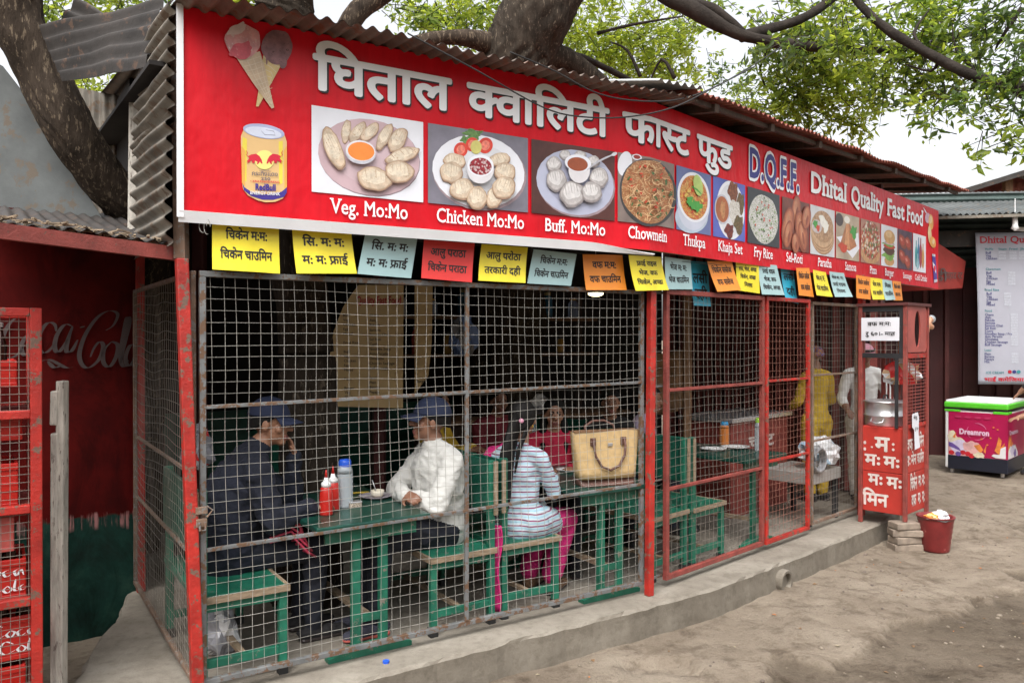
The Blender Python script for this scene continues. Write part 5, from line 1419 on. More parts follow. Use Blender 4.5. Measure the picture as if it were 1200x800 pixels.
for k in range(4): mb.lathe([(0, 0), (.016, 0), (.017, .004), (0, .006)], c=(.022 * k - .03, .008 * (k % 2), .006 + .001 * k), n=12)
mb.build('slice', mk('lime_y', (.6, .42, .06), .5, .2, 20), t)
# handbag standing on the second table
hp = F1.p(2.47, .12, TZ + .002)
t = thing('handbag', 'straw coloured handbag with brown leather handles standing on the second table', 'handbag', hp, F1.a - .25)
mb = MB()
def bagf(wt, wb, d, z0, z1, m=0):
    o = len(mb.v); K = 28; rows = 7
    for r_ in range(rows):
        f = r_ / (rows - 1); w = wb + (wt - wb) * f; dd = d * (1 - .55 * f); z = z0 + (z1 - z0) * f
        for k in range(K):
            a = 2 * math.pi * k / K; ca, sa = math.cos(a), math.sin(a)
            e = .35
            x = w / 2 * math.copysign(abs(ca) ** e, ca); y = dd / 2 * math.copysign(abs(sa) ** e, sa)
            y += .008 * math.sin(x * 22) * f
            mb.v.append(Vector((x, y, z + .006 * math.sin(x * 14) * f)))
    for r_ in range(rows - 1):
        for k in range(K): mb.f.append((o + r_ * K + k, o + r_ * K + (k + 1) % K, o + (r_ + 1) * K + (k + 1) % K, o + (r_ + 1) * K + k)); mb.m.append(m)
    mb.f.append(tuple(o + k for k in range(K))[::-1]); mb.m.append(m)
bagf(.46, .39, .15, .045, .335); mb.build('body', M['straw'], t, smooth=True)
mb = MB(); bagf(.395, .375, .154, 0, .05); mb.build('leather_base', M['brown_leather'], t, smooth=True)
mb = MB()
for y, dz in ((-.062, 0), (.062, .03)):
    mb.tube([(-.105, y, .295), (-.108, y - .012, .25), (-.10, y - .02, .19), (-.06, y - .024, .125), (0, y - .024, .10), (.06, y - .024, .125), (.10, y - .02, .19), (.108, y - .012, .25), (.105, y, .295)] if y < 0 else [(-.105, y, .30), (-.10, y + .02, .36), (-.04, y + .03, .39), (.04, y + .03, .39), (.10, y + .02, .36), (.105, y, .30)], .0085, 8)
mb.build('handle', M['brown_leather'], t, smooth=True)
mb = MB()
for x in (-.105, .105): mb.box((x, -.052, .275), (.036, .012, .05)); mb.ell((x, -.066, .29), (.012, .006, .012), 10, 6)
mb.build('strap_tab', M['brown_leather'], t, bevel=.004)
mb = MB(); mb.box((.012, -.056, .255), (.03, .006, .02)); mb.build('badge', M['alu'], t, bevel=.002)
mb = MB(); mb.box((0, -.0, .338), (.44, .06, .01)); mb.build('zip', M['brown_wood'], t)
def plate(label, p, r=.1):
    t = thing('plate', label, 'plate', p, 0, 'white plates on the tables')
    mb = MB(); mb.lathe([(0, .004), (r * .6, .004), (r, .016), (r, .018), (r * .62, .0), (0, 0)], n=28, cap=False); mb.build('dish', M['white_plastic'], t, smooth=True)
plate('white plate with leftovers left of the handbag', on_table(666, 552), .085)
plate('white plate at the left end of the table behind the rust red gate', on_table(836, 527), .11); plate('white plate beside the orange bottle behind the rust red gate', on_table(862, 525), .12)
water_bottle('orange drink bottle with a blue cap behind the rust red gate', on_table(849, 521), M['orange_juice'], M['sky_plastic'], .20, .042)
water_bottle('tall clear bottle with a lime green cap behind the rust red gate', on_table(889, 528), M['clear_plastic'], M['lime_plastic'], .27, .032)
water_bottle('clear bottle with a light blue cap on the table deep inside, above the handbag', F1.p(2.86, 1.5, TZ), M['clear_plastic'], M['sky_plastic'], .25, .036)
squeeze_bottle('red sauce squeeze bottle deep inside beside the woman in crimson', F1.p(2.72, 1.55, TZ))

# ------------------------------------------------------------------ menu posters deep inside
pm = mk('poster_paper', (.60, .42, .20), .75, .14, 2.2)
D = 5.9
def poster(label, pts, rows, heading):
    t = thing('menu_poster', label, 'poster', W(*pts[0], D), 0, 'hanging menu posters')
    mb = MB(); mb.add([W(a, b_, D) for a, b_ in pts], [tuple(range(len(pts)))]); mb.build('paper', pm, t, world=True, solid=.003)
    mb = MB(); mh = MB()
    for txt, px, py, h, w in rows: write(mb, txt, lambda x, y: W(x, -y, D - .006), px, -py, h, None if w is None else px + w, bold=.008)
    if rows: mb.build('lettering', M['ink'], t, world=True)
    if heading:
        for txt, px, py, h, w in heading: write(mh, txt, lambda x, y: W(x, -y, D - .006), px, -py, h, px + w, bold=.02)
        mh.build('heading', M['ink_red'], t, world=True)
col1 = ['Buff', 'Veg', 'Chicken', 'Egg', 'Mixed', '', 'Fried Rice', '', 'Buff', 'Veg', 'Chicken', 'Egg', 'Mixed', '', 'Pizza', '', 'Burger', 'Veg', 'Chicken']
col2 = ['Chana', 'Aalu', 'Pakoda', 'Samosa', 'Samosa Chat', 'Sel Roti', 'Curry', 'Noodles Soup', 'Aalu Paratha', 'Omelette', 'Chicken Sausage', 'Buff Sausage', '', 'Lassi', 'Plain', 'Banana', 'Papaya', 'Mix']
rows = [(s_, 402 + .1 * i, 371 + i * 5.3, 3.0, None) for i, s_ in enumerate(col1) if s_] + [(s_, 433, 371 + i * 5.6, 3.0, None) for i, s_ in enumerate(col2) if s_]
poster('large tan menu poster with a curved left edge, hanging inside between the two men', [(384, 476), (386, 420), (391, 388), (402, 360), (412, 345), (420, 334), (473, 334), (472, 478)], rows, [('Quality Fast Food', 418, 356, 9, 52)])
poster('narrow tan strip of a second menu poster right of the large one', [(486, 334), (507, 334), (506, 400), (502, 440), (486, 462)], [('Burger', 488, 448, 3, None)], None)

# ------------------------------------------------------------------ bags, cords and scraps inside the left corner
def crumple(name, label, cat, c, r, mats, seed, group=None, sub=3):
    bm = bmesh.new(); bmesh.ops.create_icosphere(bm, subdivisions=sub, radius=1.0)
    for q in bm.verts:
        n_ = q.co.normalized(); f = 1 + .42 * fbm(n_.x * 2.2 + seed, n_.y * 2.2, n_.z * 2.2, 4) + .12 * abs(fbm(n_.x * 6, n_.y * 6 + seed, n_.z * 6, 3))
        q.co = Vector((n_.x * r[0] * f, n_.y * r[1] * f, max(-r[2] * .8, n_.z * r[2] * f)))
    me = bpy.data.meshes.new(name); bm.to_mesh(me)
    for m_ in mats: me.materials.append(m_)
    if len(mats) > 1:
        for p_ in me.polygons:
            k = math.sin(p_.center.x / r[0] * 3.2 + p_.center.z / r[2] * 2.6 + seed); p_.material_index = 0 if k < .1 else (1 if k < .7 else len(mats) - 1)
    bm.free(); o = bpy.data.objects.new(name, me); COL.objects.link(o); o.location = c
    return tag(o, label, cat, group)
FILM = mk('plastic_film', (.62, .62, .63), .25, .25, 14, .3, 60); FILMR = mk('plastic_film_red', (.5, .03, .03), .25, .2, 10); FILMG = mk('plastic_film_grey', (.25, .25, .27), .25, .3, 10)
crumple('plastic_bag', 'red and white plastic bag hung up behind the left red post', 'bag', F1.p(.20, 1.0, .98), (.085, .08, .12), [FILMG, FILMR, FILM], 2.0)
crumple('plastic_bag', 'crumpled grey plastic bag under the leftmost bench', 'bag', F1.p(.18, .42, .13), (.09, .07, .13), [FILMG, FILMG, FILM], 5.0)
mb = MB(); cc = F1.p(.46, .28, .62)
for k in range(5):
    a = k * .5; mb.tube([cc + F1.U * (-.06) + Vector((0, 0, .05 - .02 * k)), cc + F1.U * (.02 + .01 * k) + Vector((0, 0, .10 - .03 * k)), cc + F1.U * (.09 + .012 * k) + Vector((0, 0, .07 - .045 * k)), cc + F1.U * (.10 + .02 * k) + Vector((0, 0, -.0 - .035 * k)), cc + F1.U * (.05 + .02 * k) + F1.V * .05 + Vector((0, 0, -.03 - .02 * k))], .0065, 6)
tag(mb.build('pink_cord', mk('pink_cord', (.6, .06, .12), .4, .1, 5), smooth=True), 'loops of pink plastic cord in the lap of the man in the dark jacket', 'cord')

# ------------------------------------------------------------------ shelf and its clutter at the back
sf = thing('wooden_shelf', 'long brown wooden wall shelf at the back behind the middle post', 'shelf', F1.p(3.0, 2.9, 0), F1.a)
mb = MB(); mb.bx(-.9, 1.6, -.12, .16, 1.44, 1.47); mb.build('board', M['brown_wood'], sf)
mb = MB(); mb.bx(-.9, 1.6, -.12, .16, 1.80, 1.83); mb.build('board', M['brown_wood'], sf)
for x in (-.85, .35, 1.55): mb = MB(); mb.bx(x - .02, x + .02, .1, .16, 0, 2.1); mb.build('upright', M['dark_wood'], sf)
ct = thing('serving_counter', 'dark counter at the back beneath the wooden shelf', 'counter', F1.p(3.2, 2.5, 0), F1.a)
mb = MB(); mb.bx(-.8, 1.4, -.25, .25, .86, .9); mb.build('top', M['brown_wood'], ct, bevel=.004)
mb = MB(); mb.bx(-.78, 1.38, -.22, .22, 0, .86); mb.build('front', M['dark_wood'], ct)
jm = [mk('jar_%d' % i, c, .3, .2, 8) for i, c in enumerate(((.25, .32, .5), (.55, .55, .56), (.5, .07, .04), (.55, .3, .05), (.06, .2, .35), (.3, .2, .32), (.1, .1, .1), (.5, .42, .2)))]
kinds = ['pale blue', 'white', 'red', 'amber', 'dark blue', 'violet', 'black', 'tan']
def jar(p, k, h, r, where, a=0):
    t = thing('jar', '%s jar %s' % (kinds[k], where), 'jar', p, a, 'jars and packets on the back shelf')
    mb = MB(); mb.lathe([(0, 0), (r, 0), (r * 1.02, h * .1), (r, h * .72), (r * .6, h * .86), (r * .6, h * .9)], n=14); mb.build('glass', jm[k], t, smooth=True)
    mb = MB(); mb.lathe([(r * .66, h * .88), (r * .66, h), (0, h)], n=14, cap=False); mb.build('lid', jm[(k + 3) % 8], t)
order = [0, 1, 2, 0, 3, 4, 1, 5, 2, 7, 6, 4, 3, 0]
for i, k in enumerate(order):
    x = -.8 + i * .168; up = i % 2
    jar(F1.p(3.0 + x, 2.92, 1.832 if up else 1.472), k, .16 + .05 * (i % 3), .04 + .012 * (i % 2), '%s from the left on the %s board of the back shelf' % (['first', 'second', 'third', 'fourth', 'fifth', 'sixth', 'seventh'][i // 2], 'upper' if up else 'lower'))
crumple('plastic_bag', 'pale blue plastic bag hanging at the back above the middle table', 'bag', F1.p(2.75, 2.4, 1.62), (.12, .1, .2), [mk('film_blue', (.2, .3, .6), .3, .3, 8), FILMG], 8.0)
crumple('plastic_bag', 'white packet bundle lying on the counter at the back', 'bag', F1.p(3.5, 2.4, .99), (.2, .1, .1), [FILM, FILMG], 9.0)
# steel bundle and low table behind the last grey panel
t = thing('low_table', 'low white topped table with dark legs behind the last grey panel', 'table', F2.p(2.72, .12, 0), F2.a)
mb = MB(); mb.bx(-.27, .3, -.06, .42, .36, .46); mb.build('top', mk('laminate_grey', (.33, .315, .29), .5, .12, 5), t, bevel=.006)
for x in (-.24, .27):
    for y in (-.02, .38): mb = MB(); mb.bx(x - .02, x + .02, y - .02, y + .02, 0, .36); mb.build('leg', M['black_paint'], t)
crumple('plastic_bag', 'white plastic bag full of cables on the low table behind the last grey panel', 'bag', F2.p(2.80, .16, .60), (.17, .14, .13), [FILM, FILM, mk('film_ltblue', (.35, .5, .62), .3, .2, 8)], 3.0)
mb = MB(); cc = F2.p(2.55, .08, .57)
for k in range(5): mb.tube([cc + F2.U * (.11 * math.cos(a)) + Vector((0, 0, .10 * math.sin(a))) - F2.V * (.012 * k) for a in [6.283 * i / 16 + k * .4 for i in range(17)]], .011, 6, cap=False)
tag(mb.build('cable_coil', mk('cable_grey', (.3, .3, .31), .4, .5, 12), smooth=True), 'coil of grey cable beside the plastic bag on the low table', 'cable')
t = thing('red_counter', 'red painted counter with pale lettering behind the last grey panel', 'counter', F2.p(2.75, .72, 0), F2.a)
mb = MB(); mb.bx(-.5, .55, 0, .5, .0, .86); mb.build('cabinet', M['red_rust'], t, bevel=.005)
mb = MB(); mb.bx(-.54, .58, -.04, .54, .86, .9); mb.build('top', M['alu'], t, bevel=.004)
mb = MB(); write(mb, 'चुरोट', lambda x, y: Vector((x, -.006, y)), -.2, .6, .1, .28, bold=.03); mb.build('lettering', M['painted_letter'], t)
mb = MB()
for k in range(7): mb.bar((-.52 + .03 * k, .62, 1.0), (-.52 + .03 * k, .62, 1.9), .014, .02)
t = thing('hanging_cloths', 'brown cloths hanging inside behind the narrow red gate', 'cloth', F2.p(2.0, 1.15, .95), F2.a)
mb = MB(); mb.grid(lambda s, q: (-.28 + .56 * s, .035 * math.sin(s * 22) + .01 * fbm(s * 6, q * 3, 1), .55 * q - .02 * math.sin(s * 7)), 40, 8); mb.build('cloth', mk('cloth_brown', (.24, .14, .07), .9, .4, 8), t, smooth=True, solid=.004)
mb = MB(); mb.tube([(-.34, 0, .56), (.34, 0, .56)], .008, 6); mb.build('rod', M['dark_wood'], t)

# ------------------------------------------------------------------ red booth on the kerb
CU, CV = 2.972, -.512
ZB, ZC, ZT = .108, .850, 1.90
bw_, bd_ = .50, .375
bo = thing('food_booth', 'narrow red cooking booth with white Nepali writing at the right end of the eatery', 'booth', F2.p(CU, CV, ZB), F2.a)
bo_red = mk('booth_red', (.40, .03, .02), .5, .2, 5, .2, 30, chip=(.2, .09, .06), chipa=.66)
bo_red2 = mk('booth_pink_red', (.36, .075, .06), .45, .2, 5, .2, 30, chip=(.2, .1, .07), chipa=.68)
h = ZC - ZB; H = ZT - ZB
mb = MB(); mb.bx(0.012, bw_ - .012, .012, bd_, .0, h * .47); mb.bx(.012, bw_ - .012, .012, bd_, h * .475, h); mb.build('cabinet', bo_red, bo, bevel=.004)
for x, y, z0_ in ((0, 0, -.045), (bw_, 0, -.06), (0, bd_, -.105), (bw_, bd_, -.105)):
    mb = MB(); mb.bx(x - .016, x + .016, y - .016, y + .016, z0_, H); mb.build('post', M['red_rust'], bo, bevel=.003)
mb = MB(); mb.bx(.018, bw_ - .018, -.008, .010, H - .40, H); 
o = len(mb.v)
mb = MB()                                                  # road side panel with an oval hole
K = 32; ow, oh = .07, .16; cx_, cz_ = bw_ * .52, H - .2
rect = []
for k in range(K):
    a = 2 * math.pi * k / K; dx, dz = math.cos(a), math.sin(a)
    s_ = min((bw_ / 2 - .016) / abs(dx) if abs(dx) > 1e-6 else 9, .2 / abs(dz) if abs(dz) > 1e-6 else 9)
    rect.append((bw_ / 2 + dx * s_, cz_ + dz * s_))
for yy in (-.006, .006):
    mb.v += [Vector((x, yy, z)) for x, z in rect] + [Vector((cx_ + ow * math.cos(2 * math.pi * k / K), yy, cz_ + oh * math.sin(2 * math.pi * k / K))) for k in range(K)]
for side in (0, 2 * K):
    for k in range(K): mb.f.append((side + k, side + (k + 1) % K, side + K + (k + 1) % K, side + K + k)); mb.m.append(0)
for k in range(K): mb.f.append((K + k, K + (k + 1) % K, 3 * K + (k + 1) % K, 3 * K + k)); mb.m.append(0)
mb.build('oval_panel', bo_red2, bo)
mb = MB(); mb.bx(0.016, bw_ - .016, -.004, .018, h + .60, h + .64); mb.bx(.02, bw_ - .02, -.002, .014, h + .0, h + .03)
mb.build('cross_rail', M['red_paint'], bo)
mb = MB()
for k in range(19): mb.bx(.016, bw_ - .016, .0, .006, h + .05 + k * .029, h + .056 + k * .029)
for k in range(3): mb.bx(.12 + k * .13, .128 + k * .13, .006, .012, h + .03, h + .6)
mb.build('slatted_grille', M['red_rust'], bo)
mb = MB(); mb.bx(-.010, .010, .016, bd_ - .016, H - .05, H); mb.bx(-.010, .010, .016, bd_ - .016, h + .60, h + .64); mb.bx(-.012, .012, .018, .05, h + .64, H - .05); mb.bx(-.008, .012, .06, .085, h, h + .6); mb.build('window_frame', M['black_paint'], bo)
mb = MB()
for k in range(7): y = .07 + k * .045; mb.tube([(0, y, h + .64), (0, y, H - .05)], .0018, 4)
for k in range(8): z = h + .67 + k * .045; mb.tube([(0, .03, z), (0, bd_ - .03, z)], .0018, 4)
mb.build('window_mesh', M['wire_dull'], bo)
mb = MB(); mb.bx(-.03, bw_ + .03, -.03, bd_ + .03, H, H + .025); mb.build('roof_board', M['maroon'], bo)
mb = MB()
for k in range(8): mb.bx(.30, .315, .05 + k * .033, .066 + k * .033, h, h + .62)
mb.build('back_slats', M['red_rust'], bo)
L1f = lambda x, y: Vector((.0085, bd_ - x, y)); L2f = lambda x, y: Vector((x, .0085, y))
for txt, x0, y, hh, x1 in (('मः', -.10, .53, .115, .045), ('म', .115, .535, .115, .245), (':', .262, .55, .09, .285), ('मः', .03, .405, .09, .165), ('मः', .19, .40, .09, .325), ('मः', .06, .235, .09, .185), ('मः', .215, .225, .09, .345), ('मिन', .01, .055, .10, .235)):
    if x0 < 0: txt, x0 = ':', .02
    mb = MB(); write(mb, txt, L1f, x0, y, hh, x1, bold=.03); mb.build('lettering', M['painted_letter'], bo)
mb = MB(); mb.add([L1f(.085, .555), L1f(.102, .555), L1f(.102, .568), L1f(.085, .568)], [(0, 1, 2, 3)]); mb.build('lettering', M['painted_letter'], bo)
for txt, x0, y, hh, x1 in (('वफ', .06, .55, .09, .2), ('चाउमिन', .25, .56, .09, .46), ('मः', .04, .42, .08, .14), ('मेन्', .16, .42, .08, .28), ('चाउमिन', .30, .42, .08, .46), ('चिकेन', .14, .20, .10, .30), ('मः', .33, .21, .09, .40), ('मः', .42, .21, .09, .48), ('वफ', .17, .06, .09, .28), ('मः', .32, .06, .09, .39), ('मः', .42, .06, .09, .48)):
    mb = MB(); write(mb, txt, L2f, x0, y, hh, x1, bold=.03); mb.build('lettering', M['painted_letter'], bo)
paper = mk('paper', (.66, .66, .70), .8, .06, 4)
t = thing('paper_notice', 'white paper notice on the black window of the red booth', 'notice', F2.p(CU - .016, CV + .2, ZB + h + .845), F2.a)
mb = MB(); mb.grid(lambda a, b_: Vector((.004 * math.sin(a * 7) * b_, .165 - .32 * a, -.095 + .20 * b_)), 8, 3); mb.build('paper', paper, t, solid=.0016)
mb = MB(); PF = lambda x, y: Vector((-.0045, .165 - x * .9, y - .095)); write(mb, 'वफ म:म:', PF, .06, .13, .03, .28, bold=.02); write(mb, 'रु ६०।- मात्र', PF, .04, .045, .03, .32, bold=.02); mb.build('lettering', M['ink'], t)
t = thing('paper_notice', 'torn white paper strip stuck on the road side of the red booth', 'notice', F2.p(CU + .2, CV - .016, ZB + h - .05), F2.a)
mb = MB(); mb.add([(-.09, 0, .17), (.04, 0, .18), (.07, 0, .13), (.06, 0, .0), (.09, -.002, -.13), (-.03, -.002, -.14), (-.04, 0, .03), (-.09, 0, .06)], [tuple(range(8))]); mb.build('paper', paper, t, solid=.0014)
mb = MB(); write(mb, 'मेनु', lambda x, y: Vector((x, -.003, y)), -.06, .125, .022, .02, bold=.02); write(mb, 'रु ६०', lambda x, y: Vector((x, -.003, y)), -.03, .03, .022, .045, bold=.02); mb.build('lettering', M['ink'], t)
t = thing('steamer_pot', 'wide aluminium steamer pot with ring handles inside the red booth', 'pot', F2.p(CU + .2, CV + .24, ZC + .002), F2.a)
mb = MB(); mb.lathe([(0, 0), (.165, 0), (.17, .01), (.17, .08), (.178, .085), (.178, .095), (.17, .1), (.17, .2), (.18, .205), (.18, .215), (.16, .22), (0, .235)], n=32, cap=False); mb.build('body', M['alu'], t, smooth=True)
for sx_ in (-1, 1): mb = MB(); mb.tube([(sx_ * .172, -.05, .07), (sx_ * .2, -.05, .04), (sx_ * .215, 0, .03), (sx_ * .2, .05, .04), (sx_ * .172, .05, .07)], .007, 8); mb.build('handle', M['alu'], t, smooth=True)
mb = MB(); mb.tube([(-.05, .0, .232), (-.04, .0, .262), (.04, .0, .262), (.05, .0, .232)], .007, 8); mb.build('lid_handle', M['black_paint'], t)
crumple('snack_packets', 'bundle of red and white snack packets hanging inside the slatted side of the red booth', 'packets', F2.p(CU + .26, CV + .12, ZC + .46), (.16, .05, .12), [FILMR, mk('film_tan', (.45, .28, .15), .3, .2, 8), FILM], 12.0)
t = thing('glass_jar', 'orange brown jar standing behind the oval hole of the red booth', 'jar', F2.p(CU + .25, CV + .1, ZC + .62), 0)
mb = MB(); mb.lathe([(0, 0), (.05, 0), (.052, .22), (.036, .27), (.036, .3)], n=16); mb.build('glass', mk('jar_amber', (.4, .12, .03), .25, .3, 14), t, smooth=True)
mb = MB(); mb.lathe([(.04, .295), (.04, .33), (0, .33)], n=16, cap=False); mb.build('lid', mk('lid_peach', (.7, .42, .3), .4, .1, 5), t)
# peach plastic spout sticking out beyond the booth
p0 = W(1086, 376, 7.35)
t = thing('plastic_funnel', 'peach plastic funnel with a clear rim sticking out behind the red booth', 'funnel', p0, F2.a)
pe = mk('peach_plastic', (.66, .34, .20), .4, .1, 5)
mb = MB(); mb.tube([(-.02, 0, -.1), (-.005, 0, -.03), (.03, 0, .0), (.08, 0, .01)], [.03, .032, .03, .034], 14); mb.build('stem', pe, t, smooth=True)
mb = MB(); mb.tube([(.04, 0, -.02), (.08, 0, -.045), (.12, 0, -.055), (.135, 0, -.055)], [.024, .026, .026, .012], 14); mb.build('spout', pe, t, smooth=True)
mb = MB(); mb.tube([(.08, 0, .01), (.12, 0, .02)], [.036, .04], 16); mb.build('rim', M['clear_plastic'], t, smooth=True)
# brick stack under the booth leg
bm_ = mk('old_brick', (.25, .2, .155), .9, .3, 12, .5, 50)
top = ZB - .047; base_z = ground_h(3.36, 6.72) - .01
hb_ = (top - base_z) / 4
pos = ['lowest', 'second', 'third', 'topmost']
for k in range(4):
    mb = MB(); mb.box((0, 0, hb_ / 2), (.25 - .012 * (k % 2), .14, hb_ * .94))
    o = mb.build('brick', bm_, bevel=.008); o.location = F2.p(CU + .03 + .006 * math.sin(k * 3), CV + .01, base_z + k * hb_); o.rotation_euler = (0, 0, F2.a + R(-40) + .16 * math.sin(k * 2.3))
    tag(o, '%s brick of the stack under the front leg of the red booth' % pos[k], 'brick', 'bricks under the booth leg')
# bucket of rubbish
bp = G(1097, 638, -.125); bp.z = ground_h(bp.x, bp.y) - .004
t = thing('rubbish_bucket', 'dark red plastic bucket full of rubbish on the ground beside the red booth', 'bucket', bp)
mb = MB(); pr = [(0, 0), (.105, 0)] + [(.106 + .034 * k / 12 + (.003 if k % 2 else 0), .012 + .27 * k / 12) for k in range(13)] + [(.15, .285), (.15, .295), (.136, .295), (.13, .26), (.1, .06), (0, .06)]
mb.lathe(pr, n=32, cap=False); mb.build('tub', mk('bucket_red', (.16, .018, .018), .35, .25, 8, chip=(.34, .1, .09), chipa=.62), t, smooth=True)
mb = MB(); mb.tube([(-.148, 0, .285), (-.12, -.09, .285), (0, -.155, .275), (.12, -.09, .285), (.148, 0, .285)], .004, 6); mb.build('handle', M['bare_steel'], t)
crumple('food_wrapper', 'orange food wrapper in the red rubbish bucket', 'wrapper', bp + Vector((-.05, -.03, .285)), (.05, .045, .035), [mk('wrap_or', (.7, .25, .04), .4, .3, 12), mk('wrap_y', (.7, .5, .2), .4, .2, 12)], 1.0)
crumple('plastic_bag', 'clear white plastic bag in the red rubbish bucket', 'bag', bp + Vector((.04, .0, .285)), (.065, .06, .05), [FILM], 6.0)

# ------------------------------------------------------------------ ice cream freezer
fl, frp = G(1108, 553, .055), G(1181, 561, .055)
ang = math.atan2(frp.y - fl.y, frp.x - fl.x); fw = (frp - fl).length; fd = .84; fh = .80
fz = thing('ice_cream_freezer', 'pink ice cream chest freezer with a white lid edged in green', 'freezer', (fl.x, fl.y, ground_h(fl.x + .5, fl.y) + .0), ang)
zb = .05
mb = MB(); mb.bx(0, fw, 0, fd, zb, zb + .68); mb.build('body', M['white_plastic'], fz, bevel=.012)
mb = MB(); mb.bx(.035, fw + .004, -.004, fd - .1, zb + .15, zb + .655)
pk = mk('freezer_pink', (.42, .010, .075), .35, .1, 2.5); mb.build('pink_panel', pk, fz)
mb = MB(); mb.bx(.03, fw + .008, -.008, fd - .08, zb - .01, zb + .148); mb.build('plinth', mk('freezer_navy', (.012, .014, .025), .4, .1, 5), fz, bevel=.006)
mb = MB(); mb.bx(-.012, fw + .012, -.014, fd + .01, zb + .70, zb + .765); mb.build('lid_edge', M['green_trim'], fz, bevel=.014)
mb = MB(); mb.bx(.004, fw - .004, .004, fd - .01, zb + .755, zb + .79); mb.build('lid', M['white_plastic'], fz, bevel=.012)
mb = MB(); mb.bx(-.004, fw + .004, -.006, fd, zb + .675, zb + .70); mb.build('seal', M['ink'], fz)
mb = MB(); mb.bx(-.006, .16, -.010, .1, zb + .655, zb + .68); mb.bx(fw - .14, fw + .008, -.010, .16, zb + .65, zb + .68); mb.bx(fw - .03, fw + .012, fd - .09, fd, zb, zb + .66); mb.build('trim', M['green_trim'], fz, bevel=.004)
for x, y in ((.06, .06), (fw - .06, .06), (fw - .06, fd - .08), (.06, fd - .08)):
    mb = MB(); mb.lathe([(.018, 0), (.02, .02), (.02, .06)], c=(x, y, -.01), n=10); mb.build('foot', M['alu'], fz)
FP = lambda x, y, o=.007: Vector((x, -o, zb + y)); FP2 = lambda x, y, o=.010: Vector((fw + o, x, zb + y))
class FPic(Pic):
    def __init__(s, fn): s.fn = fn; s.mb = MB(); s.mats = []; s.z = .0065
    def P(s, X, Y): return s.fn(X, Y, s.z)
f = FPic(FP)
cream = ink('scoop_cream', (.66, .58, .42), .2, 12); lilac = ink('scoop_lilac', (.56, .50, .64), .2, 14); blush = ink('scoop_blush', (.66, .38, .36), .25, 14); berry = ink('fruit_red', (.5, .02, .03), .3, 20); tint = ink('tint', (.66, .22, .05), .3, 20); violet = ink('ripple', (.14, .08, .3), .2, 14)
ring_m = ink('ring_pink', (.62, .14, .27), .15, 8)
for a0 in (.3, 2.6, 4.5):
    f.line([(.33 + .1 * math.cos(a0 + k * .16), .44 + .095 * math.sin(a0 + k * .16)) for k in range(10)], .012, ring_m)
f.poly([(.04, .44), (.10, .40), (.15, .34), (.2, .28), (.24, .3), (.3, .26), (.36, .2), (.36, .152), (.04, .152)], blush)
for x, y, r in ((.08, .36, .09), (.15, .31, .06)): f.blob(x, y, r if x > .1 else .045, r * .75, cream, 0, wob=.3, seed=x)
f.blob(.16, .25, .11, .075, lilac, -15, wob=.3); f.blob(.28, .26, .09, .07, blush, 0, wob=.3, seed=3.0)
f.poly([(.04, .30), (.08, .29), (.15, .24), (.17, .2), (.1, .23), (.04, .25)], violet); f.line([(.05, .27), (.12, .24), (.19, .19)], .014, violet)
for x, y in ((.07, .18), (.19, .19), (.24, .18), (.28, .16), (.14, .17)): f.blob(x, y, .03, .026, berry if x != .14 else violet, 0)
f.blob(.36, .175, .06, .03, cream, 0, wob=.4)
for pts in ([(.3, .28), (.36, .3), (.40, .24), (.37, .2), (.33, .24)], [(.40, .22), (.43, .31), (.42, .2)], [(.08, .36), (.12, .42), (.11, .35)]): f.poly(pts, tint)
f.poly([(.55, .40), (.58, .36), (.57, .28), (.61, .34), (.6, .22), (.55, .2), (.51, .24), (.53, .3)], tint); f.poly([(.52, .16), (.48, .18), (.5, .2), (.56, .2), (.57, .27), (.62, .30), (.62, .16)], ink('scoop_white', (.7, .68, .68), .12, 10))
for x, y in ((.50, .5), (.54, .48), (.38, .36), (.47, .38), (.44, .3)): f.blob(x, y, .010, .008, tint, 0)
for k, (x, m_) in enumerate(((.14, 0), (.24, 0), (.34, 0), (.44, 0))): f.blob(x, .60, .035, .014, ink('pink_ghost', (.47, .03, .11), .1, 6), 0)
f.z += .0006; write(f.mb, 'Dreamron', lambda x, y: f.P(x, y), .15, .40, .062, .46, m=f.mi(ring_m), bold=.075); f.z += .0014; write(f.mb, 'Dreamron', lambda x, y: f.P(x, y), .155, .405, .058, .455, m=f.mi(ink('logo_pale', (.72, .55, .66), .06, 8)), bold=.03)
f.mb.build('printed_panel', f.mats, fz)
f = FPic(FP2); 
f.poly([(.0, .30), (.05, .42), (.08, .36), (.12, .44), (.16, .3), (.2, .34), (.26, .22), (.3, .16), (.0, .155)], tint); f.poly([(.02, .25), (.1, .3), (.2, .26), (.3, .3), (.42, .2), (.42, .155), (.0, .155)], ink('scoop_white', (.7, .68, .68))); f.blob(.2, .24, .1, .05, lilac, 0, wob=.4); f.blob(.3, .2, .06, .04, violet, 0, wob=.4)
f.z += .001; write(f.mb, 'Dreamron', lambda x, y: f.P(x, y), .06, .42, .05, .42, m=f.mi(ink('logo_pale', (.72, .55, .66))), bold=.03)
f.mb.build('printed_panel', f.mats, fz)

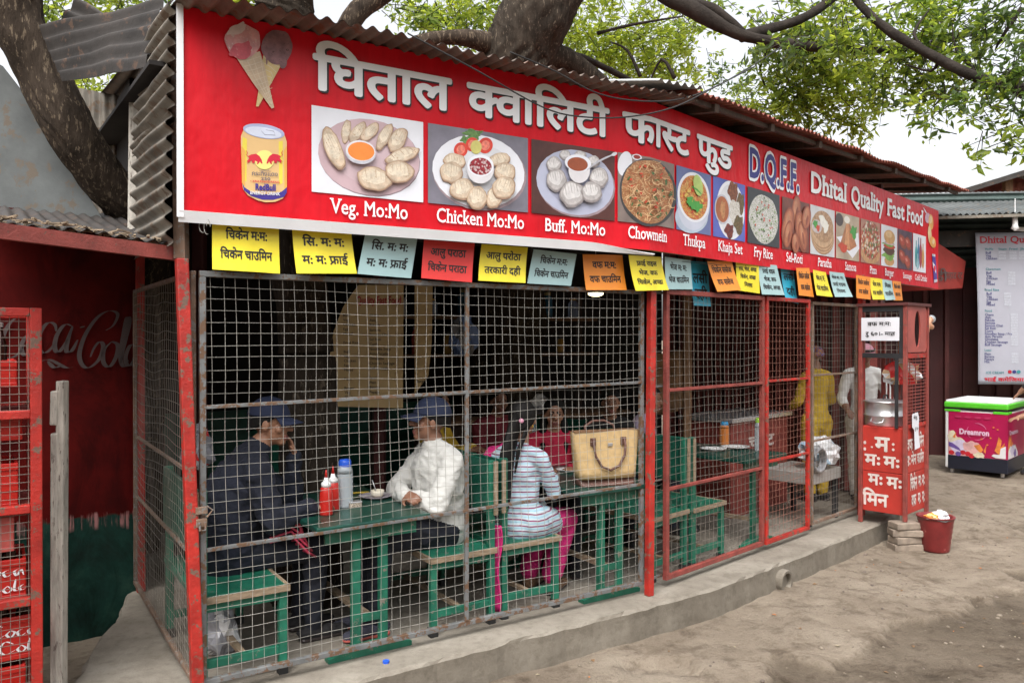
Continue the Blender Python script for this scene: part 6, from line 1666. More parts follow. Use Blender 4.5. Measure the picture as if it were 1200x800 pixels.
# ------------------------------------------------------------------ big menu banner on the shack wall
bx0 = W(1142.5, 273, 9.95); bz1, bz0 = bx0.z, W(1146, 450, 9.95).z
bn = thing('menu_banner', 'large white menu banner with red heading hung on the dark red shack', 'banner', bx0, R(-6))
bwid = 1.35; bh = bz1 - bz0
BF = lambda x, y, o=.0: Vector((x + .04 * (1 - y / bh) * (1 - x / bwid), -o - .02 * math.sin(2.4 * x + 1.5 * y) - .006 * math.sin(9 * x + 2 * y), y - bh))
mb = MB(); mb.grid(lambda a, b_: BF(a * bwid, b_ * bh), 30, 30); mb.build('cloth', mk('banner_cloth', (.36, .36, .41), .6, .05, 2), bn, smooth=True, solid=.002)
ink_l = {'r': MB(), 'b': MB(), 't': MB(), 'g': MB()}
def bw(k, txt, px, py, hpx, wpx=None, bold=.01, serif=False):
    s_ = 9.9 / FPX; x = (px - 1142.5) * s_; y = bh - (py - 273) * s_
    write(ink_l[k], txt, lambda a, b_: BF(a, b_, .005), x, y, hpx * s_, None if wpx is None else x + wpx * s_, bold=bold, serif=serif)
bw('r', 'Dhital Quality Fast Food', 1147.5, 285, 7.6, 124, .02, True)
for t_, x in (('Mo:Mo', 1153), ('Steam', 1168), ('Fried', 1180), ('Jhol', 1192)): bw('t', t_, x, 293.5, 2.6, 9)
def rows_(lst, x, y0, dy, h=2.7): 
    for i, s_ in enumerate(lst): bw('b', s_, x - .06 * i, y0 + dy * i, h)
def col_(x, y0, n, dy, w=8):
    s_ = 9.9 / FPX
    for i in range(n):
        a = (x - 1142.5) * s_; y = bh - (y0 + dy * i - 273) * s_
        ink_l['g'].add([BF(a, y, .004), BF(a + w * s_, y, .004), BF(a + w * s_, y + dy * .86 * s_, .004), BF(a, y + dy * .86 * s_, .004)], [(0, 1, 2, 3)])
rows_(['Buff', 'Veg', 'Chicken'], 1153.5, 298, 3.3)
for x in (1168, 1180, 1191): col_(x, 298, 3, 3.3)
bw('t', 'Chowmein', 1153, 317, 2.6); rows_(['Buff', 'Veg', 'Chicken', 'Egg', 'Mixed'], 1153.5, 321.4, 3.3); col_(1178, 321.4, 5, 3.3)
bw('t', 'Fried Rice', 1151, 341.5, 2.8); rows_(['Buff', 'Veg', 'Chicken', 'Egg', 'Mixed'], 1153, 346, 3.2); col_(1173, 346, 5, 3.2)
bw('t', 'Food', 1150.5, 366, 2.8); rows_(['Chana', 'Aalu', 'Pakoda', 'Samosa', 'Samosa Chat', 'Sel Roti', 'Curry', 'Noodles Soup / Fry', 'Aalu Paratha', 'Omelette', 'Chicken Sausage', 'Buff Sausage'], 1150.5, 370.5, 3.2); col_(1180, 370.5, 12, 3.2)
bw('t', 'Lassi', 1149.5, 412, 2.8); rows_(['Plain', 'Banana', 'Papaya', 'Mix'], 1149.5, 416.5, 3.1); col_(1180, 416.5, 4, 3.1)
bw('t', 'ICE CREAM', 1151, 438.5, 2.8); bw('r', 'भाई कमेजिया खाजा घर', 1149, 447, 3.6, 78, .03)
s_ = 9.9 / FPX
for k, x in enumerate((1178, 1183, 1188)):
    a = (x - 1142.5) * s_; y = bh - (436 - 273) * s_
    ink_l['r' if k == 0 else ('b' if k == 1 else 't')].add([BF(a + .025 * math.cos(i * .628), y + .022 * math.sin(i * .628), .006 + .0006 * k) for i in range(10)], [tuple(range(10))])
for k, m_ in (('r', 'ink_red'), ('b', 'ink_blue'), ('t', 'ink_teal'), ('g', 'ink_grey')): ink_l[k].build('lettering', M[m_], bn)
t = thing('hanging_lamp', 'small white lamp fitting hanging above the menu banner', 'lamp', W(1189, 262, 9.6))
mb = MB(); mb.lathe([(.015, .12), (.03, .1), (.03, -.02), (.045, -.06), (.0, -.09)], n=12); mb.build('shade', M['white_plastic'], t, smooth=True)
mb = MB(); mb.tube([(0, 0, .12), (.0, 0, .3)], .006, 6); mb.build('stem', M['white_metal'], t)

# ------------------------------------------------------------------ crate rack at the left edge
RKF = Frame(W(42, 600, 3.42).x, 3.42, F1.a)
rk = thing('crate_rack', 'red framed mesh rack holding drink crates at the left edge', 'rack', RKF.p(0, 0, -.2), RKF.a)
zt = EYE + (HY - 361) / FPX * 3.42 + .2
zr_ = [EYE + (HY - y) / FPX * 3.42 + .2 for y in (480, 590, 698, 800)]
mb = MB()
for y in (0, .42): mb.bar((0, y, 0), (0, y, zt), .044, .044, up=(0, 1, 0)); mb.bar((-1.0, y, 0), (-1.0, y, zt), .044, .044, up=(0, 1, 0))
mb.build('upright', M['red_paint'], rk, bevel=.004)
mb = MB()
for z in zr_ + [zt]:
    mb.bar((-.978, .001, z - .018), (-.022, .001, z - .018), .036, .036); mb.bar((-.978, .42, z - .018), (-.022, .42, z - .018), .036, .036)
mb.build('rail', M['red_paint'], rk, bevel=.004)
mb = MB()
for k in range(1, 30): mb.tube([(-1.0 + k * .0335, .012, 0), (-1.0 + k * .0335, .012, zt)], .0015, 4, cap=False)
for k in range(1, 56): mb.tube([(-1.0, .009, k * .0345), (0, .009, k * .0345)], .0015, 4, cap=False)
mb.build('wires', M['wire_dull'], rk)
def crate(label, z, x, faded=False, logo=False, hh=.2, n=0):
    t = thing('drink_crate', label, 'crate', RKF.p(x - .44, .06, z), RKF.a, 'red drink crates in the rack')
    mt = M['plastic_red_faded'] if faded else M['plastic_red']
    mb = MB(); w, d = .44, .30; th = .014
    mb.bx(0, w, 0, th, 0, hh); mb.bx(0, w, d - th, d, 0, hh); mb.bx(0, th, th, d - th, 0, hh); mb.bx(w - th, w, th, d - th, 0, hh); mb.bx(th, w - th, th, d - th, 0, .012)
    mb.build('shell', mt, t, bevel=.006)
    mb = MB(); mb.bx(.0, w, -.006, .0, hh - .03, hh); mb.bx(0, w, -.006, 0, 0, .02); mb.build('rim', mt, t, bevel=.003)
    if logo:
        mb = MB(); fn = lambda x, y: Vector((x, -.0075, y))
        tube_letters(mb, [[(.30, .15), (.27, .165), (.25, .13), (.27, .10), (.31, .115)], [(.33, .13), (.315, .115), (.33, .10), (.345, .12), (.33, .13)], [(.375, .13), (.355, .12), (.365, .10), (.385, .11)], [(.415, .13), (.395, .12), (.405, .10), (.42, .125), (.43, .10)], [(.34, .07), (.31, .085), (.29, .055), (.31, .03), (.35, .045)], [(.37, .06), (.355, .045), (.37, .03), (.385, .045), (.37, .06)], [(.40, .085), (.395, .04), (.41, .035)], [(.43, .06), (.415, .05), (.42, .035), (.436, .04)]], fn, (.005, .001))
        mb.build('lettering', M['white_letter'], t)
    return t
def bottle(label, p):
    t = thing('drink_bottle', label, 'bottle', p, 0, 'dark drink bottles standing in the crates')
    mb = MB(); mb.lathe([(0, 0), (.028, 0), (.03, .02), (.029, .1), (.026, .13), (.03, .16), (.014, .22), (.012, .25)], n=14); mb.build('glass', M['cola'], t, smooth=True)
    mb = MB(); mb.lathe([(.015, .246), (.015, .262), (.012, .266), (0, .266)], n=14, cap=False); mb.build('cap', M['alu'], t)
zpx = lambda y: EYE + (HY - y) / FPX * 3.5
crs = [(765, 42, False, True, 'with white script on it, second from the bottom of the rack'), (695, 26, False, True, 'with white script on it, third from the bottom of the rack'), (640, 12, True, False, 'faded pale, in the middle of the rack'), (590, 17, False, False, 'lower one of the pair on the second shelf from the top'), (566, 17, False, False, 'upper one of the pair on the second shelf from the top'), (513, 22, False, False, 'hanging just under the top shelf rail'), (452, 16, False, False, 'topmost in the rack'), (815, 25, False, False, 'lowest in the rack')]
hts = [.185, .17, .15, .06, .10, .11, .115, .16]
for i, (y, px, fd_, lg, lab) in enumerate(crs):
    crate('red drink crate ' + lab, zpx(y), RKF.u_at(px + 4, .06), fd_, lg, hts[i] if hts[i] > .1 else .1)
for i, (y, px, n_, nm) in enumerate(((765, 42, 3, 'second lowest'), (695, 26, 2, 'third lowest'), (815, 25, 2, 'lowest'), (452, 16, 1, 'topmost'))):
    for k in range(n_):
        bottle('dark drink bottle in the %s crate, %s from its right end' % (nm, ['first', 'second', 'third'][k]), RKF.p(RKF.u_at(px, .06) - .05 - .075 * k, .13, zpx(y) + .012))
mb = MB()
for z in zr_[:-1]: mb.bx(-.98, -.02, .03, .40, z - .02, z - .008)
mb.build('shelf', M['red_rust'], rk)
# weathered stake
st = thing('weathered_stake', 'tall weathered grey timber stake standing left of the eatery', 'stake', W(70, 830, 3.6) * 1.0)
zt_ = W(70, 446, 3.6).z - st.location.z
mb = MB()
mb.bar((0, 0, -.02), (.012, 0, zt_), .036, .05, up=(0, 1, 0)); mb.build('timber', M['grey_post'], st, bevel=.006)
mb = MB(); mb.bar((-.016, -.006, .0), (-.010, -.006, zt_ - .235), .034, .052, up=(0, 1, 0)); mb.bar((-.014, -.006, zt_ - .20), (-.010, -.006, zt_ - .045), .034, .052, up=(0, 1, 0)); mb.build('batten', M['grey_post'], st, bevel=.006)

# ------------------------------------------------------------------ small things on the ground and the wires overhead
cp = G(452, 777, .0); t = thing('bottle_cap', 'small blue bottle cap on the concrete ledge below the front table', 'bottle cap', cp + Vector((0, 0, .0)))
mb = MB(); mb.lathe([(0, 0), (.016, 0), (.017, .012), (0, .013)], n=16, cap=False); mb.build('cap', M['blue_plastic'], t)
pc = thing('drain_pipe', 'concrete drain pipe end set in the kerb below the rust red gate', 'pipe', W(915, 680, 5.72))
ax = Vector((KERB[5][1] - KERB[4][1], -(KERB[5][0] - KERB[4][0]), 0)).normalized(); rotm = ax.to_track_quat('Z', 'Y').to_matrix()
mb = MB(); mb.lathe([(.058, -.5), (.058, .045), (.062, .055), (.078, .055), (.084, .045), (.084, -.05)], n=28, M=rotm, cap=False); mb.build('pipe', M['concrete'], pc, smooth=False)
mb = MB(); mb.lathe([(.0, .0), (.057, .0)], n=24, M=rotm, c=ax * -.12, cap=False); mb.build('dark_inside', M['rubber'], pc)  # black disc standing in for the shade deep in the pipe
mb = MB(); 
for k in range(1500):
    x, y = rnd.uniform(-1.2, 5.5), rnd.uniform(3.2, 8.0)
    if kerb_d(x, y) < .06: continue
    w = .004 + .013 * rnd.random() ** 4; z = ground_h(x, y); q0 = len(mb.v)
    mb.ell((x, y, z + w * .2), (w * rnd.uniform(.7, 1.3), w, w * .6), 6, 4, 0 if rnd.random() < .8 else 1)
o = mb.build('gravel', [mk('pebble', (.2, .165, .125), .9, .3, 30), mk('pebble_dark', (.14, .11, .09), .9, .3, 30)]); tag(o, 'loose pebbles strewn over the earth', 'pebbles', kind='stuff')
mb = MB()
for k in range(170):
    x, y = rnd.uniform(-.8, 5.5), rnd.uniform(3.4, 8.2)
    if kerb_d(x, y) < .05: continue
    z = ground_h(x, y) + .004; a = rnd.random() * 6.28; L = rnd.uniform(.015, .04)
    d = Vector((math.cos(a), math.sin(a), 0)) * L; e = Vector((-d.y, d.x, 0)) * .35; q = Vector((x, y, z))
    mb.add([q, q + d * .5 + e + Vector((0, 0, .006)), q + d, q + d * .5 - e + Vector((0, 0, .004))], [(0, 1, 2, 3)], k % 3)
o = mb.build('fallen_leaves', [mk('dead_leaf', (.2, .11, .05), .8, .3, 30), mk('dead_leaf_orange', (.42, .16, .05), .8, .3, 30), mk('dead_leaf_pale', (.3, .25, .17), .8, .3, 30)]); tag(o, 'small dead leaves scattered on the earth', 'leaves', kind='stuff')
for lab, pts in (('lower black cable drooping across the signboard title', [(478, 40, 3.62), (560, 84, 3.8), (640, 128, 4.1), (690, 138, 4.35), (740, 137, 4.5), (790, 126, 4.6), (835, 104, 4.8), (885, 78, 5.2)]), ('upper black cable crossing the fold of the signboard', [(598, 62, 3.9), (650, 84, 4.1), (700, 110, 4.3), (750, 119, 4.5), (800, 116, 4.7), (850, 96, 5.0), (915, 56, 5.6)])):
    P = [W(*q) for q in pts]; out = []
    for i in range(len(P) - 1):
        a, b_, c_, d = P[max(i - 1, 0)], P[i], P[i + 1], P[min(i + 2, len(P) - 1)]
        for t_ in (0, .25, .5, .75): out.append(.5 * ((2 * b_) + (c_ - a) * t_ + (2 * a - 5 * b_ + 4 * c_ - d) * t_ ** 2 + (3 * b_ - a - 3 * c_ + d) * t_ ** 3))
    out.append(P[-1]); mb = MB(); mb.tube(out, .0042, 6)
    tag(mb.build('cable', M['rubber'], smooth=True), lab, 'cable')
t = thing('wire_tie', 'loop of thin pale wire at the left end of the food card row', 'wire', W(238, 262, 3.5))
mb = MB(); mb.tube([W(238, 262, 3.5) - t.location + Vector((.012 * math.cos(a) * 1.4, 0, .03 * math.sin(a) - .01)) for a in [i * .5 for i in range(11)]], .0012, 5, cap=False); mb.tube([W(243, 262, 3.5) - t.location + Vector((.01 * math.cos(a) * 1.4, 0, .034 * math.sin(a) - .014)) for a in [i * .5 for i in range(11)]], .0012, 5, cap=False); mb.build('loop', M['wire'], t)
# ------------------------------------------------------------------ people: one continuous body each, grown from overlapping masses
SK = {'tan': mk('skin_tan', (.30, .15, .09), .5, .12, 12), 'brown': mk('skin_brown', (.24, .115, .07), .5, .12, 12)}
HAIR = mk('hair', (.008, .007, .0065), .6, .3, 20, .25, 140, stretch=(6, 6, 1), spec=.2); LIP = mk('lips', (.22, .075, .06), .5, .1, 10); EYEW = mk('eye', (.05, .04, .04), .2, .2, 60)
def cloth(name, c, var=.12, bump=.5): return mk('cloth_' + name, c, .85, var, 7, bump, 14)
C_ = {'navy': cloth('navy', (.006, .0085, .019), .25, 1.0), 'white': cloth('white', (.55, .545, .515), .08, 1.0), 'trouser': cloth('trouser', (.008, .010, .018), .25), 'black': cloth('black', (.015, .014, .015), .3), 'capblue': cloth('capblue', (.013, .02, .05), .15, .2), 'pink': cloth('pink', (.52, .015, .15), .12, .7), 'crimson': cloth('crimson', (.42, .012, .045), .15, .7), 'yellow': cloth('yellow', (.55, .36, .03), .2, .7), 'cook': cloth('cook', (.68, .68, .66), .05, .4), 'lilac': cloth('lilac', (.4, .33, .45), .2), 'brown': cloth('brown', (.16, .09, .05), .3), 'darkred': cloth('darkred', (.18, .02, .03), .3), 'capink': cloth('capink', (.55, .26, .33), .15, .3)}
m, nt, b = _mat('cloth_stripes')
v = coords(nt); sp = nt.nodes.new('ShaderNodeSeparateXYZ'); nt.links.new(v, sp.inputs[0])
wob = nt.nodes.new('ShaderNodeMath'); wob.operation = 'MULTIPLY_ADD'; nt.links.new(nz(nt, v, 4.0, 2), wob.inputs[0]); wob.inputs[1].default_value = .03; nt.links.new(sp.outputs['Z'], wob.inputs[2])
mo = nt.nodes.new('ShaderNodeMath'); mo.operation = 'MODULO'; nt.links.new(wob.outputs[0], mo.inputs[0]); mo.inputs[1].default_value = .031
dv = nt.nodes.new('ShaderNodeMath'); dv.operation = 'DIVIDE'; nt.links.new(mo.outputs[0], dv.inputs[0]); dv.inputs[1].default_value = .031
k = ramp(nt, dv.outputs[0], [(.0, (.22, .05, .11)), (.2, (.22, .05, .11)), (.24, (.44, .52, .58)), (.42, (.52, .58, .62)), (.60, (.27, .47, .57)), (.97, (.42, .52, .58)), (1.0, (.22, .05, .11))])
nt.links.new(k, b.inputs['Base Color']); b.inputs['Roughness'].default_value = .85; bumpn(nt, b, nz(nt, v, 14, 4), .5, .01)
C_['stripe'] = m

class Body:
    def __init__(s): s.parts = []; s.mats = []
    def mi(s, m):
        if m not in s.mats: s.mats.append(m)
        return s.mats.index(m)
    def cone(s, p0, p1, r0, r1, m, flat=1.0, side=(0, 1, 0)): s.parts.append(('c', Vector(p0), Vector(p1), r0, r1, s.mi(m), flat, Vector(side)))
    def chain(s, pts, m, flat=1.0, side=(0, 1, 0)):
        for (a, ra), (b_, rb) in zip(pts[:-1], pts[1:]): s.cone(a, b_, ra, rb, m, flat, side)
    def ell(s, c, r, m, rot=None): s.parts.append(('e', Vector(c), rot or Matrix.Identity(3), Vector(r), s.mi(m)))
    def head(s, c, f, up, skin, size=1.0, hairm=None):
        """f faces forward, up points to the crown"""
        f = Vector(f).normalized(); up = Vector(up).normalized(); x = f.cross(up).normalized(); up = x.cross(f).normalized()
        Rm = Matrix((x, f, up)).transposed(); k = size
        P = lambda a, b_, c_: Vector(c) + Rm @ (Vector((a, b_, c_)) * k)
        s.ell(P(0, -.012, .035), Vector((.074, .094, .088)) * k, skin, Rm)
        s.ell(P(0, .022, -.035), Vector((.056, .066, .070)) * k, skin, Rm)
        s.ell(P(0, .062, -.085), Vector((.028, .026, .022)) * k, skin, Rm)
        s.ell(P(0, .066, -.0), Vector((.052, .026, .030)) * k, skin, Rm)
        s.cone(P(0, .086, .018), P(0, .110, -.018), .008 * k, .0125 * k, skin); s.ell(P(.012, .098, -.022), Vector((.009, .009, .008)) * k, skin); s.ell(P(-.012, .098, -.022), Vector((.009, .009, .008)) * k, skin)
        s.cone(P(-.036, .080, .030), P(.036, .080, .030), .010 * k, .010 * k, skin)
        for sx_ in (-1, 1):
            s.ell(P(sx_ * .030, .082, .010), Vector((.013, .008, .007)) * k, EYEW, Rm)
            s.cone(P(sx_ * .016, .094, .030), P(sx_ * .048, .082, .032), .0045 * k, .0035 * k, hairm or HAIR)
            s.ell(P(sx_ * .076, -.008, -.004), Vector((.010, .020, .032)) * k, skin, Rm)
            s.ell(P(sx_ * .048, .056, -.022), Vector((.018, .02, .02)) * k, skin, Rm)
        s.cone(P(-.020, .088, -.056), P(.020, .088, -.056), .0065 * k, .0065 * k, LIP); s.cone(P(-.016, .086, -.066), P(.016, .086, -.066), .007 * k, .007 * k, LIP)
        s.hm = (Vector(c), Rm, k)
        return P
    def hand(s, w, d, n_, skin, curl=.5, size=1.0, thumb=1):
        """w wrist, d towards the fingers, n_ out of the back of the hand"""
        d = Vector(d).normalized(); n_ = Vector(n_); n_ = (n_ - d * n_.dot(d)).normalized(); x = d.cross(n_).normalized(); k = size; w = Vector(w)
        s.cone(w, w + d * .035 * k, .021 * k, .026 * k, skin, .7, x)
        s.ell(w + d * .055 * k, Vector((.038, .045, .016)) * k, skin, Matrix((x, d, n_)).transposed())
        for i, (o, L) in enumerate(((-.028, .062), (-.010, .072), (.010, .068), (.027, .054))):
            p = w + d * .088 * k + x * o * k; dd = d
            a = p
            for j, (l, r) in enumerate(((.45, .0088), (.3, .0078), (.25, .0066))):
                ang_ = curl * (j + .4) * .8; dd = (d * math.cos(ang_) - n_ * math.sin(ang_)).normalized()
                b_ = a + dd * L * l * k; s.cone(a, b_, r * k, (r - .0008) * k, skin); a = b_
        p = w + d * .03 * k - x * .026 * thumb * k; q = p + (d * .6 - x * thumb * .7 - n_ * .3).normalized() * .035 * k; s.cone(p, q, .012 * k, .010 * k, skin); s.cone(q, q + (d * .9 - x * thumb * .2 - n_ * .4).normalized() * .03 * k, .0095 * k, .0075 * k, skin)
    def arm(s, sh, el, wr, m, skin, r=(.058, .047, .034), bare=0.0, hand=None):
        sh, el, wr = Vector(sh), Vector(el), Vector(wr)
        s.cone(sh, el, r[0], r[1], m)
        if bare > 0: mid = el.lerp(wr, 1 - bare); s.cone(el, mid, r[1], (r[1] + r[2]) / 2, m); s.cone(mid, wr, r[2] * 1.12, r[2] * .8, skin)
        else: s.cone(el, wr, r[1], r[2], m)
        if hand: s.hand(wr, *hand)
    def grow(s, name, parent, voxel=.0075, smooth=4, wrinkle=.004, base=None):
        mb = MB()
        for p in s.parts:
            if p[0] == 'c':
                _, a, b_, ra, rb, mi_, fl, sd = p
                d = b_ - a; L = max(d.length, 1e-5); d = d / L
                x = sd - d * sd.dot(d)
                if x.length < 1e-3: x = d.orthogonal()
                x.normalize(); y = d.cross(x); Rm = Matrix((x, y, d)).transposed()
                prof = [(ra * math.cos(t), ra * math.sin(t)) for t in (-1.57, -1.1, -.6, 0)] + [(ra + (rb - ra) * t, L * t) for t in (.33, .66)] + [(rb * math.cos(t), L + rb * math.sin(t)) for t in (0, .6, 1.1, 1.57)]
                o = len(mb.v); mb.lathe(prof, n=18)
                for i in range(o, len(mb.v)): q = mb.v[i]; mb.v[i] = a + Rm @ Vector((q.x, q.y * fl, q.z))
            else:
                _, c, Rm, r, mi_ = p
                o = len(mb.v); mb.ell((0, 0, 0), r, 20, 12)
                for i in range(o, len(mb.v)): mb.v[i] = c + Rm @ mb.v[i]
        me = bpy.data.meshes.new('tmp'); me.from_pydata([tuple(q) for q in mb.v], [], mb.f)
        bm = bmesh.new(); bm.from_mesh(me); bmesh.ops.remove_doubles(bm, verts=bm.verts, dist=1e-6); bmesh.ops.recalc_face_normals(bm, faces=bm.faces); bm.to_mesh(me); bm.free()
        ob = bpy.data.objects.new('tmp', me); WS.collection.objects.link(ob)
        rm = ob.modifiers.new('r', 'REMESH'); rm.mode = 'VOXEL'; rm.voxel_size = voxel
        sm = ob.modifiers.new('s', 'SMOOTH'); sm.iterations = smooth; sm.factor = .5
        out = bpy.data.meshes.new_from_object(evaluated(ob))
        bpy.data.objects.remove(ob); bpy.data.meshes.remove(me)
        out.name = name
        n = len(out.polygons); cen = np.empty(n * 3); out.polygons.foreach_get('center', cen); cen = cen.reshape(-1, 3)
        best = np.full(n, 1e9); idx = np.zeros(n, int)
        for p in s.parts:
            if p[0] == 'c':
                _, a, b_, ra, rb, mi_, fl, sd = p
                A, B = np.array(a), np.array(b_); D = B - A; L2_ = max(D @ D, 1e-10)
                t = np.clip(((cen - A) @ D) / L2_, 0, 1); dv_ = cen - (A + t[:, None] * D); rr_ = ra + (rb - ra) * t
                dist = np.linalg.norm(dv_, axis=1)
                if fl != 1.0:
                    d = Vector(D).normalized(); x = sd - d * sd.dot(d); x.normalize(); y = d.cross(x)
                    dist = np.sqrt((dv_ @ np.array(x)) ** 2 + ((dv_ @ np.array(y)) / fl) ** 2 + (dv_ @ np.array(d)) ** 2)
                dist = dist - rr_
            else:
                _, c, Rm, r, mi_ = p
                q = (cen - np.array(c)) @ np.array(Rm) / np.array(r)
                dist = (np.linalg.norm(q, axis=1) - 1) * min(r)
            mk_ = dist < best - 1e-4; best[mk_] = dist[mk_]; idx[mk_] = mi_
        for mt in s.mats: out.materials.append(mt)
        out.polygons.foreach_set('material_index', idx.astype(np.int32))
        out.polygons.foreach_set('use_smooth', [True] * n)
        if wrinkle:
            soft = {i for i, mt in enumerate(s.mats) if mt.name.startswith('cloth')}
            vc = set()
            hard = set()
            for p_ in out.polygons: (vc if p_.material_index in soft else hard).update(p_.vertices)
            nv_ = len(out.vertices); co = np.empty(nv_ * 3, np.float32); no = np.empty(nv_ * 3, np.float32)
            out.vertices.foreach_get('co', co); out.vertices.foreach_get('normal', no)
            for i in vc - hard:
                c = Vector(co[3 * i:3 * i + 3])
                w = fbm(c.x * 7 + c.z * 3, c.y * 7 - c.z * 2, c.z * 9, 3); r_ = 1 - abs(2 * w)
                co[3 * i:3 * i + 3] += no[3 * i:3 * i + 3] * (wrinkle * (r_ - .4))
            out.vertices.foreach_set('co', co)
        inv = base_matrix(parent).inverted(); out.transform(inv)
        o = bpy.data.objects.new(name, out); COL.objects.link(o); o.parent = parent
        return o

def dome(mb, hm, rx, ry, rz, off, z0, n=26, k=9, m=0):
    """part of an ellipsoid over the head above z0 (head units)"""
    c, Rm, s_ = hm; o = len(mb.v)
    for i in range(k + 1):
        t = i / k; zz = z0 + (rz - z0) * t; q = math.sqrt(max(0, 1 - (zz / rz) ** 2))
        for j in range(n):
            a = 2 * math.pi * j / n
            mb.v.append(c + Rm @ (Vector((off[0] + rx * q * math.cos(a), off[1] + ry * q * math.sin(a), off[2] + zz)) * s_))
    for i in range(k):
        for j in range(n): mb.f.append((o + i * n + j, o + i * n + (j + 1) % n, o + (i + 1) * n + (j + 1) % n, o + (i + 1) * n + j)); mb.m.append(m)
def cap(parent, hm, mt):
    mb = MB(); dome(mb, hm, .088, .107, .112, (0, -.012, .03), .008)
    o_ = mb.build('cap', mt, parent, smooth=True, world=True, solid=.006)
    c, Rm, s_ = hm; mb = MB()
    def brim(a, b_):
        th = -1.05 + 2.1 * a; r = b_ * .078; x = math.sin(th) * (.084 + r * .25); y = math.cos(th) * (.100 + r) - .012
        return c + Rm @ (Vector((x, y, .043 - .020 * b_ - .03 * (math.sin(th)) ** 2 * b_)) * s_)
    mb.grid(brim, 14, 5); mb.build('brim', mt, o_, smooth=True, world=True, solid=.005)
    mb = MB(); mb.ell(c + Rm @ Vector((0, -.012, .142)), (.009, .009, .005)); mb.build('button', mt, o_, world=True)
def hair(parent, hm, low=-.02, back=.0, r=(.084, .102, .104), mt=None):
    mb = MB(); c, Rm, s_ = hm; n, k = 30, 12
    for i in range(k + 1):
        for j in range(n):
            a = 2 * math.pi * j / n; front = max(0, math.sin(a))
            z0 = low + (.055 - low) * front ** 1.2 - back * max(0, -math.sin(a))
            t = i / k; zz = z0 + (r[2] * .999 - z0) * t; q = math.sqrt(max(0, 1 - (zz / r[2]) ** 2)) if zz > 0 else 1.0
            mb.v.append(c + Rm @ (Vector((r[0] * q * math.cos(a), r[1] * q * math.sin(a) - .014, .03 + zz)) * s_))
    for i in range(k):
        for j in range(n): mb.f.append((i * n + j, i * n + (j + 1) % n, (i + 1) * n + (j + 1) % n, (i + 1) * n + j)); mb.m.append(0)
    return mb.build('hair', mt or HAIR, parent, smooth=True, world=True, solid=.008)

U1, V1 = F1.U, F1.V
def shoe(B, p, d, m, sole): 
    p = Vector(p); d = Vector(d).normalized()
    B.cone(p + Vector((0, 0, .05)) - d * .04, p + d * .16 + Vector((0, 0, .032)), .045, .034, m, .8, d.cross(Vector((0, 0, 1)))); B.cone(p - d * .06 + Vector((0, 0, .014)), p + d * .18 + Vector((0, 0, .014)), .016, .015, sole, 2.4, (0, 0, 1))

# --- man in the dark jacket (faces +u)
pt0 = F1.p
pt = lambda u, v, z=0.0: pt0(u + .045, v + .15, z)
a = thing('person', 'man in a navy cap and dark padded jacket, hand at his mouth', 'person', pt(.2, .35, .43), 0)
B = Body(); s = SK['tan']; J = C_['navy']
hip = pt(.20, .36, .52); chest = pt(.27, .36, .84); neck = pt(.36, .36, 1.03)
B.cone(hip, pt(.215, .36, .70), .175, .17, J, 1.15, U1); B.cone(pt(.215, .36, .70), chest, .165, .168, J, 1.2, U1); B.cone(chest, pt(.315, .36, .97), .15, .10, J, 1.5, U1)
for q in (.17, .55): B.cone(pt(.31, .36, .965), pt(.305, q, .93), .09, .08, J)
B.cone(pt(.34, .36, .99), pt(.375, .36, 1.07), .068, .055, s); B.cone(pt(.325, .36, .985), pt(.35, .36, 1.03), .085, .075, J)
P = B.head(pt(.425, .355, 1.165), U1 * .88 - V1 * .50 + Vector((0, 0, -.10)), Vector((0, 0, 1)) + U1 * .12, s, 1.04)
B.arm(pt(.31, .17, .93), pt(.36, .10, .70), pt(.57, .13, .745), J, s, (.075, .065, .045), hand=(U1 * .8 + V1 * .1, Vector((0, 0, 1)), s, .7, .95, -1))
B.arm(pt(.31, .55, .93), pt(.56, .42, .745), pt(.555, .36, .98), J, s, (.072, .062, .042), hand=(Vector((0, 0, .9)) - U1 * .22 - V1 * .02, U1, s, 1.1, .95, 1))
for q in (.27, .46): B.chain([(pt(.24, q, .50), .092), (pt(.64, q - .02, .50), .068), (pt(.62, q - .02, .10), .05)], C_['trouser']); shoe(B, pt(.62, q - .02, .0), U1, C_['black'], EYEW)
B.grow('body', a, .0065, 4, .010); cap(a, B.hm, C_['capblue']); hair(a, B.hm, -.03, .05, (.078, .098, .09))
pt = pt0
# --- man in the white shirt (faces -u)
a = thing('person', 'man in a navy cap and white shirt, arms folded, seated facing left', 'person', pt(1.42, .38, .43), 0)
B = Body(); s = SK['brown']; J = C_['white']; f = -U1
B.cone(pt(1.44, .40, .52), pt(1.43, .40, .72), .158, .15, J, 1.15, U1); B.cone(pt(1.43, .40, .72), pt(1.43, .40, .86), .145, .15, J, 1.3, U1); B.cone(pt(1.43, .40, .86), pt(1.415, .40, .955), .13, .085, J, 1.6, U1)
for q in (.225, .575): B.cone(pt(1.42, .40, .955), pt(1.425, q, .915), .082, .07, J)
B.cone(pt(1.41, .40, .96), pt(1.39, .40, 1.05), .062, .056, s); B.cone(pt(1.415, .40, .955), pt(1.40, .40, 1.0), .078, .068, J)
P = B.head(pt(1.375, .40, 1.135), -U1 * .90 + V1 * .36 + Vector((0, 0, .06)), Vector((0, 0, 1)), s, 1.06)
B.arm(pt(1.425, .225, .915), pt(1.29, .15, .70), pt(1.17, .36, .735), J, s, (.068, .06, .045), hand=(V1 + U1 * .2, U1 * -.6 + Vector((0, 0, .6)), s, .8, .95, 1))
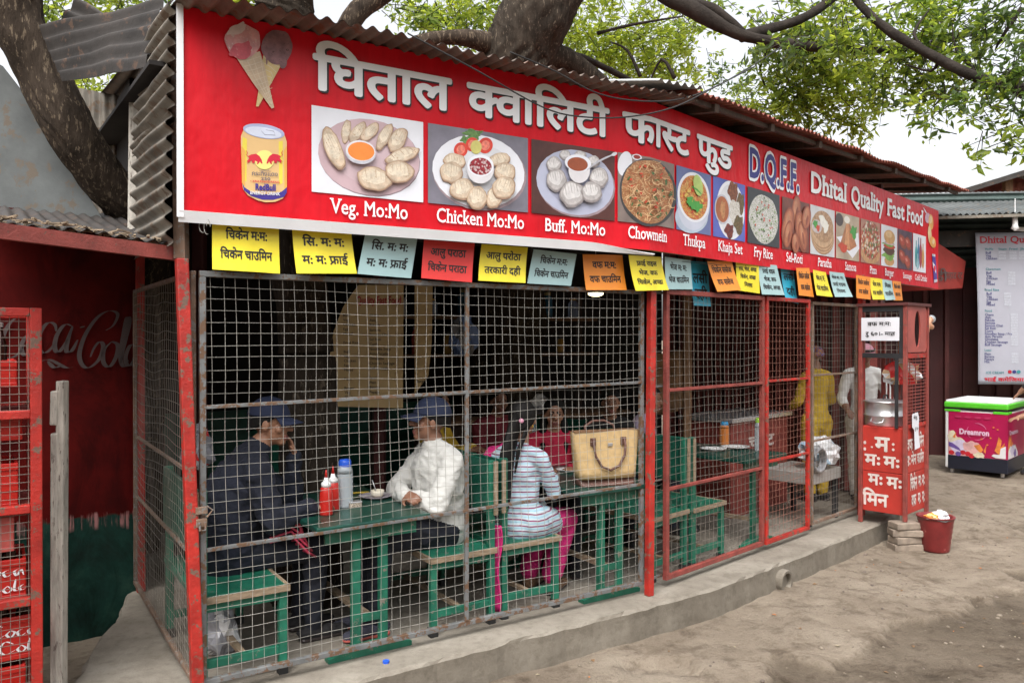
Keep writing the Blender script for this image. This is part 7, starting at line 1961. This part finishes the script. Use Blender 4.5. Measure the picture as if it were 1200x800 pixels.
B.arm(pt(1.425, .575, .915), pt(1.25, .60, .72), pt(1.16, .30, .745), J, s, (.066, .058, .044), hand=(-V1, U1 * -.6 + Vector((0, 0, .6)), s, .8, .95, -1))
for q in (.30, .49): B.chain([(pt(1.42, q, .505), .095), (pt(1.0, q - .03, .51), .07), (pt(.98, q - .04, .11), .052)], C_['trouser'])
SN = cloth('sneaker', (.03, .03, .045), .6); SO = cloth('sole', (.45, .1, .08), .4)
for q in (.30, .49): shoe(B, pt(.97, q - .04, .0), -U1, SN, SO)
B.grow('body', a, .0065, 4, .010); cap(a, B.hm, C_['capblue']); hair(a, B.hm, -.03, .03, (.079, .099, .09))
# --- girl in the striped top (faces +u and away)
a = thing('person', 'young woman with a long black ponytail, striped top and pink trousers, seen from behind', 'person', pt(1.95, .25, .43), 0)
B = Body(); s = SK['tan']; J = C_['stripe']; f = (U1 * .85 + V1 * .5).normalized(); x = Vector((f.y, -f.x, 0))
c0 = pt(1.92, .27)
Z = lambda z: Vector((0, 0, z))
B.cone(c0 + Z(.475), c0 + Z(.62), .155, .125, J, .85, x); B.cone(c0 + Z(.62), c0 + f * .01 + Z(.84), .118, .132, J, .8, x); B.cone(c0 + f * .01 + Z(.84), c0 + f * .015 + Z(.94), .115, .06, J, .75, x)
B.cone(c0 + Z(.485), c0 + f * .17 + Z(.53), .15, .115, J, .85, x)
for q in (-.135, .135): B.cone(c0 + Z(.935), c0 + x * q + Z(.895), .06, .055, J)
B.cone(c0 + f * .02 + Z(.94), c0 + f * .035 + Z(1.04), .05, .045, s)
P = B.head(c0 + f * .055 + Z(1.125), (U1 * .95 + V1 * .35), Vector((0, 0, 1)) + f * .1, s, .9)
B.arm(c0 + x * .145 + Z(.89), c0 + x * .19 + f * .09 + Z(.68), c0 + x * .10 + f * .29 + Z(.735), J, s, (.052, .043, .032), hand=(f - x * .3, Z(1), s, .7, .85, 1))
B.arm(c0 - x * .145 + Z(.89), c0 - x * .18 + f * .12 + Z(.69), c0 - x * .06 + f * .30 + Z(.735), J, s, (.052, .043, .032), hand=(f + x * .3, Z(1), s, .7, .85, -1))
PK = C_['pink']
for q, e in ((.085, .0), (-.085, .03)):
    kn = c0 + x * (q + .07) + f * .36 + Z(.46); B.cone(c0 + x * q + Z(.50), (c0 + x * q + Z(.495)).lerp(kn, .42), .114, .10, J); B.chain([(c0 + x * q + Z(.495), .098), (kn, .078), (c0 + x * (q + .02) + f * (.26 + e) + Z(.13), .066)], PK); B.cone(c0 + x * (q + .02) + f * (.26 + e) + Z(.11), c0 + x * (q + .02) + f * (.27 + e) + Z(.06), .036, .03, s)
    shoe(B, c0 + x * (q + .02) + f * (.28 + e), f, C_['brown'], EYEW)
B.grow('body', a, .0065, 4, .006); hair(a, B.hm, -.06, .05, (.085, .104, .104))
mb = MB(); hb_ = c0 + f * .055 + Z(1.125)
mb.tube([hb_ - f * .07 + Z(.03), hb_ - f * .115 - x * .005 + Z(-.03), c0 - f * .125 - x * .02 + Z(.93), c0 - f * .135 - x * .03 + Z(.80), c0 - f * .13 - x * .04 + Z(.68), c0 - f * .125 - x * .045 + Z(.60), c0 - f * .12 - x * .045 + Z(.54)], [.04, .06, .072, .078, .07, .055, .02], 16, flat=.5, up=x)
mb.tube([hb_ + x * .06 - f * .02, c0 + x * .045 - f * .11 + Z(.95), c0 + x * .03 - f * .125 + Z(.82)], [.02, .022, .008], 10, flat=.5, up=x)
mb.build('ponytail', HAIR, a, smooth=True, world=True)
mb = MB(); q = hb_ - f * .10 + x * .02 + Z(.0)
for k in (-1, 1): mb.ell(q + x * .014 * k, (.016, .012, .014), 10, 6)
mb.build('hair_clip', mk('clip_pink', (.8, .35, .5), .3, .1, 8), a, smooth=True, world=True)
mb = MB(); mb.ell(P(.082, -.008, -.045), (.007, .007, .009), 8, 6); mb.build('earring', mk('gold', (.7, .45, .1), .3, .1, 5, metal=.8), a, world=True)
sc = PK; mb = MB()                                             # scarf over the far shoulder, its end hanging behind the bench
mb.grid(lambda s_, t_: c0 - x * (.10 + .12 * s_ + .02 * math.sin(s_ * 9)) + f * (.12 - .30 * t_ if t_ < .5 else -.03 - .13 * (1 - (1 - t_) * 2) - .01) + Z(.90 + .075 * math.sin(math.pi * min(1, t_ * 2)) * (1 - .5 * s_) - (max(0, t_ - .5) * .62)), 10, 24)
mb.build('scarf', sc, a, smooth=True, world=True, solid=.006)
mb = MB(); mb.grid(lambda s_, t_: pt(1.648 + .014 * math.sin(s_ * 8), .06 + .09 * s_ + .02 * t_, .55 - .50 * t_) + Vector((.01 * math.sin(t_ * 9), 0, 0)), 8, 16); mb.build('scarf_end', sc, a, smooth=True, world=True, solid=.006)

def sitter(label, p, f, top, sk, zs=.43, hairy=True, long=False, lean=.0, voxel=.009, legs=None, hscale=1.0):
    a = thing('person', label, 'person', Vector((p.x, p.y, zs)), 0)
    f = Vector(f).normalized(); x = Vector((f.y, -f.x, 0)); c = Vector((p.x, p.y, 0)); B = Body(); s = SK[sk]
    B.cone(c + Z(zs + .07), c + f * lean * .4 + Z(zs + .30), .145, .135, top, .85, x); B.cone(c + f * lean * .4 + Z(zs + .30), c + f * lean * .8 + Z(zs + .46), .14, .10, top, .8, x)
    for q in (-.15, .15): B.cone(c + f * lean * .8 + Z(zs + .50), c + f * lean * .8 + x * q + Z(zs + .47), .07, .062, top)
    B.cone(c + f * lean * .8 + Z(zs + .5), c + f * (lean + .02) + Z(zs + .58), .054, .05, s)
    P = B.head(c + f * (lean + .04) + Z(zs + .665), f + Z(-.08), Z(1), s, .92 * hscale)
    for q in (-1, 1): B.arm(c + f * lean * .8 + x * .165 * q + Z(zs + .46), c + x * .2 * q + f * .12 + Z(zs + .25), c + x * .08 * q + f * .30 + Z(zs + .31), top, s, (.06, .05, .036), hand=(f - x * .3 * q, Z(1), s, .7, .9, q))
    lm_ = legs or C_['trouser']
    for q in (-.09, .09): B.chain([(c + x * q + Z(zs + .07), .09), (c + x * q + f * .4 + Z(zs + .06), .066), (c + x * q + f * .38 + Z(.09), .05)], lm_); shoe(B, c + x * q + f * .38, f, C_['black'], EYEW)
    B.grow('body', a, voxel, 3, .006); hair(a, B.hm, -.05 if long else -.02, .10 if long else .03, (.084, .103, .103))
    if long:
        mb = MB()
        for q in (-1, 1): mb.tube([P(.07 * q, -.03, .03), P(.085 * q, -.02, -.08), P(.09 * q, .02, -.2), P(.085 * q, .05, -.32)], [.02, .03, .032, .012], 10, flat=.6)
        mb.build('loose_hair', HAIR, a, smooth=True, world=True)
    return a
sitter('woman in a crimson top facing the street, seated deep inside left of the handbag', pt(2.70, .98), -V1 * .9 - U1 * .5, C_['crimson'], 'tan', .40, True, True, voxel=.008)
sitter('woman in a yellow top deep inside behind the man in the white shirt', pt(2.10, 1.75), -V1 * .7 + U1 * .6, C_['yellow'], 'tan', .46, True, True)
sitter('dark red clothed person deep inside, left of the woman in crimson', pt(2.75, 1.85), -V1 * .9 - U1 * .1, C_['darkred'], 'brown', .43)
sitter('dark clothed person deep inside above the handbag', pt(3.55, 1.35), -V1 * .8 - U1 * .5, C_['black'], 'tan', .42, lean=.05)
sitter('person in a lilac top leaning over the far table behind the rust red gate', F2.p(1.35, 1.15), -F2.V * .8 + F2.U * .3, C_['lilac'], 'tan', .43, lean=.14)
def stander(label, p, f, top, bottom, sk, h=1.6, voxel=.009, floor=0.0, hat=None, arms=None):
    a = thing('person', label, 'person', Vector((p.x, p.y, floor)), 0)
    f = Vector(f).normalized(); x = Vector((f.y, -f.x, 0)); c = Vector((p.x, p.y, floor)); B = Body(); s = SK[sk]; k = h / 1.68
    B.cone(c + Z(.86 * k), c + Z(1.08 * k), .15 * k, .125 * k, top, .8, x); B.cone(c + Z(1.08 * k), c + Z(1.28 * k), .125 * k, .14 * k, top, .75, x); B.cone(c + Z(1.28 * k), c + Z(1.38 * k), .12 * k, .065 * k, top, .75, x)
    for q in (-1, 1): B.cone(c + Z(1.37 * k), c + x * .15 * q * k + Z(1.34 * k), .065, .058, top)
    B.cone(c + Z(1.38 * k), c + f * .02 + Z(1.48 * k), .05, .047, s); P = B.head(c + f * .035 + Z(1.555 * k), f + Z(-.15), Z(1), s, .92 * k)
    for i, q in enumerate((-1, 1)):
        el, wr = (arms[i] if arms else (c + x * .22 * q + f * .02 + Z(1.08 * k), c + x * .19 * q + f * .18 + Z(.98 * k)))
        B.arm(c + x * .165 * q * k + Z(1.33 * k), el, wr, top, s, (.056, .048, .034), bare=.45, hand=((Vector(wr) - Vector(el)), Z(1), s, .6, .9, q))
    for q in (-.085, .085): B.chain([(c + x * q + Z(.86 * k), .095), (c + x * q + f * .01 + Z(.48 * k), .07), (c + x * q + Z(.09), .052)], bottom); shoe(B, c + x * q, f, C_['black'], EYEW)
    B.grow('body', a, voxel, 3, .006)
    if hat is None: hair(a, B.hm, -.05, .12, (.084, .103, .103))
    return a, B
a, B = stander('woman in a yellow dress standing inside behind the last grey panel', F2.p(F2.u_at(957, .55), .55), F2.V * .9 + F2.U * .3, C_['yellow'], C_['yellow'], 'tan', 1.55, hat=1)
mb = MB(); dome(mb, B.hm, .094, .112, .115, (0, -.012, .02), -.03); mb.build('headscarf', mk('scarf_print', (.3, .12, .05), .8, .9, 14, chip=(.08, .1, .5), chipa=.52), a, smooth=True, world=True, solid=.008)
pc_ = F2.p(F2.u_at(1013, .22), .22)
a, B = stander('cook in white with a pink cap standing behind the red booth', pc_, -F2.U * .75 - F2.V * .5, C_['cook'], C_['cook'], 'brown', 1.58, hat=1)
mb = MB(); dome(mb, B.hm, .09, .108, .085, (0, -.012, .035), .012); dome(mb, B.hm, .098, .116, .07, (0, -.012, .015), -.02); mb.build('cap', C_['capink'], a, smooth=True, world=True, solid=.008)
mb = MB(); c, Rm, s_ = B.hm; mb.tube([c + Rm @ Vector((.086 * math.cos(t), -.012 + .104 * math.sin(t), .045)) for t in [i * .3 for i in range(22)]], .011, 6, cap=False); mb.build('cap_band', C_['black'], a, smooth=True, world=True)
# passer-by just entering from the right, one hand on the freezer
pp = W(1222, 566, 8.95); fl_ = ground_h(pp.x, pp.y); c = Vector((pp.x, pp.y, fl_))
hand_w = W(1194, 489, 8.75)
stander('person in black at the right edge, one bare forearm reaching over the freezer', c, Vector((-.9, .25, 0)), C_['black'], C_['black'], 'tan', 1.62, floor=fl_, arms=((c + Vector((.05, .25, 1.05)), c + Vector((-.05, .32, .92))), (W(1216, 484, 8.8), hand_w)))

bpy.data.scenes.remove(WS)
